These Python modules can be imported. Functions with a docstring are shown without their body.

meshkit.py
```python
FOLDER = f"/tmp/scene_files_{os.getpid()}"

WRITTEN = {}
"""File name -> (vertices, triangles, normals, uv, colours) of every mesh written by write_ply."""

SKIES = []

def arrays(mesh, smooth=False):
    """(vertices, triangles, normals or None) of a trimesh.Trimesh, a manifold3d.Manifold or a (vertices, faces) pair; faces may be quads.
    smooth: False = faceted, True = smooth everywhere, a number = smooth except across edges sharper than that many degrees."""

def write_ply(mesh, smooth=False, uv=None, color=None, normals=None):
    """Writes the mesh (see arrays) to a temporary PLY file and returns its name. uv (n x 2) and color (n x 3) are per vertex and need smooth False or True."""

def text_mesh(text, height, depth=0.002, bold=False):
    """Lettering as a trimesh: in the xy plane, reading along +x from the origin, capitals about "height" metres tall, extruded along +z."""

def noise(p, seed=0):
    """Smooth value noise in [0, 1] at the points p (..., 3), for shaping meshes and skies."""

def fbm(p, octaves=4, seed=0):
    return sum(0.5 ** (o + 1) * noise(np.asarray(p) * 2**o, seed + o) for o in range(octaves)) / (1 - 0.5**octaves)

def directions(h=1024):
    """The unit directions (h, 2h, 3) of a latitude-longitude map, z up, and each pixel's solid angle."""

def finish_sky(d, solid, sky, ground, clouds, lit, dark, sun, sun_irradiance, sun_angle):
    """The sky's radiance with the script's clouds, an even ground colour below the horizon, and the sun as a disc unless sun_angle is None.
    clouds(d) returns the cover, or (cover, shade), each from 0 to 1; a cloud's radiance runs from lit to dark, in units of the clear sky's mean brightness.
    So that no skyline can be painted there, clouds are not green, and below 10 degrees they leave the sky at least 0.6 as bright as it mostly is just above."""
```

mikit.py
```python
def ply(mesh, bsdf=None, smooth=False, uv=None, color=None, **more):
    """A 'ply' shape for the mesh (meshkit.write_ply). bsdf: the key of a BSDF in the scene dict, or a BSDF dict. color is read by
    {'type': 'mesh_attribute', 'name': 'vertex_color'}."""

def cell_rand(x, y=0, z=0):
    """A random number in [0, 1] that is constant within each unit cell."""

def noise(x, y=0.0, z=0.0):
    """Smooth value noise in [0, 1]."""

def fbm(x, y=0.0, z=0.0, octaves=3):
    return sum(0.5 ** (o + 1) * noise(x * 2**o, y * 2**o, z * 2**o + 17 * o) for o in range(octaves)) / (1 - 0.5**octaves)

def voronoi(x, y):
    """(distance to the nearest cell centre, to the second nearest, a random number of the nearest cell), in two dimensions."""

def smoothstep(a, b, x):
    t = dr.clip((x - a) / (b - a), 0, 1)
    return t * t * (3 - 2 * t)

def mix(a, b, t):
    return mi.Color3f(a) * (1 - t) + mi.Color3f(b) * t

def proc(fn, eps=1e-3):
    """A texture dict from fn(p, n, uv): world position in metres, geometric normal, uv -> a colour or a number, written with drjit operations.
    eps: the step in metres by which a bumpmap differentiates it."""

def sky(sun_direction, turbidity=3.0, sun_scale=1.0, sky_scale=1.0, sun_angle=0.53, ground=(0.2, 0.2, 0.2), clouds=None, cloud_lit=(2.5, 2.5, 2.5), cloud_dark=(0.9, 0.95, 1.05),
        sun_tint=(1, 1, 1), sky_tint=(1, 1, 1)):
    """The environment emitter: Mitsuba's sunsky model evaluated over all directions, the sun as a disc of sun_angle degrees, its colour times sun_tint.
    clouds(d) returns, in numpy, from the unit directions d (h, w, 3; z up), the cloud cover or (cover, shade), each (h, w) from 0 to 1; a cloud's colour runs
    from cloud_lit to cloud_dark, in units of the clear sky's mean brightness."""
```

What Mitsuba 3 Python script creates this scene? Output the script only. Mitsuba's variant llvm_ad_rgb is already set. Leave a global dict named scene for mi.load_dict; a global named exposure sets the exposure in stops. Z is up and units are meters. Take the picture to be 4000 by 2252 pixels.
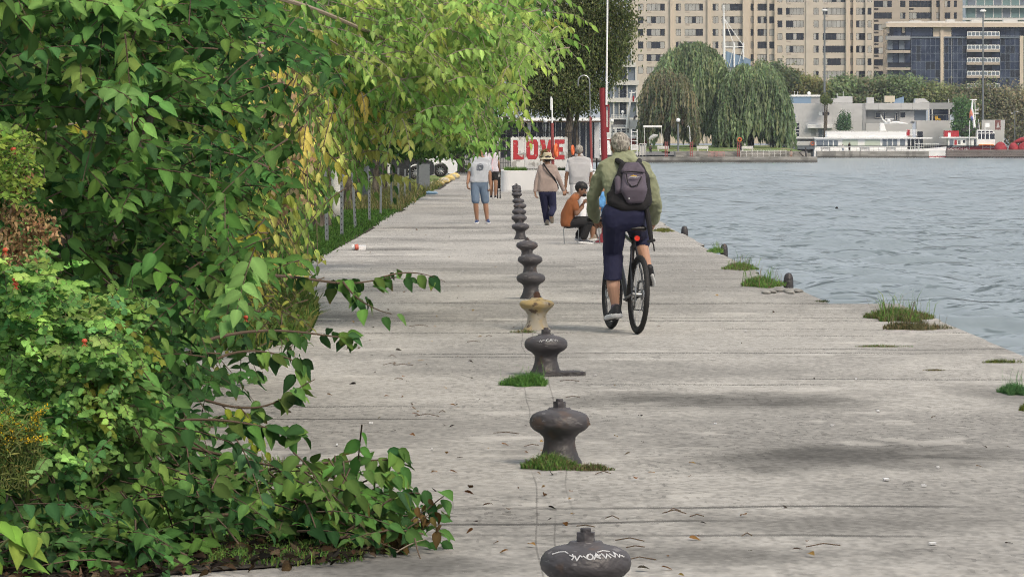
import math, random
import numpy as np, trimesh, manifold3d as m3
import shapely.geometry as sg
from shapely import contains_xy
import mitsuba as mi, drjit as dr, mikit, meshkit
from mikit import proc, noise, fbm, smoothstep, mix, cell_rand, ply

T = mi.ScalarTransform4f
scene, labels = {}, {}
# ---------------------------------------------------------------- camera, sky, exposure
F, CX, YH, H = 16000.0, 1988.0, 572.0, 1.66        # focal length in photograph pixels, horizon pixel, eye height
scene['camera'] = {'type': 'perspective', 'fov': math.degrees(2 * math.atan(2000 / F)), 'fov_axis': 'x',
    'to_world': T().look_at(origin=[0, 0, H], target=[0, 100, H], up=[0, 0, 1]),
    'principal_point_offset_x': (2000 - CX) / 4000, 'principal_point_offset_y': (1126 - YH) / 2252,
    'near_clip': 0.5, 'far_clip': 4000.0}

def cloud(d):
    n = meshkit.fbm(d * np.array([3.0, 3.0, 6.0]), 4, 5)
    return np.ones(d.shape[:2]), np.clip(0.9 - 0.85 * np.clip(d[..., 2], 0, 1) ** 0.8 + 0.5 * (n - 0.5), 0, 1)

SUN = (0.42, -0.62, 0.68)
scene['sky'] = mikit.sky(SUN, turbidity=4, sun_scale=0.5, sun_angle=22, sun_tint=(0.94, 0.99, 1.08), clouds=cloud, cloud_lit=(1.72, 1.79, 1.90), cloud_dark=(0.95, 1.03, 1.14))
exposure = 2.12

# ---------------------------------------------------------------- helpers
def P(px, py, Y):
    return np.array([(px - CX) * Y / F, Y, H - (py - YH) * Y / F])
def gy(py): return F * H / (py - YH)               # distance of a ground point seen at that height
def Gp(px, py): return P(px, py, gy(py))
R = np.random.default_rng
def unit(v):
    v = np.asarray(v, float)
    return v / np.maximum(np.linalg.norm(v, axis=-1, keepdims=True), 1e-9)

def mat(name, rgb, rough=0.6, **kw):
    b = {'type': 'principled', 'base_color': rgb if isinstance(rgb, dict) else {'type': 'rgb', 'value': list(rgb)}, 'roughness': rough, **kw}
    scene['mat_' + name] = {'type': 'twosided', 'bsdf': b}
    return 'mat_' + name
def bump(name, rgb, fn, scale, rough=0.7, eps=2e-3, **kw):
    b = {'type': 'principled', 'base_color': rgb if isinstance(rgb, dict) else {'type': 'rgb', 'value': list(rgb)}, 'roughness': rough, **kw}
    scene['mat_' + name] = {'type': 'twosided', 'bsdf': {'type': 'bumpmap', 'arbitrary': proc(fn, eps), 'scale': scale, 'bsdf': b}}
    return 'mat_' + name

used = {}
def uniq(name):
    n = used.get(name)
    used[name] = 0 if n is None else n + 1
    return name if n is None else f'{name}_{n + 1:03d}'
def thing(name, label, cat, group=None, kind=None):
    k = uniq(name)
    labels[k] = {'label': label}
    if cat: labels[k]['category'] = cat
    if group: labels[k]['group'] = group
    if kind: labels[k]['kind'] = kind
    return k
def put(k, mesh, m, smooth=False, **kw):
    scene[k] = ply(mesh.mesh() if isinstance(mesh, MB) else mesh, m, smooth, **kw)
    return k
def part(root, name, mesh, m, smooth=False, label=None, kind=None, **kw):
    k = uniq(root + '__' + name)
    if label or kind:
        labels[k] = {}
        if label: labels[k]['label'] = label
        if kind: labels[k]['kind'] = kind
    return put(k, mesh, m, smooth, **kw)
def one(name, label, cat, mesh, m, smooth=False, group=None, kind=None, **kw):
    return put(thing(name, label, cat, group, kind), mesh, m, smooth, **kw)

class MB:
    """collects simple solids into one mesh"""
    def __init__(s): s.v, s.f, s.n, s.c = [], [], 0, []
    def add(s, v, f, col=None):
        v = np.asarray(v, float); f = np.asarray(f, int)
        if f.shape[1] == 4: f = np.vstack([f[:, [0, 1, 2]], f[:, [0, 2, 3]]])
        s.v.append(v); s.f.append(f + s.n); s.n += len(v)
        if col is not None: s.c.append(np.broadcast_to(np.asarray(col, float), (len(v), 3)))
        return s
    def tm(s, m, M=None):
        v = np.array(m.vertices)
        if M is not None: v = v @ np.asarray(M)[:3, :3].T + np.asarray(M)[:3, 3]
        return s.add(v, m.faces)
    def box(s, x0, x1, y0, y1, z0, z1):
        v = [[x, y, z] for z in (z0, z1) for y in (y0, y1) for x in (x0, x1)]
        return s.add(v, [[0, 2, 3, 1], [4, 5, 7, 6], [0, 1, 5, 4], [2, 6, 7, 3], [0, 4, 6, 2], [1, 3, 7, 5]])
    def obox(s, c, ax, ay, az):
        """oriented box: centre and three half-axis vectors"""
        c, ax, ay, az = (np.asarray(q, float) for q in (c, ax, ay, az))
        if np.dot(np.cross(ax, ay), az) < 0: ax = -ax
        v = [c + i * ax + j * ay + k * az for k in (-1, 1) for j in (-1, 1) for i in (-1, 1)]
        return s.add(v, [[0, 2, 3, 1], [4, 5, 7, 6], [0, 1, 5, 4], [2, 6, 7, 3], [0, 4, 6, 2], [1, 3, 7, 5]])
    def tube(s, path, r, n=6):
        p = np.asarray(path, float); m = len(p)
        r = np.broadcast_to(np.asarray(r, float), (m,))
        t = np.gradient(p, axis=0); t = unit(t)
        a = np.cross(t[0], [0, 0, 1.0])
        if np.linalg.norm(a) < 0.2: a = np.cross(t[0], [1.0, 0, 0])
        rings = []
        for i in range(m):
            a = a - t[i] * np.dot(a, t[i]); a = a / np.linalg.norm(a); b = np.cross(t[i], a)
            th = np.arange(n) * 2 * np.pi / n
            rings.append(p[i] + r[i] * (np.cos(th)[:, None] * a + np.sin(th)[:, None] * b))
        v = np.vstack(rings + [p[:1], p[-1:]]); f = []
        for i in range(m - 1):
            for j in range(n):
                q = (j + 1) % n
                f.append([i * n + j, i * n + q, (i + 1) * n + q, (i + 1) * n + j])
        f = np.array(f); f = np.vstack([f[:, [0, 1, 2]], f[:, [0, 2, 3]]])
        e = []
        for j in range(n):
            q = (j + 1) % n
            e.append([m * n, q, j]); e.append([m * n + 1, (m - 1) * n + j, (m - 1) * n + q])
        return s.add(v, np.vstack([f, e]))
    def lathe(s, prof, c=(0, 0, 0), n=24):
        """profile of (radius, height), bottom to top"""
        prof = np.asarray(prof, float); m = len(prof); th = np.arange(n) * 2 * np.pi / n
        v = np.array([[r * math.cos(a) + c[0], r * math.sin(a) + c[1], z + c[2]] for r, z in prof for a in th]); f = []
        for i in range(m - 1):
            for j in range(n):
                q = (j + 1) % n
                f.append([i * n + j, i * n + q, (i + 1) * n + q, (i + 1) * n + j])
        return s.add(v, f)
    def sphere(s, c, r, sub=2, scale=(1, 1, 1)):
        m = trimesh.creation.icosphere(subdivisions=sub)
        return s.add(m.vertices * r * np.asarray(scale) + np.asarray(c), m.faces)
    def torus(s, c, R0, r, axis=1, n=32, k=10, M=None):
        a, b = np.meshgrid(np.arange(n) * 2 * np.pi / n, np.arange(k) * 2 * np.pi / k, indexing='ij')
        x, y, z = (R0 + r * np.cos(b)) * np.cos(a), r * np.sin(b), (R0 + r * np.cos(b)) * np.sin(a)
        v = np.stack([x, y, z], -1).reshape(-1, 3)
        if axis == 0: v = v[:, [1, 0, 2]]
        if axis == 2: v = v[:, [0, 2, 1]]
        if M is not None: v = v @ np.asarray(M).T
        f = []
        for i in range(n):
            for j in range(k):
                i2, j2 = (i + 1) % n, (j + 1) % k
                f.append([i * k + j, i2 * k + j, i2 * k + j2, i * k + j2])
        f = np.array(f)
        m = trimesh.Trimesh(v, np.vstack([f[:, [0, 1, 2]], f[:, [0, 2, 3]]]), process=False)
        if m.volume < 0: m.invert()
        return s.add(v + np.asarray(c), m.faces)
    def prism(s, poly, axis, a, b):
        """polygon (u, v) extruded along an axis from a to b: axis 'y' takes (x, z), 'z' takes (x, y), 'x' takes (y, z)"""
        g = poly if hasattr(poly, 'geom_type') else sg.Polygon(poly)
        for q in (g.geoms if hasattr(g, 'geoms') else [g]):
            m = trimesh.creation.extrude_polygon(q, abs(b - a), engine='earcut')
            w = np.array(m.vertices); lo = min(a, b)
            v = {'z': np.stack([w[:, 0], w[:, 1], w[:, 2] + lo], 1), 'y': np.stack([w[:, 0], w[:, 2] + lo, w[:, 1]], 1), 'x': np.stack([w[:, 2] + lo, w[:, 0], w[:, 1]], 1)}[axis]
            f = np.array(m.faces)
            if axis == 'y': f = f[:, ::-1]
            s.add(v, f)
        return s
    def pbox(s, x0, y0, x1, y1, Y, d):
        """box whose front face fills a pixel rectangle at distance Y, d metres deep"""
        a, b = P(x0, y1, Y), P(x1, y0, Y)
        return s.box(a[0], b[0], Y, Y + d, a[2], b[2])
    def bar(s, a, b, w, n=4): return s.tube([a, b], w, n)
    def mesh(s): return trimesh.Trimesh(np.vstack(s.v), np.vstack(s.f), process=False)
    def col(s): return np.vstack(s.c)

def solid(pieces):
    """manifold union of several"""
    return m3.Manifold.batch_boolean(pieces, m3.OpType.Add)
def to_tm(m):
    q = m.to_mesh()
    return trimesh.Trimesh(q.vert_properties[:, :3], q.tri_verts, process=True)
SPH = {}
def ball(c, r, seg=14, sc=(1, 1, 1)):
    return m3.Manifold.sphere(1.0, seg).scale([r * sc[0], r * sc[1], r * sc[2]]).translate([float(x) for x in c])
def hull(*cr):
    return m3.Manifold.batch_hull([ball(c, r) for c, r in cr])
def chain(pts, rs):
    return [hull((pts[i], rs[i]), (pts[i + 1], rs[i + 1])) for i in range(len(pts) - 1)]
def soft(pieces, edge=0.02, it=10, bumpy=0.0, freq=9.0, seed=0, stretch=(1, 1, 1)):
    m = to_tm(solid(pieces).refine_to_length(edge))
    v0 = np.array(m.vertices)
    trimesh.smoothing.filter_taubin(m, iterations=it)
    v1 = np.array(m.vertices); far = ~(np.linalg.norm(v1 - v0, axis=1) < 1.2 * edge); v1[far] = v0[far]; m.vertices = v1
    if bumpy:
        d = meshkit.fbm(np.array(m.vertices) * freq * np.array(stretch), 3, seed) - 0.5
        m.vertices = m.vertices + np.array(m.vertex_normals) * (d * 2 * bumpy)[:, None]
    return m

# ---- foliage
def leaf_template(width=0.5, fold=0.12, curl=0.22, cordate=0.0):
    ys = [0.0, 0.09, 0.26, 0.50, 0.77, 1.0]
    ws = [0.0, 0.30 + cordate, 0.48, 0.47, 0.24, 0.0]
    v, idx = [[0, 0, 0]], []
    for y, w in zip(ys[1:-1], ws[1:-1]):
        zc = -curl * y * y
        v += [[-w * width, y, zc + fold * w * 2 * width], [0, y, zc], [w * width, y, zc + fold * w * 2 * width]]
    v += [[0, 1, -curl]]
    f = [[0, 2, 1], [0, 3, 2]]
    for i in range(3):
        a, b = 1 + 3 * i, 4 + 3 * i
        f += [[a, a + 1, b + 1], [a, b + 1, b], [a + 1, a + 2, b + 2], [a + 1, b + 2, b + 1]]
    f += [[10, 11, 13], [11, 12, 13]]
    return np.array(v, float), np.array(f)
LEAF, LONG, ROUND = leaf_template(0.56, 0.17, 0.26), leaf_template(0.46, 0.18, 0.36), leaf_template(0.8, 0.1, 0.1)
DIAMOND = (np.array([[0, 0, 0], [-0.3, 0.45, 0.05], [0, 1, -0.1], [0.3, 0.45, 0.05]], float), np.array([[0, 2, 1], [0, 3, 2]]))
def leaves(pos, d, nrm, size, col, tpl):
    """vertices, faces, colours of one leaf per row"""
    tv, tf = tpl; d = unit(d)
    x = unit(np.cross(d, nrm)); z = np.cross(x, d)
    s = np.asarray(size)[:, None, None]
    v = pos[:, None, :] + s * (tv[None, :, :1] * x[:, None] + tv[None, :, 1:2] * d[:, None] + tv[None, :, 2:] * z[:, None])
    f = tf[None] + (np.arange(len(pos)) * len(tv))[:, None, None]
    c = np.repeat(col[:, None], len(tv), 1)
    if len(tv) == 14:                                  # paler midrib, darker rim, a few browned tips
        c = c * np.array([1.2, .92, 1.25, .92, .9, 1.22, .9, .92, 1.2, .92, .95, 1.12, .95, 1.0])[None, :, None]
        k = (np.arange(len(pos)) * 7919 + (np.abs(pos[:, 0]) * 1e4).astype(int)) % 100
        c[k < 9, 13] = np.array([.16, .10, .04]); c[k < 4, 10] = np.array([.17, .12, .05]); c[(k >= 9) & (k < 12), 3] = np.array([.14, .10, .04])
    return v.reshape(-1, 3), f.reshape(-1, 3), np.clip(c, .003, .95).reshape(-1, 3)
def pick_poly(rng, poly, n):
    g = sg.Polygon(poly); x0, y0, x1, y1 = g.bounds; out = np.zeros((0, 2))
    while len(out) < n:
        q = rng.uniform([x0, y0], [x1, y1], (n * 2, 2)); out = np.vstack([out, q[contains_xy(g, q[:, 0], q[:, 1])]])
    return out[:n]
def Pv(xy, Y):
    return np.stack([(xy[:, 0] - CX) * Y / F, Y, H - (xy[:, 1] - YH) * Y / F], 1)
def palette(rng, n, cols, jit=0.15, w=None):
    cols = np.asarray(cols, float)
    c = cols[rng.choice(len(cols), n, p=w)]
    return np.clip(c * (1 + jit * rng.normal(size=(n, 1))) * (1 + 0.06 * rng.normal(size=(n, 3))), 0.004, 0.9)
def twigs(paths, r0, r1):
    """thin three-sided tubes along paths (S, m, 3)"""
    S, m, _ = paths.shape
    t = unit(paths[:, -1] - paths[:, 0]); a = unit(np.cross(t, [0.3, 0.2, 0.93])); b = np.cross(t, a)
    rr = np.linspace(1, 0, m)[None, :] * (r0 - r1) + r1
    v = np.stack([paths + rr[..., None] * (math.cos(k) * a[:, None] + math.sin(k) * b[:, None]) for k in (0, 2.0944, 4.1888)], 2)
    f = []
    for i in range(m - 1):
        for j in range(3):
            q = (j + 1) % 3
            f += [[i * 3 + j, i * 3 + q, i * 3 + 3 + q], [i * 3 + j, i * 3 + 3 + q, i * 3 + 3 + j]]
    f = np.array(f)[None] + (np.arange(S) * m * 3)[:, None, None]
    return v.reshape(-1, 3), f.reshape(-1, 3)
def sprigs(rng, base, d, L, k, leaf, cols, droop=0.3, side=0.8, hang=0.4, face=0.5, w=None, jit=0.15, sig=0.25):
    """sprays of k leaves along twigs: base (S,3), direction (S,3), length (S,). Returns leaf arrays and twig paths."""
    S = len(base); d = unit(d); t = np.linspace(0.12, 1.0, k)
    curve = lambda tt: base[:, None] + d[:, None] * (L[:, None] * tt)[..., None] + np.array([0, 0, -1.0]) * (droop * L[:, None] * tt * tt)[..., None]
    pos = curve(t[None, :].repeat(S, 0))
    lat = unit(np.cross(d, [0, 0, 1.0]) + 1e-6)
    alt = np.where(np.arange(k) % 2 == 0, 1.0, -1.0)[None, :, None]
    dirs = 0.55 * d[:, None] + side * alt * lat[:, None] + np.array([0, 0, -hang]) + sig * rng.normal(size=(S, k, 3))
    dirs[:, -1] = d - np.array([0, 0, hang])
    nrm = np.array([0.1, -face, 1.0 - 0.5 * face]) + 0.38 * rng.normal(size=(S, k, 3))
    c = palette(rng, S, cols, jit, w)[:, None].repeat(k, 1) * (1 + 0.12 * rng.normal(size=(S, k, 1)))
    size = leaf * (0.45 + 0.75 * rng.beta(2.2, 1.6, (S, k))) * (1.05 - 0.3 * t[None])
    path = curve(np.linspace(0, 1, 5)[None].repeat(S, 0))
    return pos.reshape(-1, 3), dirs.reshape(-1, 3), nrm.reshape(-1, 3), size.reshape(-1), np.clip(c, 0.004, 0.9).reshape(-1, 3), path
def add_leaves(root, sets, tpl, nparts=0, kind='stuff', name='foliage', m='mat_leaf'):
    """leaf arrays of a plant: the nparts leaves that show largest as parts, the rest as one"""
    pos, d, n, s, c = (np.concatenate([q[i] for q in sets]) for i in range(5))
    inside = (np.abs((pos[:, 0] * F / pos[:, 1] + CX) - 2000) < 1990) & (pos[:, 2] < H + YH * pos[:, 1] / F)
    score = np.where(inside, s / pos[:, 1] - 0.00022 * (pos[:, 1] - pos[:, 1].min()) * nparts / (nparts + 1e-9), -9)
    order = np.argsort(-score); big, rest = order[:nparts], order[nparts:]
    for i in big:
        q = [i]
        v, f, cc = leaves(pos[q], d[q], n[q], s[q], c[q], tpl)
        part(root, 'leaf', trimesh.Trimesh(v, f, process=False), m, True, color=cc)
    v, f, cc = leaves(pos[rest], d[rest], n[rest], s[rest], c[rest], tpl)
    return part(root, name, trimesh.Trimesh(v, f, process=False), m, True, kind=kind, color=cc)
def add_twigs(root, paths, r0, r1, m='mat_twig', name='twigs'):
    v, f = twigs(paths, r0, r1)
    return part(root, name, trimesh.Trimesh(v, f, process=False), m, True, kind='stuff')
def blades(rng, base, h, lean, w, cols, jit=0.2):
    """grass blades: base points (N,3), heights (N,)"""
    n = len(base); a = rng.uniform(0, 2 * np.pi, n); lx = np.stack([np.cos(a), np.sin(a), a * 0], 1)
    b = rng.uniform(0, 2 * np.pi, n); sx = np.stack([np.cos(b), np.sin(b), b * 0], 1)
    h = h[:, None]; up = np.array([0, 0, 1.0]); ww = w * rng.uniform(0.6, 1.3, (n, 1))
    l = lean * rng.uniform(0.2, 1.2, (n, 1))
    mid = base + up * h * 0.6 + lx * h * l * 0.35
    tip = base + up * h * (1 - 0.35 * l) + lx * h * l
    v = np.stack([base - sx * ww, base + sx * ww, mid + sx * ww * 0.8, mid - sx * ww * 0.8, tip], 1)
    f = np.array([[0, 1, 2], [0, 2, 3], [3, 2, 4]])[None] + (np.arange(n) * 5)[:, None, None]
    c = np.repeat(palette(rng, n, cols, jit), 5, 0)
    return trimesh.Trimesh(v.reshape(-1, 3), f.reshape(-1, 3), process=False), c
# ---------------------------------------------------------------- materials
scene['mat_leaf'] = {'type': 'principledthin', 'base_color': {'type': 'mesh_attribute', 'name': 'vertex_color'}, 'roughness': 0.55, 'diff_trans': 0.42, 'eta': 1.45}
scene['mat_vc'] = {'type': 'twosided', 'bsdf': {'type': 'principled', 'base_color': {'type': 'mesh_attribute', 'name': 'vertex_color'}, 'roughness': 0.75}}
STAINS = [(1.5, 26.9, 1.35, 1.15, 0.80), (1.75, 22.0, 1.15, 1.35, 0.82), (0.2, 22.3, 0.5, 0.8, 0.35), (0.75, 16.75, 1.1, 0.5, 0.62), (-0.45, 16.2, 0.75, 0.7, 0.75), (1.5, 18.2, 1.0, 0.7, 0.5),
          (0.9, 31.3, 0.6, 0.7, 0.25), (-1.2, 40.2, 1.0, 1.3, 0.5), (-1.9, 66.5, 0.9, 1.3, 0.55), (-1.6, 83.5, 1.3, 1.3, 0.5), (0.3, 50.5, 1.8, 0.9, 0.42), (-0.6, 101, 1.6, 2.0, 0.4), (0.8, 57, 1.4, 0.8, 0.4), (3.3, 27.5, 0.45, 1.3, 0.45),
          (1.6, 46.5, 0.8, 0.8, 0.3), (-1.0, 55.5, 1.2, 1.0, 0.35), (-0.6, 72.5, 1.4, 1.2, 0.35), (0.6, 120, 2.0, 2.0, 0.35), (2.2, 62, 0.8, 1.0, 0.35)]
def stain(p, soft):
    s = mi.Float(0)
    w = 0.95 * (fbm(p.x * 2.3, p.y * 1.3, 3.0, 4) - 0.5)
    for x, y, a, b, k in STAINS:
        d = dr.sqrt(dr.square((p.x - x) / a) + dr.square((p.y - y) / b)) + w
        s = dr.maximum(s, k * (1 - smoothstep(0.15, 1.15, d)))
    return s
def concrete(p, n, uv):
    big = fbm(p.x * 0.55, p.y * 0.33, 1.0, 4)
    mid = fbm(p.x * 3.1, p.y * 1.9, 4.0, 4)
    fine = fbm(p.x * 34, p.y * 17, 2.0, 2)
    streak = fbm(p.x * 0.8, p.y * 2.6, 9.0, 4)
    c = mix((0.283, 0.277, 0.264), (0.200, 0.196, 0.188), smoothstep(0.3, 0.72, big))
    c = c * (0.89 + 0.22 * mid) * (0.68 + 0.64 * fine) * (0.93 + 0.14 * streak)
    worn = smoothstep(0.655, 0.72, fbm(p.x * 0.9, p.y * 1.5, 21.0, 4)) * smoothstep(0.42, 0.6, fbm(p.x * 6, p.y * 3, 7.0, 2))
    c = mix(c, (0.42, 0.41, 0.39), 0.45 * worn)
    c = c * (1 - 0.78 * stain(p, 1))
    specks = smoothstep(0.80, 0.84, noise(p.x * 38, p.y * 12.0, 5.0)) * smoothstep(0.45, 0.6, fbm(p.x * 0.9, p.y * 0.5, 11.0, 2))
    c = c * (1 - 0.28 * specks)
    crack = mi.Float(0)
    for k, (o, f1) in enumerate(((0.35, 0.9), (1.55, 0.7), (2.7, 1.1))):      # hairlines across the slabs
        q = p.y + 0.5 * fbm(p.x * 0.6, o * 9, 0.0, 4)
        d = dr.abs(q / 3.7 + o - dr.floor(q / 3.7 + o) - 0.5) * 3.7
        crack = dr.maximum(crack, (1 - smoothstep(0.02, 0.075, d)) * smoothstep(0.5, 0.6, noise(p.x * 0.7, dr.floor(q / 3.7 + o) * 3.1, o)))
    for x0 in (0.12, 0.205, 0.29):                                           # three cuts running along the row of bollards
        d = dr.abs(p.x - x0 - 0.03 * (noise(p.y * 0.7, x0 * 50, 0.0) - 0.5))
        crack = dr.maximum(crack, 0.6 * (1 - smoothstep(0.002, 0.006, d)) * smoothstep(0.35, 0.55, noise(p.y * 0.35, x0 * 90, 4.0)))
    c = c * (1 - 0.6 * crack)
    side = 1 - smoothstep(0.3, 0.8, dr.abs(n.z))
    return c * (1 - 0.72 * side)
def concrete_h(p, n, uv):
    return fbm(p.x * 26, p.y * 14, 2.0, 3) + 2.0 * fbm(p.x * 5, p.y * 3, 6.0, 2)
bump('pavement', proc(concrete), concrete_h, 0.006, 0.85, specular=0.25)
def quay_c(p, n, uv):
    c = mix((0.33, 0.32, 0.30), (0.20, 0.195, 0.18), smoothstep(0.35, 0.7, fbm(p.x * 0.35, p.y * 0.35, p.z * 2.2, 4)))
    drip = smoothstep(0.5, 0.75, noise(p.x * 1.3, p.y, 0.4 * p.z)) * 0.3
    wet = 1 - smoothstep(-0.75, -0.5, p.z)
    return c * (1 - drip) * (1 - 0.62 * wet)
mat('quay', proc(quay_c), 0.85)
def bedding(p, n, uv):
    return mix((0.014, 0.012, 0.010), (0.045, 0.038, 0.03), fbm(p.x * 5, p.y * 5, 1.0, 3))
mat('soil', proc(bedding), 0.95)
def lawn_c(p, n, uv):
    g = mix((0.05, 0.095, 0.025), (0.10, 0.13, 0.04), fbm(p.x * 1.3, p.y * 0.7, 2.0, 4))
    return mix(g, (0.17, 0.14, 0.085), smoothstep(0.56, 0.72, fbm(p.x * 0.5, p.y * 0.25, 8.0, 3)))
mat('lawn', proc(lawn_c), 0.95)
def asphalt_c(p, n, uv):
    return mix((0.10, 0.10, 0.10), (0.2, 0.195, 0.18), fbm(p.x * 0.8, p.y * 0.4, 1.0, 4))
mat('asphalt', proc(asphalt_c), 0.9)
def bark_c(p, n, uv):
    return mix((0.055, 0.045, 0.036), (0.17, 0.145, 0.115), smoothstep(0.3, 0.75, fbm(p.x * 20, p.y * 20, p.z * 4, 4)))
bump('bark', proc(bark_c), lambda p, n, uv: fbm(p.x * 24, p.y * 24, p.z * 5, 3), 0.02, 0.9)
mat('twig', (0.11, 0.078, 0.055), 0.8)
mat('pale_twig', (0.30, 0.25, 0.20), 0.8)
def iron_c(p, n, uv):
    c = mix((0.040, 0.038, 0.044), (0.080, 0.074, 0.080), fbm(p.x * 9, p.y * 9, p.z * 14, 4))
    c = mix(c, (0.115, 0.072, 0.05), 0.6 * smoothstep(0.58, 0.74, fbm(p.x * 14, p.y * 14, p.z * 9, 4)))
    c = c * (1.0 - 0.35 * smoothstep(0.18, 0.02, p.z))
    scuff = smoothstep(0.68, 0.76, fbm(p.x * 22, p.y * 22, p.z * 55, 3)) * smoothstep(0.17, 0.24, p.z)
    return mix(c, (0.2, 0.195, 0.2), 0.55 * scuff)
bump('iron', proc(iron_c), lambda p, n, uv: fbm(p.x * 38, p.y * 38, p.z * 38, 3), 0.010, 0.52, specular=0.6)
def worn_yellow(p, n, uv):
    c = mix((0.42, 0.32, 0.15), (0.36, 0.33, 0.27), smoothstep(0.35, 0.6, fbm(p.x * 12, p.y * 12, p.z * 8, 4)))
    return mix(c, (0.09, 0.06, 0.045), 0.85 * smoothstep(0.60, 0.72, fbm(p.x * 21, p.y * 21, p.z * 17, 4)))
bump('worn_yellow', proc(worn_yellow), lambda p, n, uv: fbm(p.x * 25, p.y * 25, p.z * 25, 3), 0.008, 0.7)
mat('rust', (0.10, 0.055, 0.04), 0.8)
mat('white_paint', (0.72, 0.73, 0.74), 0.5)
mat('chalk', (0.55, 0.56, 0.58), 0.8)
mat('galv', (0.19, 0.21, 0.225), 0.5, metallic=0.3)
mat('black', (0.012, 0.012, 0.014), 0.45)
mat('steel', (0.42, 0.43, 0.44), 0.35, metallic=0.8)

# ---------------------------------------------------------------- setting: pier pavement in slabs
pav = thing('pavement', 'cracked grey concrete slabs of the pier walkway running away beside the water', None, kind='structure')
rng = R(11)
def right_edge(y):
    e = 4.06 if y < 43.4 else 3.30
    return e + 0.05 * math.sin(y * 1.7) + (0.06 * math.sin(y * 5.1) if y > 43 else 0.03 * math.sin(y * 6.3))
joints, y = [6.0], 6.0
fixed = [9.0, 12.4, 16.0, 19.6, 23.8, 27.6, 31.3, 35.2, 39.1, 43.4, 48.2, 54.1, 58.9, 63.1, 69.1, 73.0, 78.4, 84.2, 88.0, 92.7, 99.3, 104, 109, 114.4, 121, 129.5, 137, 145, 158, 175, 200, 236]
xs = np.concatenate([np.linspace(-2.84, 3.28, 36), [3.8, 4.06]])
def joint_line(k, X):
    return fixed[k] + 0.10 * (meshkit.fbm(np.stack([X * 0.8 + 40 * k, X * 0, X * 0], 1), 4, k) - 0.5) * 2.4
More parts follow.
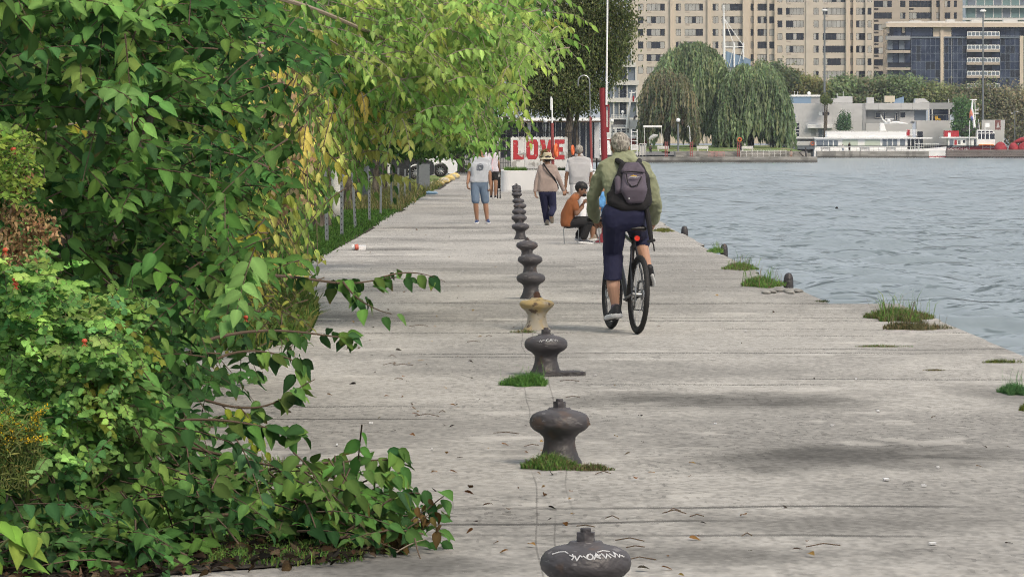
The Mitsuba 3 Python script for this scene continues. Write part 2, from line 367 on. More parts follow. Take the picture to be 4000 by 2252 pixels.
for k in range(len(fixed) - 1):
    wide = fixed[k + 1] <= 43.4
    X = xs.copy() if wide else xs[:36].copy()
    mid = 0.5 * (fixed[k] + fixed[k + 1])
    ya, yb = joint_line(k, X) + (rng.uniform(0.010, 0.016) if fixed[k] in (39.1, 54.1, 84.2) else rng.uniform(0.001, 0.007)), joint_line(k + 1, X) - 0.002
    if wide: X[-1] = right_edge(mid)
    else: X[-1] = right_edge(mid)
    X[0] += 0.09 * rng.normal()
    h0 = rng.uniform(0.003, 0.006) if fixed[k] in (39.1, 54.1, 69.1, 84.2) else rng.uniform(-0.003, 0.0025)
    h1 = rng.uniform(-0.003, 0.001)
    wob = 0.004 * (meshkit.fbm(np.stack([X * 0.9, X * 0 + k, X * 0], 1), 3, 3) - 0.5)
    m = len(X)
    zt = [h0 + wob, h0 * 0.6 + h1 * 0.4 + wob * 0.6, h0 * 0.2 + h1 * 0.8 - wob, h1 - wob]
    ys = [ya, ya + (yb - ya) * 0.33, ya + (yb - ya) * 0.66, yb]
    ch = 0.005
    rows = [np.stack([X, ya, X * 0 - 0.26], 1), np.stack([X, ya, zt[0] - ch], 1), np.stack([X, ya + 0.02, zt[0]], 1)] + [np.stack([X, ys[i], zt[i]], 1) for i in (1, 2, 3)] + [np.stack([X, yb + 0.003, X * 0 - 0.26], 1)]
    f = []
    for r in range(len(rows) - 1):
        for i in range(m - 1): f.append([r * m + i, r * m + i + 1, (r + 1) * m + i + 1, (r + 1) * m + i])
    n0 = len(rows) * m
    v = np.vstack(rows)
    b = MB().add(v, f)
    for s in (0, m - 1):
        idx = [r * m + s for r in range(len(rows))]
        fan = [[idx[0], idx[i], idx[i + 1]] if s else [idx[0], idx[i + 1], idx[i]] for i in range(1, len(idx) - 1)]
        b.f.append(np.array(fan))
    part(pav, 'slab', b, 'mat_pavement', 40)
one('pavement_bedding', 'dark earth bed under and between the walkway slabs', None, MB().box(-3.4, 3.1, 5, 236, -0.4, -0.035), 'mat_soil', kind='structure')
w = MB().box(1.0, 3.98, 5, 43.2, -3, -0.27).box(1.0, 3.2, 43.2, 240, -3, -0.27)
one('seawall', 'concrete face of the pier dropping into the water', None, w, 'mat_quay', kind='structure')
# left land
v = []
gx = np.concatenate([[-420, -120, -60, -30], np.linspace(-18, -2.95, 24)]); gyy = np.concatenate([np.linspace(-10, 150, 60), [170, 200, 240]])
X, Yg = np.meshgrid(gx, gyy, indexing='ij')
Z = -0.02 + 0.10 * (meshkit.fbm(np.stack([X * 0.3, Yg * 0.2, X * 0], -1), 3, 2) - 0.35) + 0.01 * np.clip(-2.95 - X, 0, 4)
Z[X > -3.0] = -0.03
idx = np.arange(X.size).reshape(X.shape)
f = np.stack([idx[:-1, :-1], idx[1:, :-1], idx[1:, 1:], idx[:-1, 1:]], -1).reshape(-1, 4)
one('lawn', 'mown grass verge left of the walkway', None, MB().add(np.stack([X, Yg, Z], -1).reshape(-1, 3), f), 'mat_lawn', True, kind='structure')
one('yard_ground', 'worn asphalt yard behind the iron fence', None, MB().box(-420, 3.2, 240, 690, -3, -0.012), 'mat_asphalt', kind='structure')
one('parking_ground', 'asphalt of the car park on the left', None, MB().box(-60, -9.0, 176, 239.9, -0.3, 0.135), 'mat_asphalt', kind='structure')
# ---------------------------------------------------------------- water
def wave(x, y, cell):
    rng = R(5); z = np.zeros_like(x)
    for i in range(46):
        L = 0.34 * (1.088 ** i); a = rng.normal(1.45, 0.55); kx, ky = math.cos(a) * 2 * np.pi / L, math.sin(a) * 2 * np.pi / L
        amp = 0.0115 * L * min(1, (2.6 / L) ** 1.25) * rng.uniform(0.5, 1.3)
        ph = rng.uniform(0, 6.28)
        z += amp * np.clip((L / cell - 1.6) / 2.0, 0, 1) * np.sin(kx * x + ky * y + ph)
    gust = 0.35 + 1.3 * meshkit.fbm(np.stack([x * 0.022, y * 0.012, x * 0], -1), 3, 8)
    return z * gust
ry = [28.0]
while ry[-1] < 1320: ry.append(ry[-1] + max(0.075, 0.0036 * ry[-1]))
ry = np.array(ry); u = np.linspace(0, 1, 260)
lo = np.where(ry < 44, 3.6, 3.0); hi = ry * 0.132 + 6
X = lo[:, None] + (hi - lo)[:, None] * u[None]; Yg = ry[:, None] + 0 * X
cell = np.maximum(np.gradient(ry)[:, None], ((hi - lo) / 260)[:, None])
Z = -1.1 + wave(X, Yg, cell)
idx = np.arange(X.size).reshape(X.shape)
f = np.stack([idx[:-1, :-1], idx[:-1, 1:], idx[1:, 1:], idx[1:, :-1]], -1).reshape(-1, 4)
b = MB().add(np.stack([X, Yg, Z], -1).reshape(-1, 3), f)
b.box(3.0, 5.0, -10, 28, -1.3, -1.1).box(5.0, 60, -10, 27.9, -1.3, -1.12)
def side_sheet(b, x0, x1, y0, y1):
    return b.box(x0, x1, y0, y1, -1.5, -1.13)
side_sheet(b, 9.7, 60, 28, 60); side_sheet(b, 181, 420, 60, 1320)
for i in range(12):
    ya, yb = 60 + i * 105, 60 + (i + 1) * 105
    side_sheet(b, yb * 0.132 + 5.5, 181, ya, yb)
def ripple(p, n, uv):
    return fbm(p.x * 2.2, p.y * 2.6, 1.0, 3)
scene['mat_water'] = {'type': 'twosided', 'bsdf': {'type': 'bumpmap', 'arbitrary': proc(ripple, 0.02), 'scale': 0.075,
    'bsdf': {'type': 'principled', 'base_color': {'type': 'rgb', 'value': [0.190, 0.235, 0.262]}, 'roughness': 0.12, 'specular': 0.6}}}
one('water', 'rippled grey blue harbour water', None, b, 'mat_water', True, kind='structure')
# ---------------------------------------------------------------- far shore ground
x0, x1 = P(2150, 0, 700)[0], P(3193, 0, 700)[0]
b = MB().box(x0, x1, 700, 712, -3, -0.08)
fq = one('far_quay', 'low concrete quay across the water', None, b, 'mat_quay', kind='structure')
xa = P(2640, 0, 703)[0]
one('far_terrace', 'pale concrete retaining wall set back on the far quay', None, MB().box(xa, x1 - 1.5, 703, 712, -0.07, 0.86), 'mat_quay', kind='structure')
X, Yg = np.meshgrid([x0 - 60, x0, x0 + 30, x1 - 1.6, x1 + 2, 420], [712, 740, 800, 900, 1000, 1400], indexing='ij')
Z = np.interp(Yg, [712, 740, 800, 1400], [0.8, 1.3, 1.9, 2.0]) + 0 * X
idx = np.arange(X.size).reshape(X.shape)
f = np.stack([idx[:-1, :-1], idx[1:, :-1], idx[1:, 1:], idx[:-1, 1:]], -1).reshape(-1, 4)
keep = ~((X[:-1, :-1].reshape(-1) >= x1 - 1.7) & (Yg[:-1, :-1].reshape(-1) < 999))
one('park_lawn', 'green park lawn behind the far quay', None, MB().add(np.stack([X, Yg, Z], -1).reshape(-1, 3), f[keep]), 'mat_lawn', kind='structure')
one('promenade', 'stone promenade on the far shore in front of the buildings', None, MB().box(x1 - 1.6, x1 - 0.2, 712, 1004, -3, 0.5).box(x1 - 1.5, 420, 1004, 1014, -3, 0.45), 'mat_quay', kind='structure')
xd0, xd1 = P(3186, 0, 1000)[0], P(3622, 0, 1000)[0]
one('far_dock', 'long low concrete dock in front of the white tour boat', None, MB().box(xd0, xd1, 996, 998.5, -3, 0.55), 'mat_quay', kind='structure')
# ---------------------------------------------------------------- bollards in a row
PROF = [(.118, 0), (.118, .018), (.100, .045), (.086, .085), (.081, .12), (.085, .145), (.105, .166), (.134, .182), (.152, .2), (.158, .222), (.154, .243), (.141, .262), (.112, .277), (.078, .285), (.062, .289), (.056, .298), (0.0, .298)]
PROFY = [(.125, 0), (.105, .03), (.088, .08), (.084, .13), (.10, .165), (.14, .20), (.157, .225), (.156, .245), (.135, .262), (.10, .270), (.06, .276), (.05, .29), (0.0, .29)]
def hexnut(c, r, h, a):
    q = [(c[0] + r * math.cos(a + i * math.pi / 3), c[1] + r * math.sin(a + i * math.pi / 3)) for i in range(6)]
    b = MB().prism(q, 'z', c[2], c[2] + h)
    b.lathe([(r * .55, 0), (r * .55, h * .28), (r * .5, h * .34), (0, h * .34)], (c[0], c[1], c[2] + h), 12)
    return b
BOL = [(2288, 14.15), (2185.7, 21.4), (2132.8, 29.8), (2097, 37.2), (2074, 44.7), (2070.7, 52.1), (2058.7, 59.6), (2033, 73.5), (2028, 82.5), (2027.6, 90.2), (2031, 99.3), (2024.5, 108), (2019, 123), (2018, 132.5), (2018.5, 140), (2017, 146.5)]
BL = ['nearest dark iron bollard with white scribbled graffiti round its shoulder', 'dark iron bollard with grass hiding the front of its foot', 'dark iron bollard with chalk scribble and a bare base plate on its right',
      'worn yellow bollard with flaking paint and rusty nut', 'dark iron bollard just beyond the worn yellow one', 'dark iron bollard second beyond the worn yellow one', 'dark iron bollard third beyond the yellow one, last before the gap',
      'dark iron bollard with its whole foot showing, first after the gap in the row', 'second dark iron bollard after the gap in the row', 'third dark iron bollard after the gap in the row', 'fourth dark iron bollard after the gap in the row', 'fifth dark iron bollard after the gap in the row',
      'small far dark iron bollard, fourth before the white planter', 'small far dark iron bollard, third before the white planter', 'small far dark iron bollard, second before the white planter', 'farthest dark iron bollard, right in front of the white planter']
for i, (px, Y) in enumerate(BOL):
    t = thing('bollard', BL[i], 'bollard', 'bollards in a row along the pier'); c = P(px, 0, Y); c[2] = 0
    rr = R(70 + i)
    m = MB().lathe(PROFY if i == 3 else PROF, c, 40 if i < 8 else 20).mesh()
    d = meshkit.fbm((m.vertices + i) * np.array([8, 8, 12]), 3, i) - 0.5
    m.vertices = m.vertices + np.concatenate([(m.vertices - c)[:, :2] * 0, m.vertices[:, 2:] * 0], 1) + np.stack([d * .004, d * .004, d * .004], 1)
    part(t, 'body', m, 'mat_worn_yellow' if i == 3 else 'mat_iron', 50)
    part(t, 'nut', hexnut((c[0], c[1], .288), .034, .042, rr.uniform(0, 1)), 'mat_rust' if i == 3 else 'mat_iron', label='rusty nut' if i == 3 else None)
    if i == 2:
        b = MB(); a = 0.25
        b.obox(c + [0.10, -.02, .014], [.16 * math.cos(a), .16 * math.sin(a), 0], [-.13 * math.sin(a), .13 * math.cos(a), 0], [0, 0, .014])
        part(t, 'base_plate', b, 'mat_iron')
    if i in (0, 2):                                         # scribbles painted round the shoulder
        def on(th, z):
            r = np.interp(z, [q[1] for q in PROF[9:15]], [q[0] for q in PROF[9:15]]) + .0022
            return np.array([c[0] + r * math.sin(th), c[1] - r * math.cos(th), z])
        b = MB()
        strokes = [[(-.95, .262), (-.8, .270), (-.62, .272), (-.5, .268)], [(-.42, .263), (-.30, .258), (-.36, .266)], [(-.34, .248), (-.28, .262), (-.22, .246), (-.16, .263), (-.10, .258)], [(-.08, .262), (0.0, .254), (.05, .266)],
                   [(.08 + .075 * math.cos(k * .7), .2585 + .0085 * math.sin(k * .7)) for k in range(10)], [(.17, .250), (.25, .270), (.33, .252), (.20, .262), (.36, .264)], [(.40, .268), (.46, .252), (.53, .266), (.6, .253)], [(.62, .266), (.72, .254), (.8, .27), (.86, .252), (.93, .262)],
                   [(.3, .272), (.5, .276), (.7, .272)], [(.95, .258), (1.05, .252)]]
        for s in strokes if i == 0 else strokes[2:7]:
            q = []
            for (t0, z0), (t1, z1) in zip(s[:-1], s[1:]):
                q += [on(t0 + (t1 - t0) * k / 4, z0 + (z1 - z0) * k / 4) for k in range(4)]
            q.append(on(*s[-1]))
            b.tube(q, 0.0026 if i == 0 else 0.0018, 5)
        part(t, 'graffiti', b, 'mat_chalk', label='white scribbled graffiti')

# ---------------------------------------------------------------- grass tufts on the pavement
GREEN = [(.12, .24, .06), (.16, .29, .07), (.09, .19, .055), (.2, .30, .09)]
DRY = [(.20, .17, .10), (.13, .13, .06), (.24, .20, .12)]
def tuft(label, px0, px1, py, h, dep, n, cols, lean=.8, w=.0022, seed=1, tall=0, name='grass_tuft', cat='grass', dz=0.0):
    rng = R(seed); Y = gy(py); xa, xb = P(px0, 0, Y)[0], P(px1, 0, Y)[0]
    cx, rx = (xa + xb) / 2, (xb - xa) / 2
    a, r = rng.uniform(0, 2 * np.pi, n), np.sqrt(rng.uniform(0, 1, n))
    k = r * (0.75 + 0.35 * np.sin(3 * a + seed) * np.cos(2 * a))
    base = np.stack([cx + rx * k * np.cos(a), Y + dep + dep * k * np.sin(a), np.full(n, dz)], 1)
    hh = (1.0 if py > 1500 and px1 < 2500 else .78) * h * rng.uniform(.45, 1.1, n) * (1.15 - .75 * r * r)
    if tall: hh[:tall] = h * rng.uniform(1.2, 2.1, tall)
    m, c = blades(rng, base, hh, lean, w, cols)
    return one(name, label, cat, m, 'mat_leaf', False, kind='stuff', color=c)
tuft('dense green grass clump left of the second bollard foot', 2020, 2275, 1836, .085, .20, 2600, GREEN + DRY[:1], seed=3)
tuft('dry straw coloured grass trailing right of the second bollard foot', 2190, 2430, 1838, .045, .07, 700, DRY + GREEN[:1], seed=4)
tuft('thick round green clump at the left foot of the third bollard', 1958, 2178, 1512, .105, .26, 2600, [(.11, .25, .06), (.14, .28, .07), (.09, .2, .06)], seed=5, tall=14)
tuft('small dry weeds at the left foot of the worn yellow bollard', 1985, 2110, 1300, .05, .15, 260, DRY + GREEN[:1], seed=6)
tuft('large lush grass clump on the pier edge beside the water', 3385, 3690, 1262, .17, .9, 3600, GREEN + DRY, seed=7, w=.004, tall=60)
tuft('grey green grass row in the joint below the large lush clump', 3400, 3735, 1290, .12, .35, 1500, DRY + [(.10, .12, .06), (.08, .10, .05)], seed=8, w=.003, tall=40)
tuft('green weeds on the chipped pier edge before the pale broken concrete', 2890, 3090, 1124, .17, 1.0, 2000, GREEN[:3] + DRY[:1], seed=9, w=.004, tall=40)
tuft('ragged weeds on the pier edge, second patch from the cyclist', 2830, 2990, 1058, .14, 1.0, 1300, GREEN + DRY, seed=10, w=.004, tall=40)
tuft('small bright weeds on the pier edge, nearest to the cyclist', 2775, 2850, 990, .12, 1.0, 600, GREEN, seed=12, w=.005, tall=10)
tuft('grass clump with long stalks cut by the right frame edge', 3915, 4060, 1548, .11, .35, 1500, [(.09, .19, .08), (.11, .23, .09)], seed=13, tall=24)
tuft('low weeds strung along a slab joint near the pier edge', 3300, 3560, 1355, .04, .05, 420, DRY + GREEN[:2], seed=14)
tuft('thin yellow green weeds in the joint at the right frame edge', 3810, 4020, 1417, .055, .06, 420, [(.16, .19, .05), (.10, .13, .05)], seed=15)
tuft('tiny olive weed sprig low at the right frame edge', 3985, 4030, 1606, .07, .1, 160, [(.12, .15, .04)], seed=16)
tuft('yellowish moss patch on the pier edge behind the cyclist', 2560, 2660, 908, .10, 1.6, 500, [(.2, .2, .06), (.12, .14, .05)], seed=17, w=.006)
tuft('short dark weed tuft beside the pale slab corner', 3185, 3262, 1182, .04, .3, 200, [(.07, .09, .04)], seed=18)
tuft('flat brown moss smear on the slabs near the right edge', 3600, 3705, 1448, .02, .08, 200, DRY, seed=19)
# broken concrete, mooring fenders
rng = R(21)
t = thing('broken_concrete', 'pale crumbled lumps of concrete on the chipped pier edge', 'rubble')
for i in range(9):
    m = trimesh.creation.icosphere(subdivisions=2); m.vertices *= (1 + .5 * (meshkit.fbm(m.vertices * 1.8 + i * 9, 3) - .5))[:, None]
    q = Gp(rng.uniform(2980, 3120), rng.uniform(1135, 1152))
    m.vertices = m.vertices * np.array([.05, .12, .022]) * rng.uniform(.5, 1.1) + q + [0, 0, .012]
    part(t, 'lump', m, 'mat_quay', 35)
for px, py, w, lab in ((2635, 905, 24, 'dark rounded fender post top at the pier edge nearest the cyclist'), (2821, 980, 26, 'dark rounded fender post top behind the small bright weeds'), (3076, 1102, 34, 'dark rounded fender post top behind the chipped pier edge weeds')):
    Y = gy(py); c = P(px, py, Y); r = w * Y / F / 2 * 1.15; c[0] = max(c[0], 3.42)
    one('fender_post', lab, 'fender', MB().lathe([(r, -2.2), (r, -.02), (r * .95, .04), (r * .8, .085), (r * .5, .11), (0, .12)], (c[0], Y, 0), 20), 'mat_iron', 40, group='fender posts on the pier edge')
# gull on the water
Y = F * 2.76 / (826 - YH); c = P(3280, 826, Y)
b = MB().sphere(c + [0, 0, .05], .15, 2, (1.1, .7, .45)).sphere(c + [-.1, 0, .16], .06, 2).tube([c + [-.08, 0, .06], c + [-.1, 0, .15]], .04, 8).tube([c + [-.14, 0, .16], c + [-.2, 0, .15]], [.018, .004], 6)
one('water_bird', 'dark water bird floating alone on the harbour', 'bird', soft([ball(c + [0, 0, .04], .16, 14, (1.15, .7, .45)), hull((c + [-.1, 0, .07], .055), (c + [-.12, 0, .17], .05)), hull((c + [-.13, 0, .17], .03), (c + [-.2, 0, .155], .008)), hull((c + [.14, 0, .06], .04), (c + [.24, 0, .09], .015))], .025, 5), 'mat_black', True)

# ---------------------------------------------------------------- stakes, columns and litter on the verge
def upost(px, Y, top, w=.05, lean=0.0):
    c = P(px, 0, Y); z1 = P(px, top, Y)[2]; x, y = c[0], Y; b = MB()
    for x0, x1, y0, y1 in ((-w / 2, -w / 2 + .012, -.03, .03), (w / 2 - .012, w / 2, -.03, .03), (-w / 2 + .012, w / 2 - .012, -.03, -.022)):
        b.box(x + x0, x + x1, y + y0, y + y1, -.05, z1)
    m = b.mesh(); m.vertices[:, 0] += lean * m.vertices[:, 2]
    return m, c, z1
ST = [(1277, 69.8, 590, 'first'), (1335, 75, 559, 'second'), (1388, 82.4, 610, 'third'), (1443, 89.6, 660, 'fourth'), (1487, 99, 680, 'fifth'), (1530, 108, 655, 'sixth'), (1556, 115, 655, 'seventh'), (1580, 121.6, 660, 'eighth'), (1602, 128.5, 640, 'ninth'), (1632, 138, 632, 'tenth')]
for i, (px, Y, top, o) in enumerate(ST):
    t = thing('stake', f'perforated grey steel stake on the verge, {o} of the row from the near end', 'stake', 'steel stakes along the verge')
    m, c, z1 = upost(px, Y, top, .058 if i in (0, 1) else .052, -.05 if i == 2 else .01 * ((i * 7) % 5 - 2))
    part(t, 'channel', m, 'mat_galv')
    if i < 4:
        b = MB()
        for k in range(int((z1 - .1) / .1)): b.box(c[0] - .008, c[0] + .008, Y - .034, Y - .0305, .12 + k * .1, .15 + k * .1)
        part(t, 'holes', b, 'mat_black', kind='stuff')
one('sign_post', 'broad flat grey steel post beside the parked cars', 'post', MB().box(*[P(1653, 0, 150)[0] + q for q in (-.24, .24)], 150, 150.06, 0, P(0, 640, 150)[2]), 'mat_galv')
for px, Y, top, r, lab in ((1312, 95, 600, .105, 'white painted concrete column between the second stake and the tree'), (1175, 84, 640, .12, 'white painted concrete column half hidden by the yellowing bush'), (1515, 156, 600, .10, 'slim white column far along the verge'), (1424, 119, 600, .125, 'grey concrete column in the tree shade')):
    c = P(px, 0, Y); z = P(0, top, Y)[2]
    b = MB().lathe([(r * 1.25, -.05), (r * 1.25, .05), (r, .07), (r, z - .05), (r * .9, z), (0, z)], (c[0], Y, 0), 20)
    one('column', lab, 'column', b, 'mat_column' if 'white' in lab else 'mat_galv', 40)
def column_c(p, n, uv):
    c = mix((0.55, 0.55, 0.53), (0.32, 0.31, 0.29), smoothstep(0.45, 0.75, fbm(p.x * 6, p.y * 6, p.z * 1.5, 4)))
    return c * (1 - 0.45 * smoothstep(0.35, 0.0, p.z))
mat('column', proc(column_c), 0.8)
mat('yellow_rock', proc(lambda p, n, uv: mix((0.60, 0.46, 0.17), (0.46, 0.42, 0.33), smoothstep(0.45, 0.65, fbm(p.x * 6, p.y * 6, p.z * 6, 4)))), 0.8)
def rock(c, s, seed):
    m = trimesh.creation.icosphere(subdivisions=3); v = m.vertices
    d = 1 + .55 * (meshkit.fbm(v * 1.3 + seed * 7.7, 4) - .5); d = np.minimum(d, 1.0 + .05 * meshkit.noise(v * 5 + seed))
    m.vertices = v * d[:, None] * np.asarray(s) + np.asarray(c); return m
one('boulder', 'yellow painted boulder under the yellowing bush', 'boulder', rock(Gp(1145, 1112) + [0, .1, .05], (.16, .16, .09), 3), 'mat_yellow_rock', 45, group='yellow boulders')
for i, (px, py, sx, lab) in enumerate(((1690, 729, .24, 'nearest of the yellow boulders edging the far verge'), (1716, 722, .22, 'second yellow boulder edging the far verge'), (1735, 712, .27, 'third yellow boulder edging the far verge'), (1756, 704, .28, 'fourth yellow boulder edging the far verge'), (1772, 697, .34, 'farthest and largest yellow boulder by the iron fence'))):
    one('boulder', lab, 'boulder', rock(Gp(px, py) + [0, 0, sx * .3], (sx, sx, sx * .62), 10 + i), 'mat_yellow_rock', 45, group='yellow boulders')
c = Gp(1385, 976)
mat('cup_red', (0.55, 0.13, 0.09), 0.5)
t = thing('paper_cup', 'red and white paper cup lying at the verge edge', 'cup')
part(t, 'side', MB().tube([c + [-.045, 0, .045], c + [.0, 0, .045]], [.04, .043], 14), 'mat_white_paint')
part(t, 'band', MB().tube([c + [.002, 0, .046], c + [.05, .02, .05]], [.046, .05], 14), 'mat_cup_red')
c = Gp(1411, 975)
t = thing('takeaway_box', 'small white takeaway box lying beside the paper cup', 'box')
part(t, 'tray', MB().obox(c + [0, 0, .03], [.066, .01, 0], [-.01, .05, 0], [0, .004, .03]), 'mat_white_paint')
part(t, 'lid', MB().obox(c + [0, .01, .064], [.068, .01, 0], [-.01, .052, .006], [0, 0, .004]), 'mat_chalk')
mat('blue_plastic', (0.25, 0.4, 0.55), 0.3)
c = Gp(1688, 760)
one('plastic_bottle', 'crushed pale blue bottle lying by the far verge', 'bottle', MB().tube([c + [-.2, 0, .06], c + [-.12, 0, .07], c + [.05, .02, .06], c + [.12, .02, .07], c + [.17, .02, .06], c + [.2, .02, .06]], [.05, .065, .05, .06, .025, .025], 10), 'mat_blue_plastic', 40)
# scattered dead leaves, chips and twigs
rng = R(33); n = 190
yy = 1 / rng.uniform(1 / 90, 1 / 15.8, n); xx = rng.uniform(-2.6, 3.0, n); near = rng.uniform(size=n) < .6
xx[near] = np.interp(yy[near], [15, 35, 60], [-.2, -1.5, -2.5]) + np.abs(rng.normal(size=near.sum())) * .7
a = rng.uniform(0, 6.28, n)
v, f, c = leaves(np.stack([xx, yy, np.full(n, .012)], 1), np.stack([np.cos(a), np.sin(a), .25 * rng.normal(size=n)], 1), np.array([0, 0, 1.0]) + .35 * rng.normal(size=(n, 3)), rng.uniform(.02, .055, n), palette(rng, n, [(.16, .08, .035), (.10, .06, .035), (.26, .16, .06), (.05, .045, .04)], .25), LEAF)
one('leaf_litter', 'dead brown leaves scattered over the pavement', 'leaves', trimesh.Trimesh(v, f, process=False), 'mat_leaf', True, kind='stuff', color=c)
b = MB()
for i in range(26):
    y = 1 / rng.uniform(1 / 60, 1 / 16); q = np.array([rng.uniform(-1.6, 2.6), y, .008]); b.obox(q, [rng.uniform(.004, .014), 0, 0], [0, rng.uniform(.01, .03), 0], [0, 0, .004])
one('paper_scraps', 'white paper scraps and pale chips strewn over the pavement', 'litter', b, 'mat_chalk', kind='stuff')
b = MB()
for i in range(24):
    y = 1 / rng.uniform(1 / 42, 1 / 16); x = np.interp(y, [15, 35, 60], [0.1, -1.2, -2.3]) + abs(rng.normal()) * .6; a = rng.normal() * .5; L = rng.uniform(.02, .09)
    q = np.array([x, y, .009]); d = np.array([math.cos(a), math.sin(a), 0]) * L
    b.tube([q - d, q + [0, 0, .006 + .01 * rng.uniform()], q + d], .0024, 4)
one('fallen_twigs', 'thin broken twigs lying on the pavement', 'twigs', b, 'mat_twig', kind='stuff')
# ---------------------------------------------------------------- vegetation on the left
def clump_sprigs(rng, poly, ya, yb, nclump, per, spread, L, k, leaf, cols, bias=(.35, -.5, .0), power=1.0, **kw):
    xy = pick_poly(rng, poly, nclump)
    Y = ya + (yb - ya) * rng.uniform(0, 1, nclump) ** power
    c = Pv(xy, Y)
    tint = rng.normal(size=(nclump, 1)) * .12
    base = np.repeat(c, per, 0) + spread * rng.normal(size=(nclump * per, 3)) * np.array([1, 1, .8])
    d = np.asarray(bias) + .62 * rng.normal(size=(nclump * per, 3)) * np.array([1, 1, .55])
    base -= unit(d) * L * .55
    base[:, 2] = np.maximum(base[:, 2], .06)
    q = sprigs(rng, base, d, L * rng.uniform(.6, 1.25, nclump * per), k, leaf, cols, **kw)
    f = np.repeat(1 + tint, per * k, 0)
    q = list(q); q[4] = np.clip(q[4] * f, .004, .9); q[0][:, 2] = np.maximum(q[0][:, 2], .03)
    return q
def stem(b, pts, r0, r1, n=6):
    """branch through (px, py, Y) points, smoothed"""
    q = np.array([P(*p) for p in pts]); t = np.linspace(0, len(q) - 1, 6 * (len(q) - 1) + 1)
    from scipy.interpolate import CubicSpline
    q = CubicSpline(np.arange(len(q)), q)(t) if len(q) > 2 else np.array([np.interp(t, np.arange(len(q)), q[:, i]) for i in range(3)]).T
    b.tube(q, np.linspace(r0, r1, len(q)), n)
    return q
def along(rng, q, n, jit=.02):
    i = rng.uniform(.25, 1, n) * (len(q) - 1); lo = np.minimum(i.astype(int), len(q) - 2); w = (i - lo)[:, None]
    return q[lo] * (1 - w) + q[lo + 1] * w + jit * rng.normal(size=(n, 3)), unit(q[lo + 1] - q[lo])
def branch_leaves(rng, q, n, leaf, cols, hang=.7, side=.9, **kw):
    p, t = along(rng, q, n); alt = np.where(rng.uniform(size=n) < .5, 1., -1.)[:, None]
    lat = unit(np.cross(t, [0, 0, 1.]) + 1e-6)
    d = .5 * t + side * alt * lat + np.array([0, 0, -hang]) + .3 * rng.normal(size=(n, 3))
    nr = np.array([.1, -.65, .75]) + .35 * rng.normal(size=(n, 3))
    return p, d, nr, leaf * rng.uniform(.65, 1.15, n), palette(rng, n, cols, .18)

DK = [(.055, .132, .044), (.074, .170, .050), (.102, .218, .058), (.044, .106, .040), (.15, .265, .065)]
LT = [(.19, .34, .085), (.145, .28, .075), (.25, .40, .105), (.10, .22, .07), (.33, .42, .11)]
YL = [(.56, .57, .16), (.42, .50, .13), (.62, .55, .14), (.29, .40, .11), (.48, .46, .15)]
rng = R(101)
# soil and litter under the near shrub
pts = [(-700, 2290), (-700, 2120), (200, 2085), (700, 2080), (1050, 2110), (1250, 2150), (1300, 2180), (1100, 2205), (700, 2232), (300, 2275)]
poly = sg.Polygon([Gp(*q)[:2] for q in pts]).buffer(.12).buffer(-.06)
poly = poly.segmentize(.03); e = np.array(poly.exterior.coords)[:-1]; e = e + .05 * (meshkit.fbm(np.c_[e * 6, e[:, :1] * 0], 3, 4) - .5)[:, None] * np.array([1, 2.5])
poly = sg.Polygon(e).buffer(0); one('soil_patch', 'dark soil and rotting litter under the near shrub', None, MB().prism(poly, 'z', .0045, .0075), 'mat_soil', kind='structure')
n = 2600; q = pick_poly(rng, list(poly.buffer(.14).exterior.coords), n); a = rng.uniform(0, 6.28, n)
v, f, c = leaves(np.c_[q, rng.uniform(.02, .05, n)], np.stack([np.cos(a), np.sin(a), .3 * rng.normal(size=n)], 1), np.array([0, 0, 1.]) + .6 * rng.normal(size=(n, 3)), rng.uniform(.02, .07, n), palette(rng, n, [(.06, .04, .025), (.035, .028, .022), (.10, .075, .05), (.022, .02, .017)], .25), LONG)
one('shrub_litter', 'brown dead leaves and bark bits heaped on the soil under the near shrub', 'leaves', trimesh.Trimesh(v, f, process=False), 'mat_leaf', True, kind='stuff', color=c)

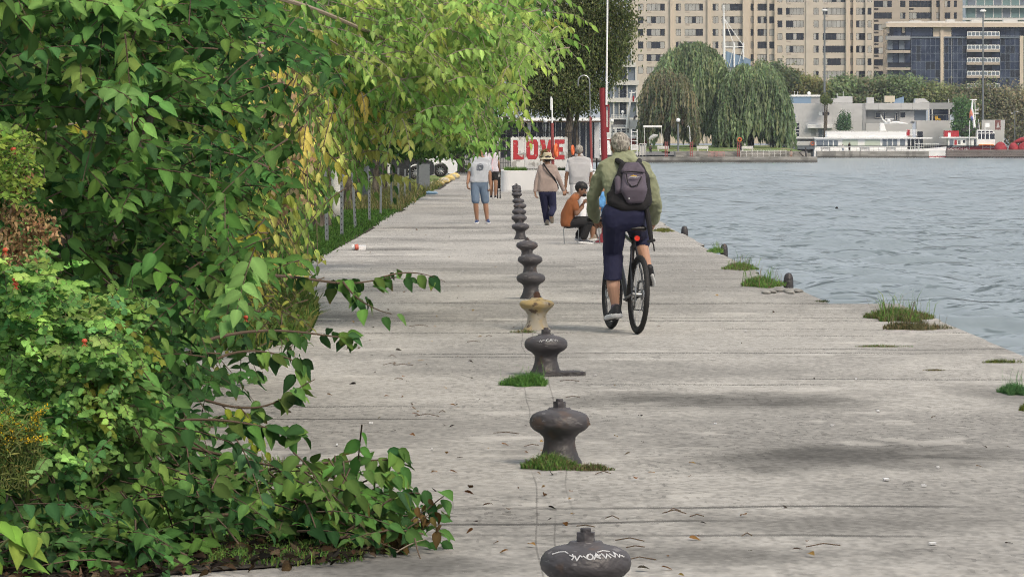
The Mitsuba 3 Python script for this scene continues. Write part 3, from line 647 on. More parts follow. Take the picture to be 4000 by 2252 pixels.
# 1. near dark shrub
t = thing('broadleaf_shrub', 'large dark green shrub filling the left side, its low boughs lying over the pavement', 'shrub')
A = [(-60, -60), (930, -60), (960, 200), (900, 420), (930, 580), (870, 780), (900, 960), (900, 1040), (890, 1230), (720, 1330), (640, 1420), (620, 1520), (600, 1640), (520, 1760), (760, 1880), (900, 2020), (760, 2150), (400, 2230), (-60, 2260)]
B = [(-60, 1900), (100, 1760), (700, 1790), (1080, 1850), (1300, 1880), (1480, 1930), (1560, 2010), (1500, 2120), (1250, 2170), (600, 2200), (-60, 2210)]
sets = [clump_sprigs(rng, A, 17.0, 23.5, 92, 12, .115, .42, 10, .104, DK, bias=(.4, -.5, .12), droop=.22, hang=.42, face=.42, side=.85, sig=.34),
        clump_sprigs(rng, A, 22.5, 29.0, 100, 9, .25, .5, 10, .13, DK[:4], droop=.3, hang=.5, face=.4),
        clump_sprigs(rng, [(-900, -900), (900, -900), (1000, -40), (-60, -40), (-60, 1900), (-900, 1900)], 17.0, 30.0, 190, 9, .24, .55, 9, .14, DK, droop=.3, hang=.5, face=.4),
        clump_sprigs(rng, B, 16.6, 18.6, 56, 7, .09, .40, 9, .096, DK + [(.10, .17, .05)], bias=(.6, -.35, .05), droop=.28, hang=.5, face=.5),
        clump_sprigs(rng, [(-60, 2060), (500, 2100), (640, 2180), (520, 2235), (-60, 2250)], 15.95, 16.6, 26, 7, .08, .34, 9, .095, DK, bias=(.5, -.4, .1), droop=.25, hang=.45),
        clump_sprigs(rng, A, 16.8, 18.5, 30, 5, .06, .32, 9, .118, [(.16, .30, .09), (.135, .265, .08), (.2, .34, .09)], droop=.25, hang=.42, face=.6),
        clump_sprigs(rng, [(0, 380), (1000, 380), (1000, 2000), (0, 2000)], 18, 22, 10, 2, .05, .3, 8, .085, [(.25, .34, .05), (.3, .28, .05)], droop=.4, hang=.7)]
allq = [q[:5] for q in sets]; paths = np.concatenate([q[5] for q in sets])
wood, pale = MB(), MB()
boughs = [([(700, 1180, 20), (980, 1075, 20.5), (1250, 1095, 21), (1380, 1105, 21.2), (1560, 1080, 21.4)], 30, .011), ([(1340, 1100, 21.1), (1420, 1180, 21.0), (1530, 1225, 20.9)], 10, .006), ([(1500, 1080, 21.3), (1620, 1065, 21.4), (1740, 1100, 21.4)], 7, .005),
          ([(800, 1330, 20), (1080, 1290, 20.3), (1280, 1310, 20.5), (1370, 1305, 20.6)], 26, .009), ([(800, 1560, 19), (1000, 1590, 19), (1120, 1545, 19), (1230, 1480, 19)], 14, .007), ([(700, 1640, 18.5), (950, 1650, 18.6), (1100, 1680, 18.7), (1160, 1660, 18.7)], 24, .007),
          ([(850, 1400, 19.4), (1000, 1370, 19.5), (1130, 1400, 19.6), (1180, 1450, 19.6)], 22, .007),
          ([(700, 1900, 17.4), (1000, 1840, 17.4), (1280, 1805, 17.5), (1480, 1795, 17.5), (1560, 1780, 17.5)], 44, .008), ([(850, 2010, 17.2), (1200, 1960, 17.2), (1420, 1880, 17.2), (1560, 1845, 17.2)], 34, .008),
          ([(900, 2170, 16.8), (1280, 2110, 16.8), (1470, 1990, 16.8), (1560, 1930, 16.8), (1640, 1925, 16.8)], 34, .009), ([(1300, 2100, 16.75), (1540, 2060, 16.75), (1660, 1995, 16.75), (1735, 1935, 16.75)], 10, .007), ([(1560, 2080, 16.7), (1640, 2030, 16.7), (1690, 1996, 16.7)], 9, .004),
          ([(500, 1690, 18), (800, 1760, 17.8), (1030, 1810, 17.6), (1150, 1830, 17.5)], 18, .009), ([(450, 1690, 18), (640, 1860, 17.6), (760, 1960, 17.5)], 4, .008), ([(430, 1220, 19), (520, 1200, 19.1), (640, 1160, 19.2)], 14, .007)]
for pts, nl, r in boughs:
    q = stem(wood, pts, r, r * .3); allq.append(branch_leaves(rng, q, nl, .105 if pts[0][1] < 1750 else .098, DK[1:] + [(.11, .18, .05)]))
for k in range(46):                                        # dying brown leaves at the far tips of the low boughs
    pass
q = [P(*p) for p in ((1560, 2040, 16.75), (1600, 2060, 16.75), (1650, 2010, 16.75), (1530, 2110, 16.75), (1480, 2130, 16.75), (1560, 2120, 16.7), (1690, 2010, 16.7))]
pp = np.repeat(np.array(q), 7, 0) + .03 * rng.normal(size=(len(q) * 7, 3)); pp[:, 2] = np.maximum(pp[:, 2], .03)
allq.append((pp, np.array([.2, -.1, -1.]) + .5 * rng.normal(size=pp.shape), np.array([0, -.7, .4]) + .5 * rng.normal(size=pp.shape), .06 * rng.uniform(.6, 1.2, len(pp)), palette(rng, len(pp), [(.15, .10, .04), (.10, .07, .035), (.20, .15, .06)], .2)))
trunk = MB()
stem(trunk, [(330, 2150, 19), (300, 1700, 19.5), (240, 1100, 20), (330, 500, 20.5), (420, -100, 21)], .05, .03, 10)
stem(trunk, [(300, 1700, 19.5), (430, 1000, 20.5), (600, 400, 21), (700, -100, 21)], .035, .02, 8)
for pts, r in (([(600, 1650, 18), (760, 1730, 17.8), (1000, 1900, 17.5)], .006), ([(640, 1730, 17.9), (720, 1850, 17.7), (800, 1960, 17.5)], .006), ([(240, 1430, 18.5), (330, 1380, 18.6), (500, 1530, 18.4)], .007), ([(120, 510, 18), (300, 480, 18.2), (420, 455, 18.3)], .006),
               ([(900, 2180, 16.6), (1200, 2240, 16.55), (1400, 2236, 16.5), (1640, 2215, 16.5)], .005), ([(1000, 2155, 16.7), (1300, 2205, 16.6), (1440, 2236, 16.5)], .005), ([(1620, 2100, 16.6), (1635, 2160, 16.55), (1655, 2205, 16.5)], .004), ([(1500, 2190, 16.6), (1590, 2130, 16.6), (1665, 2105, 16.6)], .004)):
    stem(pale if pts[0][1] < 600 or pts[0][1] > 2140 else wood, pts, r, r * .4)
part(t, 'trunk', trunk, 'mat_bark', 40); part(t, 'boughs', wood, 'mat_twig', 40, kind='stuff'); part(t, 'bare_twigs', pale, 'mat_pale_twig', 40, kind='stuff')
add_twigs(t, paths, .0045, .002)
add_leaves(t, allq, LEAF, 300)

# 2. light green tree arching over the walkway
t = thing('overhanging_tree', 'light yellow green tree arching over the walkway with drooping leaves', 'tree')
C = [(780, -60), (1990, -60), (1995, 40), (1930, 120), (1880, 210), (1870, 260), (1800, 310), (1700, 330), (1500, 320), (1350, 310), (1200, 300), (1050, 280), (850, 240)]
C2 = [(1450, -60), (1960, -60), (1900, 200), (1800, 330), (1550, 360)]
sets = [clump_sprigs(rng, C, 38, 56, 190, 10, .32, .60, 11, .140, LT, bias=(.45, -.4, .05), droop=.45, hang=1.1, side=.6, face=.75),
        clump_sprigs(rng, C2, 36, 42, 80, 9, .30, .55, 10, .125, [(.29, .45, .12), (.23, .39, .105), (.37, .49, .13)], bias=(.5, -.5, .1), droop=.4, hang=.9, side=.7, face=.7),
        clump_sprigs(rng, [(1050, 250), (1500, 300), (1400, 470), (1150, 450)], 38, 44, 20, 9, .28, .6, 10, .14, YL[:3] + LT[:3], droop=.5, hang=1.3, side=.5, face=.8),
        clump_sprigs(rng, [(1840, 430), (1930, 420), (1900, 520), (1860, 540)], 44, 48, 10, 4, .12, .4, 7, .12, LT[:3], droop=.5, hang=1.2, side=.5, face=.8)]
allq = [q[:5] for q in sets]; paths = np.concatenate([q[5] for q in sets])
wood = MB()
for pts, r, nl in (([(690, -40, 36), (900, 60, 36), (990, 180, 36), (1080, 290, 36.2), (1125, 385, 36.4)], .035, 0), ([(700, -30, 36), (1150, 10, 37), (1450, 130, 38), (1700, 210, 39), (1990, 240, 40)], .025, 60), ([(1000, 120, 36.2), (1180, 110, 37), (1400, 230, 38)], .014, 30), ([(1340, 430, 40), (1470, 415, 40), (1600, 380, 40)], .02, 20),
                   ([(1350, 250, 39), (1620, 330, 39.5), (1800, 390, 40)], .012, 50), ([(990, 180, 36), (1060, 200, 36.2), (1110, 390, 36.4)], .012, 0), ([(1700, 210, 39), (1900, 180, 40), (2080, 100, 41)], .012, 40), ([(300, -60, 35), (600, -50, 35.5), (700, -30, 36)], .04, 0)):
    q = stem(wood, pts, r, r * .35)
    if nl: allq.append(branch_leaves(rng, q, nl, .15, LT, hang=1.2, side=.6))
trunk = MB(); stem(trunk, [(900, 1050, 44), (860, 600, 44), (760, 200, 42), (690, -60, 36)], .16, .06, 12)
part(t, 'trunk', trunk, 'mat_bark', 40); part(t, 'branches', wood, 'mat_pale_twig', 40, kind='stuff')
add_twigs(t, paths, .007, .003, 'mat_pale_twig')
add_leaves(t, allq, LONG, 300)

# 3. yellowing bush with brown seed bunches
t = thing('yellowing_bush', 'yellowing bush with hanging brown seed bunches in front of the white columns', 'bush')
D = [(960, 300), (1120, 310), (1190, 380), (1195, 520), (1150, 640), (1110, 780), (1060, 890), (1010, 940), (940, 920), (900, 700)]
sets = [clump_sprigs(rng, D, 28, 36, 66, 7, .19, .42, 9, .11, YL[:4] + [(.14, .24, .07), (.10, .19, .06), (.17, .27, .08)], bias=(.3, -.4, -.2), droop=.6, hang=1.3, side=.5, face=.8),
        clump_sprigs(rng, [(860, 900), (960, 950), (980, 1060), (960, 1160), (860, 1150)], 28, 36, 26, 7, .22, .5, 8, .09, [(.16, .2, .05), (.10, .15, .05), (.25, .25, .06)], droop=.4, hang=.6)]
allq = [q[:5] for q in sets]; wood = MB()
pp = np.repeat(Pv(np.array([(1010, 380), (1080, 420), (1130, 450), (1100, 330), (1165, 600), (1190, 560), (1050, 560), (1060, 700), (1140, 700), (1000, 640), (1150, 760), (1110, 620), (1050, 800), (1100, 820)], float), rng.uniform(27.5, 29, 14)), 22, 0)
pp = pp + rng.normal(size=pp.shape) * np.array([.06, .06, .10])
seeds = (pp, np.array([0, 0, -1.]) + .35 * rng.normal(size=pp.shape), np.array([0, -1., .2]) + .6 * rng.normal(size=pp.shape), .055 * rng.uniform(.6, 1.2, len(pp)), palette(rng, len(pp), [(.45, .32, .20), (.36, .25, .15), (.52, .41, .25)], .2))
for pts, r in (([(730, 960, 33), (800, 820, 33), (880, 700, 33)], .028), ([(845, 830, 33), (890, 780, 33), (960, 720, 33)], .024), ([(720, 970, 33), (760, 900, 33)], .03)):
    stem(wood, pts, r, r * .6)
part(t, 'stems', wood, 'mat_pale_twig', 40); add_twigs(t, np.concatenate([q[5] for q in sets]), .006, .003)
add_leaves(t, allq, LONG, 220)
v, f, c = leaves(*seeds, DIAMOND); part(t, 'seed_bunches', trimesh.Trimesh(v, f, process=False), 'mat_leaf', True, label='brown hanging seed bunches', kind='stuff', color=c)

# 4. rose bush with hips, dead cluster, goldenrod, lime sprig at the left frame edge
t = thing('rose_bush', 'bright green rose bush with small round leaves and red hips at the left edge', 'bush')
E = [(-40, 1000), (60, 960), (240, 980), (330, 1040), (430, 1180), (440, 1330), (410, 1500), (330, 1660), (380, 1780), (260, 1880), (60, 1880), (-40, 1700)]
RO = [(.21, .40, .11), (.26, .45, .12), (.16, .33, .10), (.32, .51, .13), (.11, .25, .08)]
sets = [clump_sprigs(rng, E, 16.0, 17.6, 100, 9, .055, .14, 9, .046, RO, bias=(.2, -.6, .1), droop=.3, hang=.35, face=.6, side=1.0),
        clump_sprigs(rng, [(-40, 460), (50, 480), (70, 620), (30, 720), (-40, 740)], 15.9, 16.4, 14, 8, .05, .12, 9, .034, [(.24, .34, .07), (.17, .28, .06)], droop=.3, hang=.3),
        clump_sprigs(rng, [(300, 1300), (480, 1180), (560, 1350), (500, 1600), (300, 1850)], 16.6, 17.6, 40, 8, .055, .14, 9, .044, RO[:3] + [(.2, .25, .05)], droop=.3, hang=.5)]
add_twigs(t, np.concatenate([q[5] for q in sets]), .0022, .0012)
add_leaves(t, [q[:5] for q in sets], ROUND, 300)
mat('hip', (0.55, 0.09, 0.04), 0.35)
for px, py in ((52, 582), (20, 975), (58, 1090), (62, 1108), (960, 1238), (330, 1330)):
    c = P(px, py, 15.9 if px < 400 else 18.6); b = MB().sphere(c, .011, 2, (1, 1, .85))
    for k in range(5): b.tube([c + [0, 0, -.008], c + [.012 * math.cos(k * 1.26), .012 * math.sin(k * 1.26), -.022]], [.002, .0008], 4)
    part(t, 'rose_hip', b, 'mat_hip', True)
n = 900; cc = Pv(np.array([(50, 760), (40, 850), (120, 880), (20, 920), (90, 960), (60, 1010), (170, 910), (150, 870), (70, 720)], float), np.full(9, 16.2))
pp = cc[rng.integers(0, 9, n)] + rng.normal(size=(n, 3)) * np.array([.034, .04, .034])
v, f, c = leaves(pp, np.array([.1, -.2, -.5]) + .8 * rng.normal(size=(n, 3)), np.array([0, -.8, .4]) + .7 * rng.normal(size=(n, 3)), rng.uniform(.012, .034, n), palette(rng, n, [(.36, .24, .13), (.27, .17, .09), (.46, .33, .19), (.16, .10, .06)], .2), LONG)
one('withered_blooms', 'clump of withered brown flower heads at the left edge above the rose bush', 'flowers', trimesh.Trimesh(v, f, process=False), 'mat_leaf', True, kind='stuff', color=c)
t = thing('goldenrod', 'feathery goldenrod with small yellow flower sprays low at the left edge', 'wildflower')
b = MB(); pos = []; fl = []
for i in range(16):
    q = stem(b, [(-60 + 12 * i, 1900, 15.95), (-50 + 14 * i, 1740, 15.95), (-40 + rng.uniform(2, 16) * i, rng.uniform(1590, 1760), 15.9)], .002, .0008, 4)
    for p in q:
        for k in range(7): pos.append(p + rng.normal(size=3) * .01)
    for p in q[-4:]:
        for k in range(8): fl.append(p + rng.normal(size=3) * [.008, .008, .006])
for c0, c1 in (((120, 1640), (182, 1590)), ((90, 1725), (180, 1715))):
    q = stem(b, [(c0[0] - 60, c0[1] + 60, 15.9), (*c0, 15.9), (*c1, 15.85)], .003, .0015, 4)
    for p in q[-6:]:
        for k in range(14): fl.append(p + rng.normal(size=3) * [.006, .006, .006])
pos = np.array(pos); fl = np.array(fl); n = len(pos)
part(t, 'stems', b, mat('green_stem', (.16, .2, .07), .7), 40)
v, f, c = leaves(pos, rng.normal(size=(n, 3)) + [0, 0, .3], rng.normal(size=(n, 3)), rng.uniform(.02, .045, n), palette(rng, n, [(.16, .22, .07), (.24, .26, .09)]), (DIAMOND[0] * [.35, 1, 1], DIAMOND[1])); part(t, 'foliage', trimesh.Trimesh(v, f, process=False), 'mat_leaf', True, kind='stuff', color=c)
n = len(fl); v, f, c = leaves(fl, rng.normal(size=(n, 3)), rng.normal(size=(n, 3)), rng.uniform(.006, .012, n), palette(rng, n, [(.75, .5, .03), (.6, .45, .05)]), DIAMOND); part(t, 'flowers', trimesh.Trimesh(v, f, process=False), 'mat_leaf', True, label='small yellow flower sprays', kind='stuff', color=c)
t = thing('sapling', 'lime green sapling with broad bright leaves in the lower left corner', 'plant')
LG = [(.20, .34, .06), (.25, .38, .07), (.17, .29, .06)]
b = MB(); q = stem(b, [(-120, 2300, 15.6), (-40, 2180, 15.6), (60, 2080, 15.55), (110, 2060, 15.5)], .007, .003); part(t, 'stem', b, 'mat_green_stem', 40)
spots = [(60, 2090, 1.0), (110, 2075, .8), (20, 2060, .9), (70, 2130, 1.0), (150, 2095, .7), (0, 2190, 1.2), (80, 2200, .9), (-30, 2040, 1.0)]
pos = np.array([P(x, y, 15.5) for x, y, _ in spots]); n = len(spots)
add_leaves(t, [(pos, np.array([.55, -.3, -.5]) + .35 * rng.normal(size=(n, 3)), np.array([0, -.6, .8]) + .2 * rng.normal(size=(n, 3)), np.array([.135 * k for *_, k in spots]), palette(rng, n, LG)), (pos[:2] + .01, np.array([[-.8, 0, .3], [.2, 0, .9]]), np.array([[0, -1., .3]] * 2), np.array([.05, .05]), palette(rng, 2, LG))], LEAF, n)

# 5. low weeds along the verge foot and lawn blades
def patch(label, poly, Yf, n, h, cols, seed, w=.004, lean=.8, name='ground_weeds', cat='weeds'):
    rng = R(seed); xy = pick_poly(rng, poly, n); Y = F * H / (xy[:, 1] - YH); base = np.stack([(xy[:, 0] - CX) * Y / F, Y, 0 * Y], 1)
    m, c = blades(rng, base, h * rng.uniform(.4, 1.2, n), lean, w, cols)
    return one(name, label, cat, m, 'mat_leaf', False, kind='stuff', color=c)
patch('weeds and low leaves spilling onto the pavement below the yellowing bush', [(850, 1130), (1050, 1120), (1180, 1150), (1240, 1230), (1200, 1330), (1000, 1370), (800, 1370)], 0, 3600, .26, [(.10, .17, .04), (.14, .19, .05), (.07, .13, .035), (.2, .2, .07)], 41, .012, 1.0)
patch('thin grass and low green shoots at the shrub foot near the camera', [(700, 2100), (1350, 2130), (1420, 2190), (1100, 2215), (700, 2210)], 0, 2200, .06, GREEN[:3] + [(.13, .16, .05)], 42, .003, .9)
patch('small leafy weeds creeping out over the slabs left of the bare sprig', [(700, 1800), (1000, 1790), (1120, 1810), (1100, 1850), (800, 1870)], 0, 700, .05, GREEN + DRY, 43, .003, 1.0)
rng = R(44); n = 52000; Y = 1 / rng.uniform(1 / 175, 1 / 52, n); x = -2.85 - np.abs(rng.normal(size=n)) * 1.9 + .05 * rng.normal(size=n)
tall = (Y > 105) & (rng.uniform(size=n) < .5)
h = np.where(tall, rng.uniform(.15, .5, n), rng.uniform(.05, .14, n))
cols = np.where(tall[:, None], palette(rng, n, [(.16, .17, .07), (.12, .15, .05), (.24, .22, .11)]), palette(rng, n, [(.06, .13, .03), (.08, .16, .04), (.05, .10, .03)]))
m, c = blades(rng, np.stack([x, Y, np.full(n, -.01)], 1), h, .8, .010, [(.1, .1, .1)])
one('verge_grass', 'green grass and taller dry weeds along the verge beside the stakes', 'grass', m, 'mat_leaf', False, kind='stuff', color=np.repeat(np.clip(cols, .01, .9), 5, 0))

# 6. row of trees on the verge
def crown(rng, c, r, n, leaf, cols, hang=.5, clumps=40, spread=.34):
    th = unit(rng.normal(size=(clumps, 3))); q = c + th * np.asarray(r) * (rng.uniform(.25, 1, (clumps, 1)) ** .5)
    k = rng.integers(0, clumps, n); pos = q[k] + rng.normal(size=(n, 3)) * np.asarray(r) * spread
    d = rng.normal(size=(n, 3)) * .6 + np.array([0, 0, -hang]); nr = np.array([0, -.5, .8]) + .5 * rng.normal(size=(n, 3))
    tint = 1 + .22 * rng.normal(size=(clumps, 1))
    return pos, d, nr, leaf * rng.uniform(.6, 1.2, n), np.clip(palette(rng, n, cols) * tint[k], .004, .9), q
VG = [(.085, .17, .055), (.11, .21, .06), (.07, .14, .05), (.15, .24, .065)]
VT = [(1255, 83, 870, .17, 'second'), (1357, 107, 818, .10, 'third'), (1400, 116, 800, .09, 'fourth'), (1465, 127, 780, .10, 'fifth'), (1500, 138, 760, .10, 'sixth')]
VC = [[(1180, 400, 250, 170), (1330, 370, 220, 160)], [(1390, 440, 170, 100), (1500, 390, 200, 130)], [(1560, 500, 140, 60), (1600, 410, 200, 130)], [(1700, 490, 150, 80), (1760, 420, 150, 120)], [(1790, 545, 100, 40), (1640, 560, 120, 40)]]
for i, ((px, Y, base, r, o), cr) in enumerate(zip(VT, VC)):
    rng = R(200 + i); t = thing('verge_tree', f'dark green leafy tree on the verge behind the stakes, {o} trunk from the near end', 'tree', 'row of trees on the verge')
    c0 = P(px, 0, Y); b = MB(); top = P(cr[0][0], cr[0][1], Y)
    b.tube([[c0[0], Y, -.1], [c0[0] + .02, Y, .6], [c0[0] + .05, Y, 1.5], [(c0[0] + top[0]) / 2, Y, 2.4], top], [r * 1.35, r, r * .9, r * .7, r * .3], 10)
    for ex, ey, *_ in cr: b.tube([[c0[0] + .05, Y, 1.5], (np.array([c0[0], Y, 2.0]) + P(ex, ey, Y)) / 2 + [0, 0, .3], P(ex, ey, Y)], [r * .6, r * .4, r * .15], 6)
    sets = []
    for ex, ey, rx, ry in cr:
        s = Y / F; q = crown(rng, P(ex, ey, Y), (rx * s, max(1.2, .8 * rx * s), ry * s), 5200, .15, VG, .8)
        sets.append(q[:5])
        for p in q[5][::2]: b.tube([P(ex, ey, Y), (P(ex, ey, Y) + p) / 2 + [0, 0, .1], p], [r * .22, r * .15, .01], 4)
    part(t, 'trunk', b, 'mat_bark', 40); add_leaves(t, sets, DIAMOND, 0, name='crown', kind=None)
# 7. dark feathery tree behind the fence, and the wall of trees further left
t = thing('feathery_tree', 'tall dark olive feathery tree behind the iron fence and the lettered wall', 'tree'); rng = R(301); Y = 246; s = Y / F
sets = []
for ex, ey, rx, ry, n in ((2160, 330, 110, 90, 3600), (2120, 220, 130, 120, 5200), (2240, 200, 120, 150, 5600), (2330, 90, 140, 120, 6400), (2180, 60, 160, 130, 6000), (2380, 230, 60, 110, 2400), (2060, 350, 60, 80, 1500), (2290, 350, 70, 70, 1800), (2200, 410, 110, 50, 1800), (2240, -80, 200, 90, 3000), (2440, 110, 40, 120, 900)):
    sets.append(crown(rng, P(ex, ey, Y), (rx * s, 1.3, ry * s), int(n * 1.5), .20, [(.105, .14, .055), (.14, .175, .07), (.08, .11, .05), (.18, .2, .09)], 1.0, 30, .30)[:5])
b = MB()
stem(b, [(2222, 690, Y), (2218, 560, Y), (2228, 430, Y), (2240, 250, Y), (2260, 30, Y)], .30, .10, 10); stem(b, [(2252, 690, Y + 1), (2250, 560, Y + 1), (2252, 470, Y + 1), (2300, 200, Y)], .26, .08, 10)
for ex, ey in ((2120, 230), (2330, 100), (2160, 330), (2380, 220), (2170, 80)): stem(b, [(2232, 430, Y), ((2232 + ex) / 2, (430 + ey) / 2 - 20, Y), (ex, ey, Y)], .12, .03)
part(t, 'trunk', b, 'mat_bark', 40); add_leaves(t, sets, (DIAMOND[0] * [.8, 1, 1], DIAMOND[1]), 0, name='crown', kind=None)
for i, (px, ey, rx, ry, Y) in enumerate(((150, 330, 330, 420, 262), (620, 300, 320, 430, 270), (1050, 320, 300, 400, 262), (1450, 330, 280, 330, 268), (1790, 300, 220, 330, 262))):
    rng = R(320 + i); t = thing('backdrop_tree', ['broad dark tree far behind the near shrub, by the left frame edge', 'broad dark tree far behind the middle of the near shrub', 'broad dark tree far behind the yellowing bush', 'broad dark tree beyond the car park, behind the verge trees', 'broad dark tree beyond the white car, next to the iron fence'][i], 'tree', 'trees closing the view on the left'); s = Y / F
    q = crown(rng, P(px, ey, Y), (rx * s, 3, ry * s), 5200, .55, VG[:3], .4, 60, .25); b = MB().tube([P(px, 690, Y) * [1, 1, 0], P(px, 500, Y), P(px, ey - 100, Y)], [.4, .3, .1], 8)
    part(t, 'trunk', b, 'mat_bark', 40); add_leaves(t, [q[:5]], DIAMOND, 0, name='crown', kind=None)
# ---------------------------------------------------------------- far shore: buildings
def beige_c(p, n, uv):
    return mi.Color3f(0.59, 0.54, 0.475) * (0.86 + 0.24 * fbm(p.x * 0.25, p.y * 0.25, p.z * 0.6, 4))
mat('beige', proc(beige_c), 0.85)
mat('beige_dark', proc(lambda p, n, uv: mi.Color3f(0.445, 0.395, 0.345) * (0.86 + 0.24 * fbm(p.x * 0.25, p.y * 0.25, p.z * 0.6, 4))), 0.85)
mat('beige_light', (0.62, 0.54, 0.45), 0.85)
mat('glass_dark', (0.022, 0.027, 0.042), 0.08, specular=0.6)
mat('glass_blue', proc(lambda p, n, uv: mix((0.022, 0.034, 0.075), (0.05, 0.068, 0.12), smoothstep(0.4, 0.7, noise(p.x * 0.5, p.y, p.z * 0.35)))), 0.10, specular=0.6)
mat('glass_grey', (0.17, 0.205, 0.255), 0.12, specular=0.5)
mat('glass_teal', (0.16, 0.25, 0.26), 0.12, specular=0.5)
mat('curtain', proc(lambda p, n, uv: mi.Color3f(0.46, 0.47, 0.47) * (0.62 + 0.5 * noise(p.x * 1.3, p.y, p.z * 0.4))), 0.7)
mat('frame_dark', (0.06, 0.055, 0.055), 0.5)
mat('panel_grey', proc(lambda p, n, uv: mi.Color3f(0.52, 0.525, 0.535) * (0.9 + 0.2 * fbm(p.x * 0.4, p.y * 0.4, p.z * 0.8, 3))), 0.8)
mat('panel_mid', (0.33, 0.34, 0.355), 0.8)
mat('panel_blue', (0.20, 0.30, 0.43), 0.6)
mat('off_white', (0.60, 0.60, 0.58), 0.6)
mat('boat_white', (0.88, 0.89, 0.90), 0.35)
mat('boat_red', (0.40, 0.025, 0.035), 0.4)
mat('tarp_red', proc(lambda p, n, uv: mi.Color3f(0.33, 0.03, 0.04) * (0.7 + 0.6 * fbm(p.x * 0.9, p.y * 0.9, p.z * 0.9, 3))), 0.7)
mat('timber', proc(lambda p, n, uv: mix((0.13, 0.105, 0.095), (0.24, 0.21, 0.2), fbm(p.x * 0.7, p.y, p.z * 5, 3))), 0.9)
mat('pale_green', (0.52, 0.60, 0.52), 0.6)
mat('orange', (0.75, 0.16, 0.05), 0.55)
mat('slab_white', (0.62, 0.62, 0.62), 0.7)

def window(root, x0, y0, x1, y1, Y, rng, n=1, frame='mat_frame_dark', glass='mat_glass_dark', p_curtain=.4, t=None):
    """recessed window: frame with n lights, glass and drawn curtains as its children"""
    a, b = P(x0, y1, Y), P(x1, y0, Y); w = .10 if t is None else t
    m = MB(); m.box(a[0], b[0], Y + .16, Y + .26, a[2], a[2] + w).box(a[0], b[0], Y + .16, Y + .26, b[2] - w, b[2])
    for i in range(n + 1):
        x = a[0] + (b[0] - a[0] - w) * i / n; m.box(x, x + w, Y + .165, Y + .255, a[2] + w, b[2] - w)
    k = part(root, 'window', m, frame)
    style = rng.uniform(); lights = [rng.uniform() < (p_curtain if style > .3 else p_curtain * 2.1) for i in range(n)]
    i = 0
    while i < n:                                       # neighbouring lights alike share one pane or curtain
        j = i
        while j + 1 < n and lights[j + 1] == lights[i]: j += 1
        xa, xb = a[0] + (b[0] - a[0]) * i / n, a[0] + (b[0] - a[0]) * (j + 1) / n
        part(k, 'curtain' if lights[i] else 'pane', MB().box(xa + w, xb, Y + .235, Y + .25, a[2] + w, b[2] - w), 'mat_curtain' if lights[i] else glass)
        i = j + 1
    return k
def wall_with(root, x0, y0, x1, y1, Y, holes, m, name='wall', depth=.4, core=12):
    a, b = P(x0, y1, Y), P(x1, y0, Y); g = sg.box(a[0], a[2], b[0], b[2])
    for h in holes:
        p, q = P(h[0], h[3], Y), P(h[2], h[1], Y); g = g.difference(sg.box(p[0], p[2], q[0], q[2]))
    k = MB().prism(g, 'y', Y, Y + depth).box(a[0] + .02, b[0] - .02, Y + depth, Y + core, a[2], b[2])
    return part(root, name, k, m)

# beige apartment tower
rng = R(400); Y = 1150
t = thing('apartment_tower', 'tall beige apartment tower with rows of curtained windows behind the willows', 'building')
colsA = [(2492, 2513, 1), (2526, 2597, 4), (2640, 2660, 2), (2675, 2746, 5), (2784, 2806, 2), (2819, 2900, 5), (2932, 2944, 1), (2959, 2995, 3), (3005, 3024, 1)]
colsB = [(3037, 3056, 1), (3070, 3140, 5), (3178, 3198, 2), (3214, 3302, 5), (3321, 3332, 1), (3344, 3379, 3), (3389, 3404, 1)]
holes = []
for cols, y0, nr in ((colsA, 15, 6), (colsB, 31, 6)):
    for r in range(-2, nr):
        for x0, x1, n in cols: holes.append((x0, y0 + r * 49.2, x1, y0 + r * 49.2 + 27, n))
wall_with(t, 2462, -160, 3410, 560, Y, holes, 'mat_beige')
for h in holes:
    if h[1] > -30: window(t, *h[:4], Y, rng, h[4])
    if h[1] > -30 and h[4] >= 4 and rng.uniform() < .9: part(t, 'air_vent', MB().pbox(h[0] + 2, h[3] + 3, h[0] + 19, h[3] + 9, Y - .05, .2), 'mat_beige_dark')
for x0, x1, d in ((2618, 2634, .9), (2764, 2778, .9), (2902, 2926, 1.2), (2945, 2957, 1.0), (2997, 3004, .7), (3026, 3032, 1.2), (3148, 3166, .5), (3305, 3320, 1.0), (3333, 3343, 1.0), (3381, 3388, .8)):
    part(t, 'pilaster', MB().pbox(x0, -160, x1, 560, Y - d, d), 'mat_beige_light' if d > .8 else 'mat_beige')
# darker tower
Y = 1200; t = thing('apartment_tower', 'darker beige apartment tower to the right, behind the blue glass block', 'building')
holes = []
for r in range(-1, 9):
    y0 = 3 + r * 45.7
    for x0, x1, n in ((3414, 3484, 4), (3516, 3537, 2), (3551, 3639, 6), (3657, 3670, 1), (3690, 3712, 2), (3726, 3738, 1)): holes.append((x0, y0, x1, y0 + 25, n))
wall_with(t, 3408, -160, 3760, 420, Y, holes, 'mat_beige_dark')
for h in holes:
    if -30 < h[1] < 110 or h[0] < 3470:
        window(t, *h[:4], Y, rng, h[4], p_curtain=.22)
        if h[4] >= 4: part(t, 'air_vent', MB().pbox(h[0], h[3] + 4, h[0] + 18, h[3] + 12, Y - .05, .2), 'mat_frame_dark')
for x0, x1 in ((3640, 3655), (3672, 3688)): part(t, 'pilaster', MB().pbox(x0, -160, x1, 420, Y - .9, .9), 'mat_beige_dark')
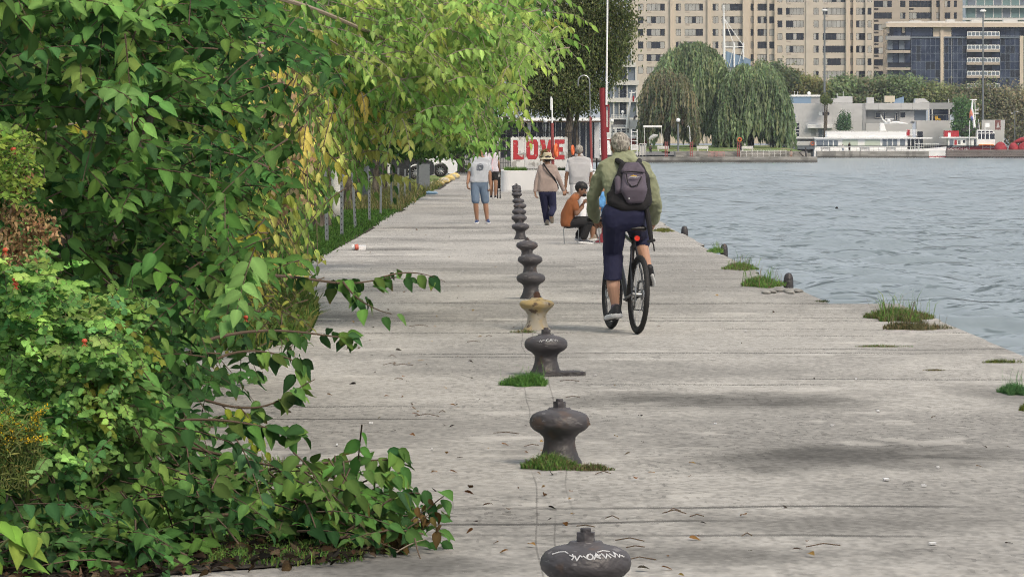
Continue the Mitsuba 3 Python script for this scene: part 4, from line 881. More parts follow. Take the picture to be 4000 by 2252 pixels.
# glass condominium with white slabs
Y = 1260; t = thing('glass_tower', 'pale teal glass condominium tower with white balcony slabs at the top right corner', 'building')
part(t, 'core', MB().pbox(3772, -160, 4080, 420, Y + .6, 14), 'mat_glass_teal')
for i, y in enumerate((-40, 22, 70)):
    part(t, 'balcony_slab', MB().pbox(3738 if i else 3760, y, 4080, y + 9, Y - 1.6, 2.2), 'mat_slab_white')
for x0 in range(3780, 4070, 34):
    for y0, y1 in ((-30, 21), (32, 69), (80, 130)):
        k = part(t, 'window', MB().pbox(x0, y0, x0 + 31, y1, Y + .35, .2), 'mat_glass_teal' if (x0 // 34 + y0) % 3 else 'mat_glass_grey')
        part(k, 'frame', MB().pbox(x0 + 31, y0, x0 + 34, y1, Y + .2, .4), 'mat_slab_white')
# blue glass block
Y = 1085; t = thing('glass_block', 'low dark blue glass apartment block with white railed balconies and beige fins', 'building')
part(t, 'core', MB().pbox(3468, 96, 4060, 400, Y + .6, 14), 'mat_glass_dark')
part(t, 'roof_slab', MB().pbox(3462, 90, 4062, 106, Y - 1.4, 15), 'mat_beige_light')
part(t, 'parapet', MB().pbox(3470, 84, 4062, 91, Y + 3, 8), 'mat_off_white')
for x0, x1, y0, y1 in ((3645, 3716, 106, 146), (3674, 3686, 106, 400), (3984, 3998, 140, 400), (3466, 3474, 106, 130), (3524, 3534, 106, 128)):
    part(t, 'fin' if y1 == 400 else 'wall', MB().pbox(x0, y0, x1, y1, Y - .5 if y1 == 400 else Y + .1, .6), 'mat_beige_light')
part(t, 'wall', MB().pbox(3716, 146, 3718, 400, Y, .5), 'mat_panel_mid'); 
for x0, x1 in ((3560, 3672), (3688, 3776), (3907, 3984), (4000, 4060)):      # curtain wall bays in lights
    n = max(2, round((x1 - x0) / 18)); w = (x1 - x0) / n
    for i in range(n):
        ys = [146, 178, 208, 240, 272, 304, 336, 372] if x0 != 3907 else [102, 140, 178, 208, 240, 272, 304, 336, 372]
        for j in range(len(ys) - 1):
            k = part(t, 'window', MB().pbox(x0 + i * w + 1, ys[j] + 1, x0 + (i + 1) * w - 1, ys[j + 1] - 1, Y + .1 + .06 * rng.uniform(), .2), 'mat_glass_blue' if rng.uniform() < .78 else 'mat_glass_dark')
    m = MB()
    for i in range(n + 1): m.pbox(x0 + i * w - .8, 146, x0 + i * w + .8, 372, Y - .05, .2)
    for y in ys: m.pbox(x0, y - .9, x1, y + .9, Y - .045, .2)
    part(t, 'mullions', m, 'mat_glass_grey')
    part(t, 'sill', MB().pbox(x0 - 4, 143, x1 + 4, 149, Y - .3, .4), 'mat_glass_grey')
for x0, x1 in ((3490, 3520), (3538, 3560), (3562, 3642), (3718, 3778)):
    k = part(t, 'window', MB().pbox(x0, 108, x1, 140, Y + .2, .2), 'mat_glass_blue')
for y in (131, 182, 249, 302):                                              # left wing with solid balconies
    part(t, 'balcony', MB().pbox(3462, y + (9 if y == 131 else 14), 3556, y + 25, Y - 1.5, 2), 'mat_panel_mid' if y == 131 else 'mat_beige_dark')
    for i in range(4): part(t, 'window', MB().pbox(3466 + i * 23, y + 27, 3487 + i * 23, y + 62, Y + .1, .2), 'mat_glass_blue' if i % 2 else 'mat_glass_grey')
for y in (124, 176, 226, 278, 327):                                         # stacked white balconies
    k = part(t, 'balcony', MB().pbox(3777, y + 17, 3906, y + 27, Y - 1.6, 1.8), 'mat_beige_dark')
    m = MB(); m.pbox(3778, y - 1, 3905, y + 2, Y - 1.6, .12).pbox(3778, y + 15, 3905, y + 17, Y - 1.6, .12)
    for i in range(9): m.pbox(3778 + i * 15.6, y + 2, 3780.4 + i * 15.6, y + 15, Y - 1.6, .12)
    part(k, 'railing', m, 'mat_boat_white'); part(k, 'screen', MB().pbox(3780, y + 2, 3903, y + 15, Y - 1.5, .05), 'mat_glass_grey')
    for i in range(4): part(t, 'window', MB().pbox(3779 + i * 32, y + 29, 3809 + i * 32, y + 49, Y + .2, .2), 'mat_glass_blue' if i % 2 else 'mat_glass_dark')
m = MB()
for x0, x1, y0 in ((3555, 3600, 80), (3628, 3690, 82), (3698, 3730, 76), (3796, 3840, 78), (3920, 3975, 76)): m.pbox(x0, y0, x1, 86, Y + 5, 3)
part(t, 'roof_vents', m, 'mat_off_white')
# grey and white stepped building
Y = 905; t = thing('stepped_building', 'slim white and blue grey stepped building behind the white ship', 'building')
for y0, y1, x0, x1 in ((190, 246, 2413, 2470), (260, 316, 2398, 2487), (330, 383, 2372, 2490), (398, 460, 2368, 2492)):
    part(t, 'storey', MB().pbox(x0, y0, x1, y1, Y + .4, 10), 'mat_glass_grey')
    for i in range(2): 
        for j in range(3): part(t, 'window', MB().pbox(2421 + i * 14, y0 + 4 + j * 16, 2433 + i * 14, y0 + 18 + j * 16, Y + .2, .2), 'mat_glass_dark')
    m = MB(); m.pbox(2417, y0, 2420, y1, Y, .5).pbox(2448, y0, 2452, y1, Y, .5).pbox(2394, y0, 2400, y1, Y, .5).pbox(x1 - 6, y0, x1, y1, Y, .5); part(t, 'mullions', m, 'mat_off_white', kind='stuff')
for y0, y1, x0, x1 in ((178, 192, 2420, 2462), (244, 262, 2402, 2484), (314, 332, 2392, 2496), (382, 399, 2366, 2496)):
    part(t, 'parapet', MB().pbox(x0, y0, x1, y1, Y - .6, 11), 'mat_off_white')
part(t, 'roof', MB().pbox(2425, 150, 2458, 178, Y + 2, 6), 'mat_off_white'); part(t, 'base', MB().pbox(2366, 460, 2490, 575, Y, 10), 'mat_off_white')
# blue roof with white mast
Y = 1040; t = thing('masted_roof', 'blue roof hung from a white mast and stays above the willows', 'building')
m = MB(); a = [P(2838, 200, Y), P(2932, 232, Y), P(2932, 262, Y), P(2838, 262, Y)]
m.prism([(q[0], q[2]) for q in a], 'y', Y, Y + 9); part(t, 'roof', m, 'mat_panel_blue')
part(t, 'walls', MB().pbox(2840, 258, 2930, 590, Y + .5, 8), 'mat_panel_grey')
m = MB(); m.tube([P(2829, 595, Y - .5), P(2829, 180, Y - .5), P(2827, 20, Y - .5)], [.3, .3, .16], 8)
for a, b, r in (((2828, 70), (2868, 176), .10), ((2829, 72), (2902, 176), .10), ((2866, 182), (2848, 262), .08), ((2904, 182), (2884, 250), .08)): m.tube([P(*a, Y - .5), P(*b, Y - .5)], r, 6)
m.tube([P(2868, 166, Y - .5), P(2868, 262, Y - .5)], .22, 8).tube([P(2904, 166, Y - .5), P(2904, 232, Y - .5)], .2, 8).tube([P(2829, 182, Y - .5), P(2904, 182, Y - .5)], .12, 6)
part(t, 'mast', m, 'mat_boat_white', 40)
# fire hall
Y = 1016; t = thing('fire_hall', 'low pale grey fire hall with panelled walls and roof plant behind the boats', 'building')
holes = [(3200, 437, 3240, 450), (3074, 479, 3122, 533), (3167, 500, 3189, 533), (3195, 500, 3229, 540)]
wall_with(t, 3068, 436, 3372, 592, Y, holes, 'mat_panel_grey', core=10)
m = MB()                                                                    # panels of the facade
for y0, y1 in ((404, 428), (431, 456), (459, 476)):
    for i in range(7):
        x0, x1 = 3095 + i * 39.6, 3095 + (i + 1) * 39.6 - 1
        if not (y0 == 431 and i == 2) and not (y0 == 431 and i == 3): part(t, 'panel', MB().pbox(x0, y0, x1, y1, Y - .12, .12), 'mat_panel_grey')
part(t, 'wall', MB().pbox(3090, 403, 3376, 436, Y, 10), 'mat_panel_grey')
part(t, 'corner_wall', MB().pbox(3370, 403, 3382, 590, Y - .3, 2), 'mat_panel_mid')
k = part(t, 'garage_door', MB().pbox(3074, 479, 3122, 533, Y + .25, .1), 'mat_glass_dark'); m = MB()
for i in range(4): m.pbox(3074 + i * 16, 479, 3075.6 + i * 16, 533, Y + .15, .12)
for j in range(5): m.pbox(3074, 479 + j * 13.2, 3122, 480.6 + j * 13.2, Y + .16, .11)
part(k, 'bars', m, 'mat_boat_white')
window(t, 3214, 437, 3240, 450, Y, rng, 2, p_curtain=0); part(t, 'vent', MB().pbox(3199, 437, 3212, 450, Y - .1, .3), 'mat_boat_white')
window(t, 3167, 500, 3189, 533, Y, rng, 1, 'mat_off_white'); window(t, 3195, 500, 3229, 540, Y, rng, 2, 'mat_off_white', 'mat_glass_grey')
m = meshkit.text_mesh('334', .42, .05, True); v = m.vertices; m.vertices = np.stack([v[:, 0] + P(3092, 0, Y)[0], Y - .125 - v[:, 2], v[:, 1] + P(0, 457, Y)[2]], 1); m.invert()
part(t, 'number', m, 'mat_panel_blue', label='blue grey numerals 334')
part(t, 'awning', MB().pbox(3155, 485, 3252, 500, Y - 1.5, 1.6), 'mat_boat_white')
part(t, 'fascia', MB().pbox(3380, 402, 3630, 428, Y - .5, 9), 'mat_panel_grey')
for x in (3430, 3519, 3563): part(t, 'joint', MB().pbox(x, 402, x + 1.5, 428, Y - .55, .1), 'mat_panel_mid')
part(t, 'side_fascia', MB().pbox(3630, 401, 3728, 426, Y - .3, 9), 'mat_panel_mid')
part(t, 'upper_wall', MB().pbox(3382, 428, 3572, 482, Y + 1.6, 8), 'mat_panel_mid'); part(t, 'upper_wall', MB().pbox(3514, 434, 3570, 482, Y + 1.2, .5), 'mat_panel_grey')
for x0, x1, y0, y1 in ((3420, 3442, 438, 460), (3449, 3461, 438, 474), (3496, 3508, 440, 474), (3515, 3538, 437, 460)):
    k = part(t, 'window', MB().pbox(x0, y0, x1, y1, Y + 1.0, .2), 'mat_off_white'); part(k, 'pane', MB().pbox(x0 + 1.5, y0 + 1.5, x1 - 1.5, y1 - 1.5, Y + .95, .2), 'mat_glass_dark')
part(t, 'parapet', MB().pbox(3383, 466, 3470, 481, Y - .2, .3), 'mat_panel_mid'); part(t, 'lower_wall', MB().pbox(3383, 481, 3564, 592, Y - .3, 2), 'mat_panel_grey'); part(t, 'deck', MB().pbox(3564, 470, 3728, 474, Y - .5, 8), 'mat_panel_grey')
part(t, 'lower_wall', MB().pbox(3580, 473, 3718, 592, Y - .4, 2), 'mat_panel_grey'); part(t, 'glazing', MB().pbox(3572, 428, 3618, 472, Y + 1.5, .3), 'mat_glass_grey'); part(t, 'glazing', MB().pbox(3632, 428, 3708, 470, Y + 3, .3), 'mat_glass_blue')
for x in (3625, 3640, 3706): part(t, 'column', MB().pbox(x, 426, x + 4, 472, Y - .4, .3), 'mat_off_white')
m = MB().pbox(3632, 447, 3726, 449, Y - .6, .08)
for i in range(8): m.pbox(3632 + i * 13, 449, 3633 + i * 13, 472, Y - .6, .06)
part(t, 'railing', m, 'mat_galv'); part(t, 'doorway', MB().pbox(3583, 513, 3605, 590, Y - .5, .2), 'mat_glass_dark')
part(t, 'roof_unit', MB().pbox(3093, 376, 3168, 404, Y + 2, 5), 'mat_panel_blue', label='blue boxed roof unit'); part(t, 'roof_unit', MB().pbox(3168, 376, 3204, 404, Y + 2.1, 5), 'mat_panel_mid'); part(t, 'roof_cap', MB().pbox(3091, 370, 3206, 377, Y + 1.6, 6), 'mat_boat_white')
m = MB()
for x0, x1, y0 in ((3250, 3300, 384), (3276, 3330, 376), (3388, 3414, 380)): m.pbox(x0, y0, x1, 402, Y + 2, 3)
part(t, 'duct', m, 'mat_panel_grey', kind='stuff'); part(t, 'air_handler', MB().pbox(3457, 374, 3496, 398, Y + 2, 3).pbox(3478, 374, 3484, 402, Y + 1.9, .3), mat('cream', (.6, .54, .42), .7))
part(t, 'hood', MB().prism([(P(3492, 0, Y)[0], P(0, 402, Y)[2]), (P(3534, 0, Y)[0], P(0, 402, Y)[2]), (P(3534, 0, Y)[0], P(0, 377, Y)[2]), (P(3505, 0, Y)[0], P(0, 386, Y)[2])], 'y', Y + 2, Y + 5), 'mat_panel_blue')
part(t, 'hood', MB().prism([(P(3575, 0, Y)[0], P(0, 402, Y)[2]), (P(3634, 0, Y)[0], P(0, 400, Y)[2]), (P(3612, 0, Y)[0], P(0, 384, Y)[2]), (P(3578, 0, Y)[0], P(0, 384, Y)[2])], 'y', Y + 1, Y + 5), 'mat_panel_grey')
part(t, 'vent_cowl', MB().sphere(P(3160, 364, Y + 3), .45, 2).bar(P(3160, 372, Y + 3), P(3160, 364, Y + 3), .2, 8), 'mat_boat_white', True)
m = MB()
for x, y in ((3104, 358), (3116, 360), (3270, 366), (3294, 360), (3706, 388)): m.bar(P(x, 404, Y + 3), P(x, y, Y + 3), .06).sphere(P(x, y, Y + 3), .12, 1)
part(t, 'antennas', m, 'mat_boat_white', kind='stuff')
one('deck_chair', 'yellow deck chair on the upper terrace of the fire hall', 'chair', MB().pbox(3652, 452, 3664, 467, Y - .1, .12).pbox(3655, 463, 3674, 467, Y - .6, .6).pbox(3655, 467, 3657, 471, Y - .6, .1).pbox(3671, 467, 3673, 471, Y - .6, .1), mat('yellow', (.7, .42, .04), .5))
# angled grey panel with red emblem
Y = 1012; m = MB().prism([(P(x, 0, Y)[0], P(0, y, Y)[2]) for x, y in ((3832, 592), (3836, 468), (3926, 468), (3920, 592))], 'y', Y, Y + .6)
t = put(thing('grey_screen', 'angled grey wall panel with a reddish square emblem behind the fireboat', 'wall'), m, 'mat_panel_grey')
k = part(t, 'emblem', MB().pbox(3887, 469, 3909, 507, Y - .05, .05), mat('emblem_red', (.22, .10, .10), .7)); part(k, 'mark', MB().prism([(P(x, 0, Y)[0], P(0, y, Y)[2]) for x, y in ((3892, 498), (3899, 476), (3905, 498))], 'y', Y - .09, Y - .052), 'mat_panel_grey')

# ---------------------------------------------------------------- far shore: trees
def willow(name, label, px0, px1, top, low, Y, n, cols, seed, dep=5, gap=0, trunkpx=None):
    rng = R(seed); t = thing(name, label, 'tree', None); s = Y / F
    cx, rx = (px0 + px1) / 2, (px1 - px0) / 2
    k = 110; cl = rng.uniform(-.92, .92, k); cd = rng.uniform(-1, .75, k); cz = .75 * rng.beta(.9, 1.25, k); cj = rng.normal(size=k)   # boughs that carry the strands
    i = rng.integers(0, k, n)
    u = np.clip(cl[i] + .10 * rng.normal(size=n), -1, 1); d = cd[i] + .12 * rng.normal(size=n)
    dome = top + (low - top) * .52 * (1 - np.sqrt(np.clip(1 - np.abs(u) ** 2.6, 0, 1)) * np.sqrt(np.clip(1 - .5 * d * d, 0, 1)))
    dome = dome + np.abs(cj[i]) * 9 + 5 * rng.normal(size=n)
    y0 = dome + (low - dome) * np.clip(cz[i] + .05 * rng.normal(size=n), 0, .9) * .82
    L = (low - top) * rng.uniform(.10, .30, n) * (1 + gap * rng.normal(size=n) * .2); y1 = np.minimum(y0 + L, low + 6 * rng.normal(size=n))
    p0 = np.stack([(cx + u * rx - CX) * s, Y + d * dep, H - (y0 - YH) * s], 1); m = 6; out = []
    side = rng.normal(size=(n, 2)) * .5
    for j in range(m):
        w = j / (m - 1); q = p0.copy(); q[:, 2] -= (y1 - y0) * s * (w - .12 * math.sin(w * 3.14)); q[:, 0] += side[:, 0] * w ** .6 + .07 * rng.normal(size=n); q[:, 1] += side[:, 1] * w ** .6; out.append(q)
    pts = np.stack(out, 1); pos = pts[:, :-1].reshape(-1, 3); dr_ = (pts[:, 1:] - pts[:, :-1]).reshape(-1, 3); size = np.linalg.norm(dr_, axis=1) * 1.35
    c = np.repeat(palette(rng, n, cols, .2) * (1 + .17 * rng.normal(size=(k, 1)))[i], m - 1, 0)
    wide = (DIAMOND[0] * [.62, 1, 1], DIAMOND[1]); nr = rng.normal(size=(len(pos), 3)) * .8 + [0, -.8, .7]
    v, f, cc = leaves(pos, dr_, nr, size, np.clip(c, .004, .9), wide)
    b = MB(); g = P(trunkpx or cx, 590, Y)
    b.tube([[g[0], Y, .5], [g[0] + .3, Y, 3], [g[0], Y, P(0, top + (low - top) * .5, Y)[2]]], [.8, .6, .3], 10)
    for q in range(0, k, 3): e = np.array([(cx + cl[q] * rx * .85 - CX) * s, Y + cd[q] * dep, H - (top + (low - top) * (.3 + .4 * cl[q] ** 2) - YH) * s]); b.tube([[g[0] + .2, Y, 3.2], (e + [g[0], Y, e[2] + 2]) / 2, e], [.3, .2, .06], 5)
    part(t, 'trunk', b, 'mat_bark', 40); part(t, 'crown', trimesh.Trimesh(v, f, process=False), 'mat_leaf', True, color=cc)
WG = [(.19, .265, .145), (.23, .31, .165), (.15, .215, .12), (.28, .35, .19)]
willow('weeping_willow', 'large weeping willow with long trailing green strands in front of the beige tower', 2545, 2862, 160, 572, 768, 11000, WG, 501)
willow('weeping_willow', 'smaller weeping willow to the right, beside the pale fire hall', 2800, 3085, 236, 585, 760, 10500, WG, 502, trunkpx=2928)
willow('browning_willow', 'thin browning willow in front of the large weeping willow, left side', 2498, 2722, 262, 560, 742, 3800, [(.22, .22, .135), (.18, .21, .125), (.25, .235, .15), (.16, .21, .125)], 503, trunkpx=2600)
def far_tree(label, blobs, Y, cols, seed, n=3600, leaf=.75, trunk=True, cat='tree', name='park_tree', group=None, hang=.3):
    rng = R(seed); t = thing(name, label, cat, group); s = Y / F; b = MB(); sets = []
    for ex, ey, rx, ry in blobs:
        q = crown(rng, P(ex, ey, Y), (rx * s, 3, ry * s), n, leaf, cols, hang, 34, .28); sets.append(q[:5])
        b.tube([P(blobs[0][0], 590, Y), P((ex + blobs[0][0]) / 2, 480, Y), P(ex, ey, Y)], [.4, .3, .1], 7)
    part(t, 'trunk', b, 'mat_bark', 40); add_leaves(t, sets, DIAMOND, 0, name='crown', kind=None)
OL = [(.23, .27, .13), (.19, .235, .115), (.28, .30, .145)]; BR = [(.27, .26, .165), (.23, .24, .15), (.31, .29, .185)]; GG = [(.2, .27, .14), (.25, .32, .16), (.165, .23, .12)]
far_tree('dark round tree rising behind the two willows', [(3010, 290, 60, 42), (3060, 330, 60, 50)], 1050, [(.12, .165, .09), (.15, .19, .1)], 511)
far_tree('olive yellow tree between the willows and the tall lamp mast', [(3110, 320, 70, 46), (3170, 335, 50, 36), (3110, 370, 80, 40)], 1052, [(.23, .24, .1), (.18, .21, .09), (.29, .27, .11)], 512)
far_tree('grey green tree right of the tall lamp mast', [(3290, 345, 70, 44), (3250, 370, 50, 40)], 1055, GG, 513)
far_tree('broad grey green tree behind the middle of the fire hall roof', [(3420, 345, 80, 44), (3380, 380, 80, 30)], 1056, GG + BR[:1], 514)
far_tree('soft green tree in front of the left wing of the blue glass block', [(3530, 345, 80, 44), (3580, 370, 70, 36)], 1054, GG, 515)
far_tree('olive tree in front of the beige fin of the blue glass block', [(3660, 375, 80, 44), (3720, 385, 60, 44)], 1053, OL, 516)
far_tree('brownish green tree below the stacked white balconies', [(3800, 390, 80, 50), (3860, 420, 60, 90), (3820, 470, 60, 70)], 1050, BR + GG[:1], 517)
far_tree('tall brown olive tree at the right frame edge behind the street lamp', [(3960, 400, 70, 60), (3990, 480, 60, 110), (3930, 470, 50, 90)], 1048, BR, 518)
far_tree('fresh green tree standing at the right end of the fire hall', [(3762, 430, 34, 46), (3775, 470, 36, 50), (3750, 500, 26, 30)], 1006, [(.11, .22, .09), (.14, .25, .1)], 519, 2200, .6)
far_tree('slender young conifers beside the white tour boat', [(3280, 478, 9, 34), (3298, 474, 9, 34), (3314, 476, 9, 34), (3296, 500, 28, 22)], 1009, [(.08, .15, .08), (.1, .17, .09)], 520, 700, .4, name='conifer_shrub')
far_tree('small bushy tree growing on the fire hall roof edge', [(3222, 382, 14, 22), (3232, 392, 18, 14)], 1012, [(.12, .15, .05), (.09, .13, .05)], 521, 500, .4, name='roof_shrub')

# ---------------------------------------------------------------- far shore: boats, dock, quay furniture
Y = 1000; t = thing('tour_boat', 'long white tour boat with pale green panels moored along the dock', 'boat')
def xz(x, y, Y=1000): q = P(x, y, Y); return (q[0], q[2])
part(t, 'hull', MB().prism([xz(3180, 616), xz(3676, 618), xz(3694, 612), xz(3697, 572), xz(3640, 578), xz(3560, 582), xz(3180, 584)], 'y', Y, Y + 6), 'mat_boat_white')
part(t, 'boot_stripe', MB().pbox(3620, 609, 3695, 613, Y - .05, .05), 'mat_boat_red'); part(t, 'rubbing_strake', MB().pbox(3612, 587, 3696, 589.5, Y - .2, .2), 'mat_boat_white')
part(t, 'deckhouse', MB().pbox(3183, 542, 3545, 584, Y + .5, 5), 'mat_boat_white'); part(t, 'deck_roof', MB().pbox(3180, 536, 3642, 541.5, Y - .3, 6.4), 'mat_boat_white')
part(t, 'bulwark', MB().pbox(3230, 514, 3545, 535, Y + .2, 5.5), 'mat_boat_white'); part(t, 'upper_deck', MB().pbox(3230, 510.5, 3545, 514, Y + .1, 5.7), 'mat_off_white')
for x0 in (3189, 3202, 3219, 3238, 3258): part(t, 'window', MB().pbox(x0, 548, x0 + 15, 572, Y + .4, .12), 'mat_glass_grey')
for x0, x1 in ((3447, 3464), (3468, 3484), (3489, 3505), (3516, 3536)): part(t, 'window', MB().pbox(x0, 542, x1, 570, Y + .4, .12), 'mat_glass_grey')
for x0, x1 in ((3291, 3351), (3378, 3438)): part(t, 'shutter', MB().pbox(x0, 545, x1, 569, Y + .38, .13), 'mat_pale_green', label='pale green window panel')
part(t, 'cabin', MB().pbox(3545, 541, 3588, 582, Y + 1, 4), 'mat_glass_dark')
m = MB()
for x in (3540, 3556, 3572, 3588): m.pbox(x, 541, x + 3, 582, Y + .4, .2)
part(t, 'posts', m, 'mat_boat_white')
part(t, 'funnel', MB().prism([xz(3441, 512), xz(3465, 512), xz(3455, 480), xz(3442, 479)], 'y', Y + 1.5, Y + 4), 'mat_boat_white')
m = MB().tube([P(3440, 448, Y + 2), P(3448, 466, Y + 2), P(3462, 478, Y + 2)], [.10, .16, .2], 6).pbox(3458, 463, 3492, 466, Y + 2, .4).sphere(P(3472, 472, Y + 2), .45, 2); part(t, 'radar_mast', m, 'mat_boat_white', 40)
part(t, 'canopy', MB().tube([P(3452, 482, Y + 2.5), P(3500, 477, Y + 2.5), P(3546, 483, Y + 2.5)], [.12, .28, .1], 8), 'mat_boat_white', 40)
m = MB().pbox(3576, 559, 3668, 561, Y - .02, .1)
for i in range(12): m.pbox(3576 + i * 8.2, 561, 3577 + i * 8.2, 580, Y, .08)
part(t, 'bow_rail', m, 'mat_boat_white')
m = MB()
for j in range(5): m.pbox(3540, 505 + j * 5, 3580, 506.5 + j * 5, Y + .2, .1)
for i in range(5): m.pbox(3540 + i * 10, 505, 3541.5 + i * 10, 530, Y + .2, .1)
part(t, 'stern_rail', m, 'mat_boat_white'); part(t, 'flag', MB().pbox(3541, 506, 3554, 530, Y + .1, .08), 'mat_boat_red')
part(t, 'aft_awning', MB().pbox(3074, 535, 3187, 541, Y + 1, 4).pbox(3074, 541, 3180, 551, Y + 4.5, .3), 'mat_off_white'); part(t, 'aft_wall', MB().pbox(3074, 552, 3182, 582, Y + 1.5, 3), 'mat_panel_grey'); part(t, 'lifebuoy', MB().torus(P(3174, 560, Y + .9), .42, .12, 1), 'mat_orange', True)
# fireboat
Y = 1001; t = thing('fireboat', 'red and white fireboat with tall mast and wheelhouse moored at the timber wharf', 'boat')
part(t, 'hull', MB().prism([xz(3699, 600, Y), xz(3902, 600, Y), xz(3910, 570, Y), xz(3850, 566, Y), xz(3800, 572, Y), xz(3700, 576, Y)], 'y', Y, Y + 6), 'mat_boat_red')
m = meshkit.text_mesh('RESCUE', .72, .05, True); v = m.vertices; m.vertices = np.stack([v[:, 0] * 1.35 + P(3700, 0, Y)[0], Y - .06 - v[:, 2], v[:, 1] + P(0, 589, Y)[2]], 1); m.invert()
part(t, 'lettering', m, 'mat_boat_white', label='white capitals on the red hull')
part(t, 'deckhouse', MB().pbox(3704, 536, 3816, 573, Y + 1, 4.4), 'mat_boat_white'); part(t, 'deck_roof', MB().pbox(3677, 534.5, 3818, 539, Y + .4, 5.4), 'mat_boat_white')
for x0, x1, y0, y1, mm in ((3709, 3725, 544, 572, 'mat_glass_grey'), (3728, 3738, 546, 566, 'mat_boat_red'), (3742, 3752, 548, 563, 'mat_galv'), (3762, 3771, 547, 558, 'mat_glass_dark'), (3775, 3794, 541, 572, 'mat_panel_mid'), (3805, 3812, 544, 568, 'mat_glass_dark')):
    part(t, 'door' if y1 > 565 else 'window', MB().pbox(x0, y0, x1, y1, Y + .9, .12), mm)
part(t, 'wheelhouse', MB().prism([xz(3817, 568, Y), xz(3888, 568, Y), xz(3888, 520, Y), xz(3880, 508, Y), xz(3818, 506, Y)], 'y', Y + .6, Y + 5), 'mat_boat_white')
for x0, x1 in ((3821, 3832), (3836, 3847), (3851, 3863), (3867, 3886)):
    k = part(t, 'window', MB().pbox(x0, 521, x1, 543, Y + .5, .12), 'mat_glass_dark'); part(t, 'window', MB().pbox(x0, 511, min(x1, 3878), 518, Y + .5, .12), 'mat_glass_dark')
part(t, 'fire_pump', MB().pbox(3690, 510, 3746, 534, Y + 1.5, 3), 'mat_boat_red'); part(t, 'ladder', MB().pbox(3703, 518, 3714, 534, Y + 1.4, .1), 'mat_boat_white')
m = MB().tube([P(3807, 500, Y + 2), P(3796, 420, Y + 2), P(3800, 390, Y + 2)], [.35, .28, .18], 8).pbox(3789, 387, 3816, 391, Y + 1.8, .5).pbox(3806, 440, 3822, 445, Y + 1.8, .6).bar(P(3810, 470, Y + 2), P(3808, 392, Y + 2), .07).pbox(3810, 428, 3822, 431, Y + 2, .1).bar(P(3820, 431, Y + 2), P(3821, 420, Y + 2), .07)
part(t, 'mast', m, 'mat_boat_white', 40); part(t, 'flag', MB().tube([P(3792, 425, Y + 1.8), P(3793, 445, Y + 1.8), P(3790, 462, Y + 1.8)], [.05, .5, .3], 6), mat('flag_red', (.6, .2, .14), .7)); part(t, 'flag', MB().tube([P(3792, 448, Y + 1.6), P(3795, 462, Y + 1.6), P(3798, 472, Y + 1.6)], [.1, .4, .1], 6), mat('flag_blue', (.12, .14, .45), .7))
m = MB().sphere(P(3775, 502, Y + 2.5), .8, 2).pbox(3760, 500, 3800, 512, Y + 2, 2).pbox(3800, 494, 3822, 506, Y + 2.6, 2); part(t, 'water_cannon', m, 'mat_frame_dark', 40)
m = MB().bar(P(3787, 582, Y - .1), P(3788, 470, Y - .1), .10, 6).bar(P(3826, 510, Y + 2), P(3822, 466, Y + 2), .08).pbox(3850, 480, 3866, 496, Y + 2.4, .3).bar(P(3848, 506, Y + 2), P(3848, 482, Y + 2), .08); part(t, 'poles', m, 'mat_boat_white')
part(t, 'rail', MB().pbox(3838, 574, 3885, 576, Y - .1, .1).pbox(3838, 566, 3840, 584, Y - .1, .1).pbox(3868, 566, 3870, 584, Y - .1, .1), 'mat_boat_white'); part(t, 'stretcher', MB().pbox(3824, 563, 3882, 568, Y + .1, .6), mat('rescue_orange', (.75, .28, .10), .6))
for i, (x0, x1, y0, lab) in enumerate(((3884, 3932, 556, 'red covered boat nearest the fireboat on the timber wharf'), (3940, 3978, 558, 'middle red covered boat on the timber wharf'), (3976, 4040, 555, 'red covered boat cut by the right frame edge'))):
    Yb = 999; c = (P(x0, 586, Yb) + P(x1, 586, Yb)) / 2; m = trimesh.creation.icosphere(subdivisions=3); v = m.vertices; rx = (x1 - x0) / 2 * Yb / F
    v = v * (1 + .12 * (meshkit.fbm(v * 2 + i, 3) - .5))[:, None]; v[:, 2] = np.where(v[:, 2] > 0, v[:, 2], v[:, 2] * .3); m.vertices = v * [rx * 1.05, 2, (588 - y0) * Yb / F] + c
    one('covered_boat', lab, 'boat', m, 'mat_tarp_red', 40, group='red covered boats')
one('covered_boat', 'long low red covered boat lying behind the other covered ones', 'boat', MB().tube([P(3960, 556, 1004), P(3990, 546, 1004), P(4060, 543, 1004)], [.3, .7, .9], 10), 'mat_tarp_red', 40, group='red covered boats')
Y = 996; t = thing('timber_wharf', 'dark weathered timber wharf face under the fireboat', 'wharf')
for j in range(4):
    x = 3697
    while x < 4070: w = rng.uniform(45, 90); part(t, 'plank', MB().pbox(x + .6, 584 + j * 7, min(x + w, 4075), 590.4 + j * 7, Y - .1 + .08 * rng.uniform(), 1), 'mat_timber'); x += w
part(t, 'backing', MB().pbox(3697, 585, 4075, 616, Y + .4, 2), 'mat_frame_dark')
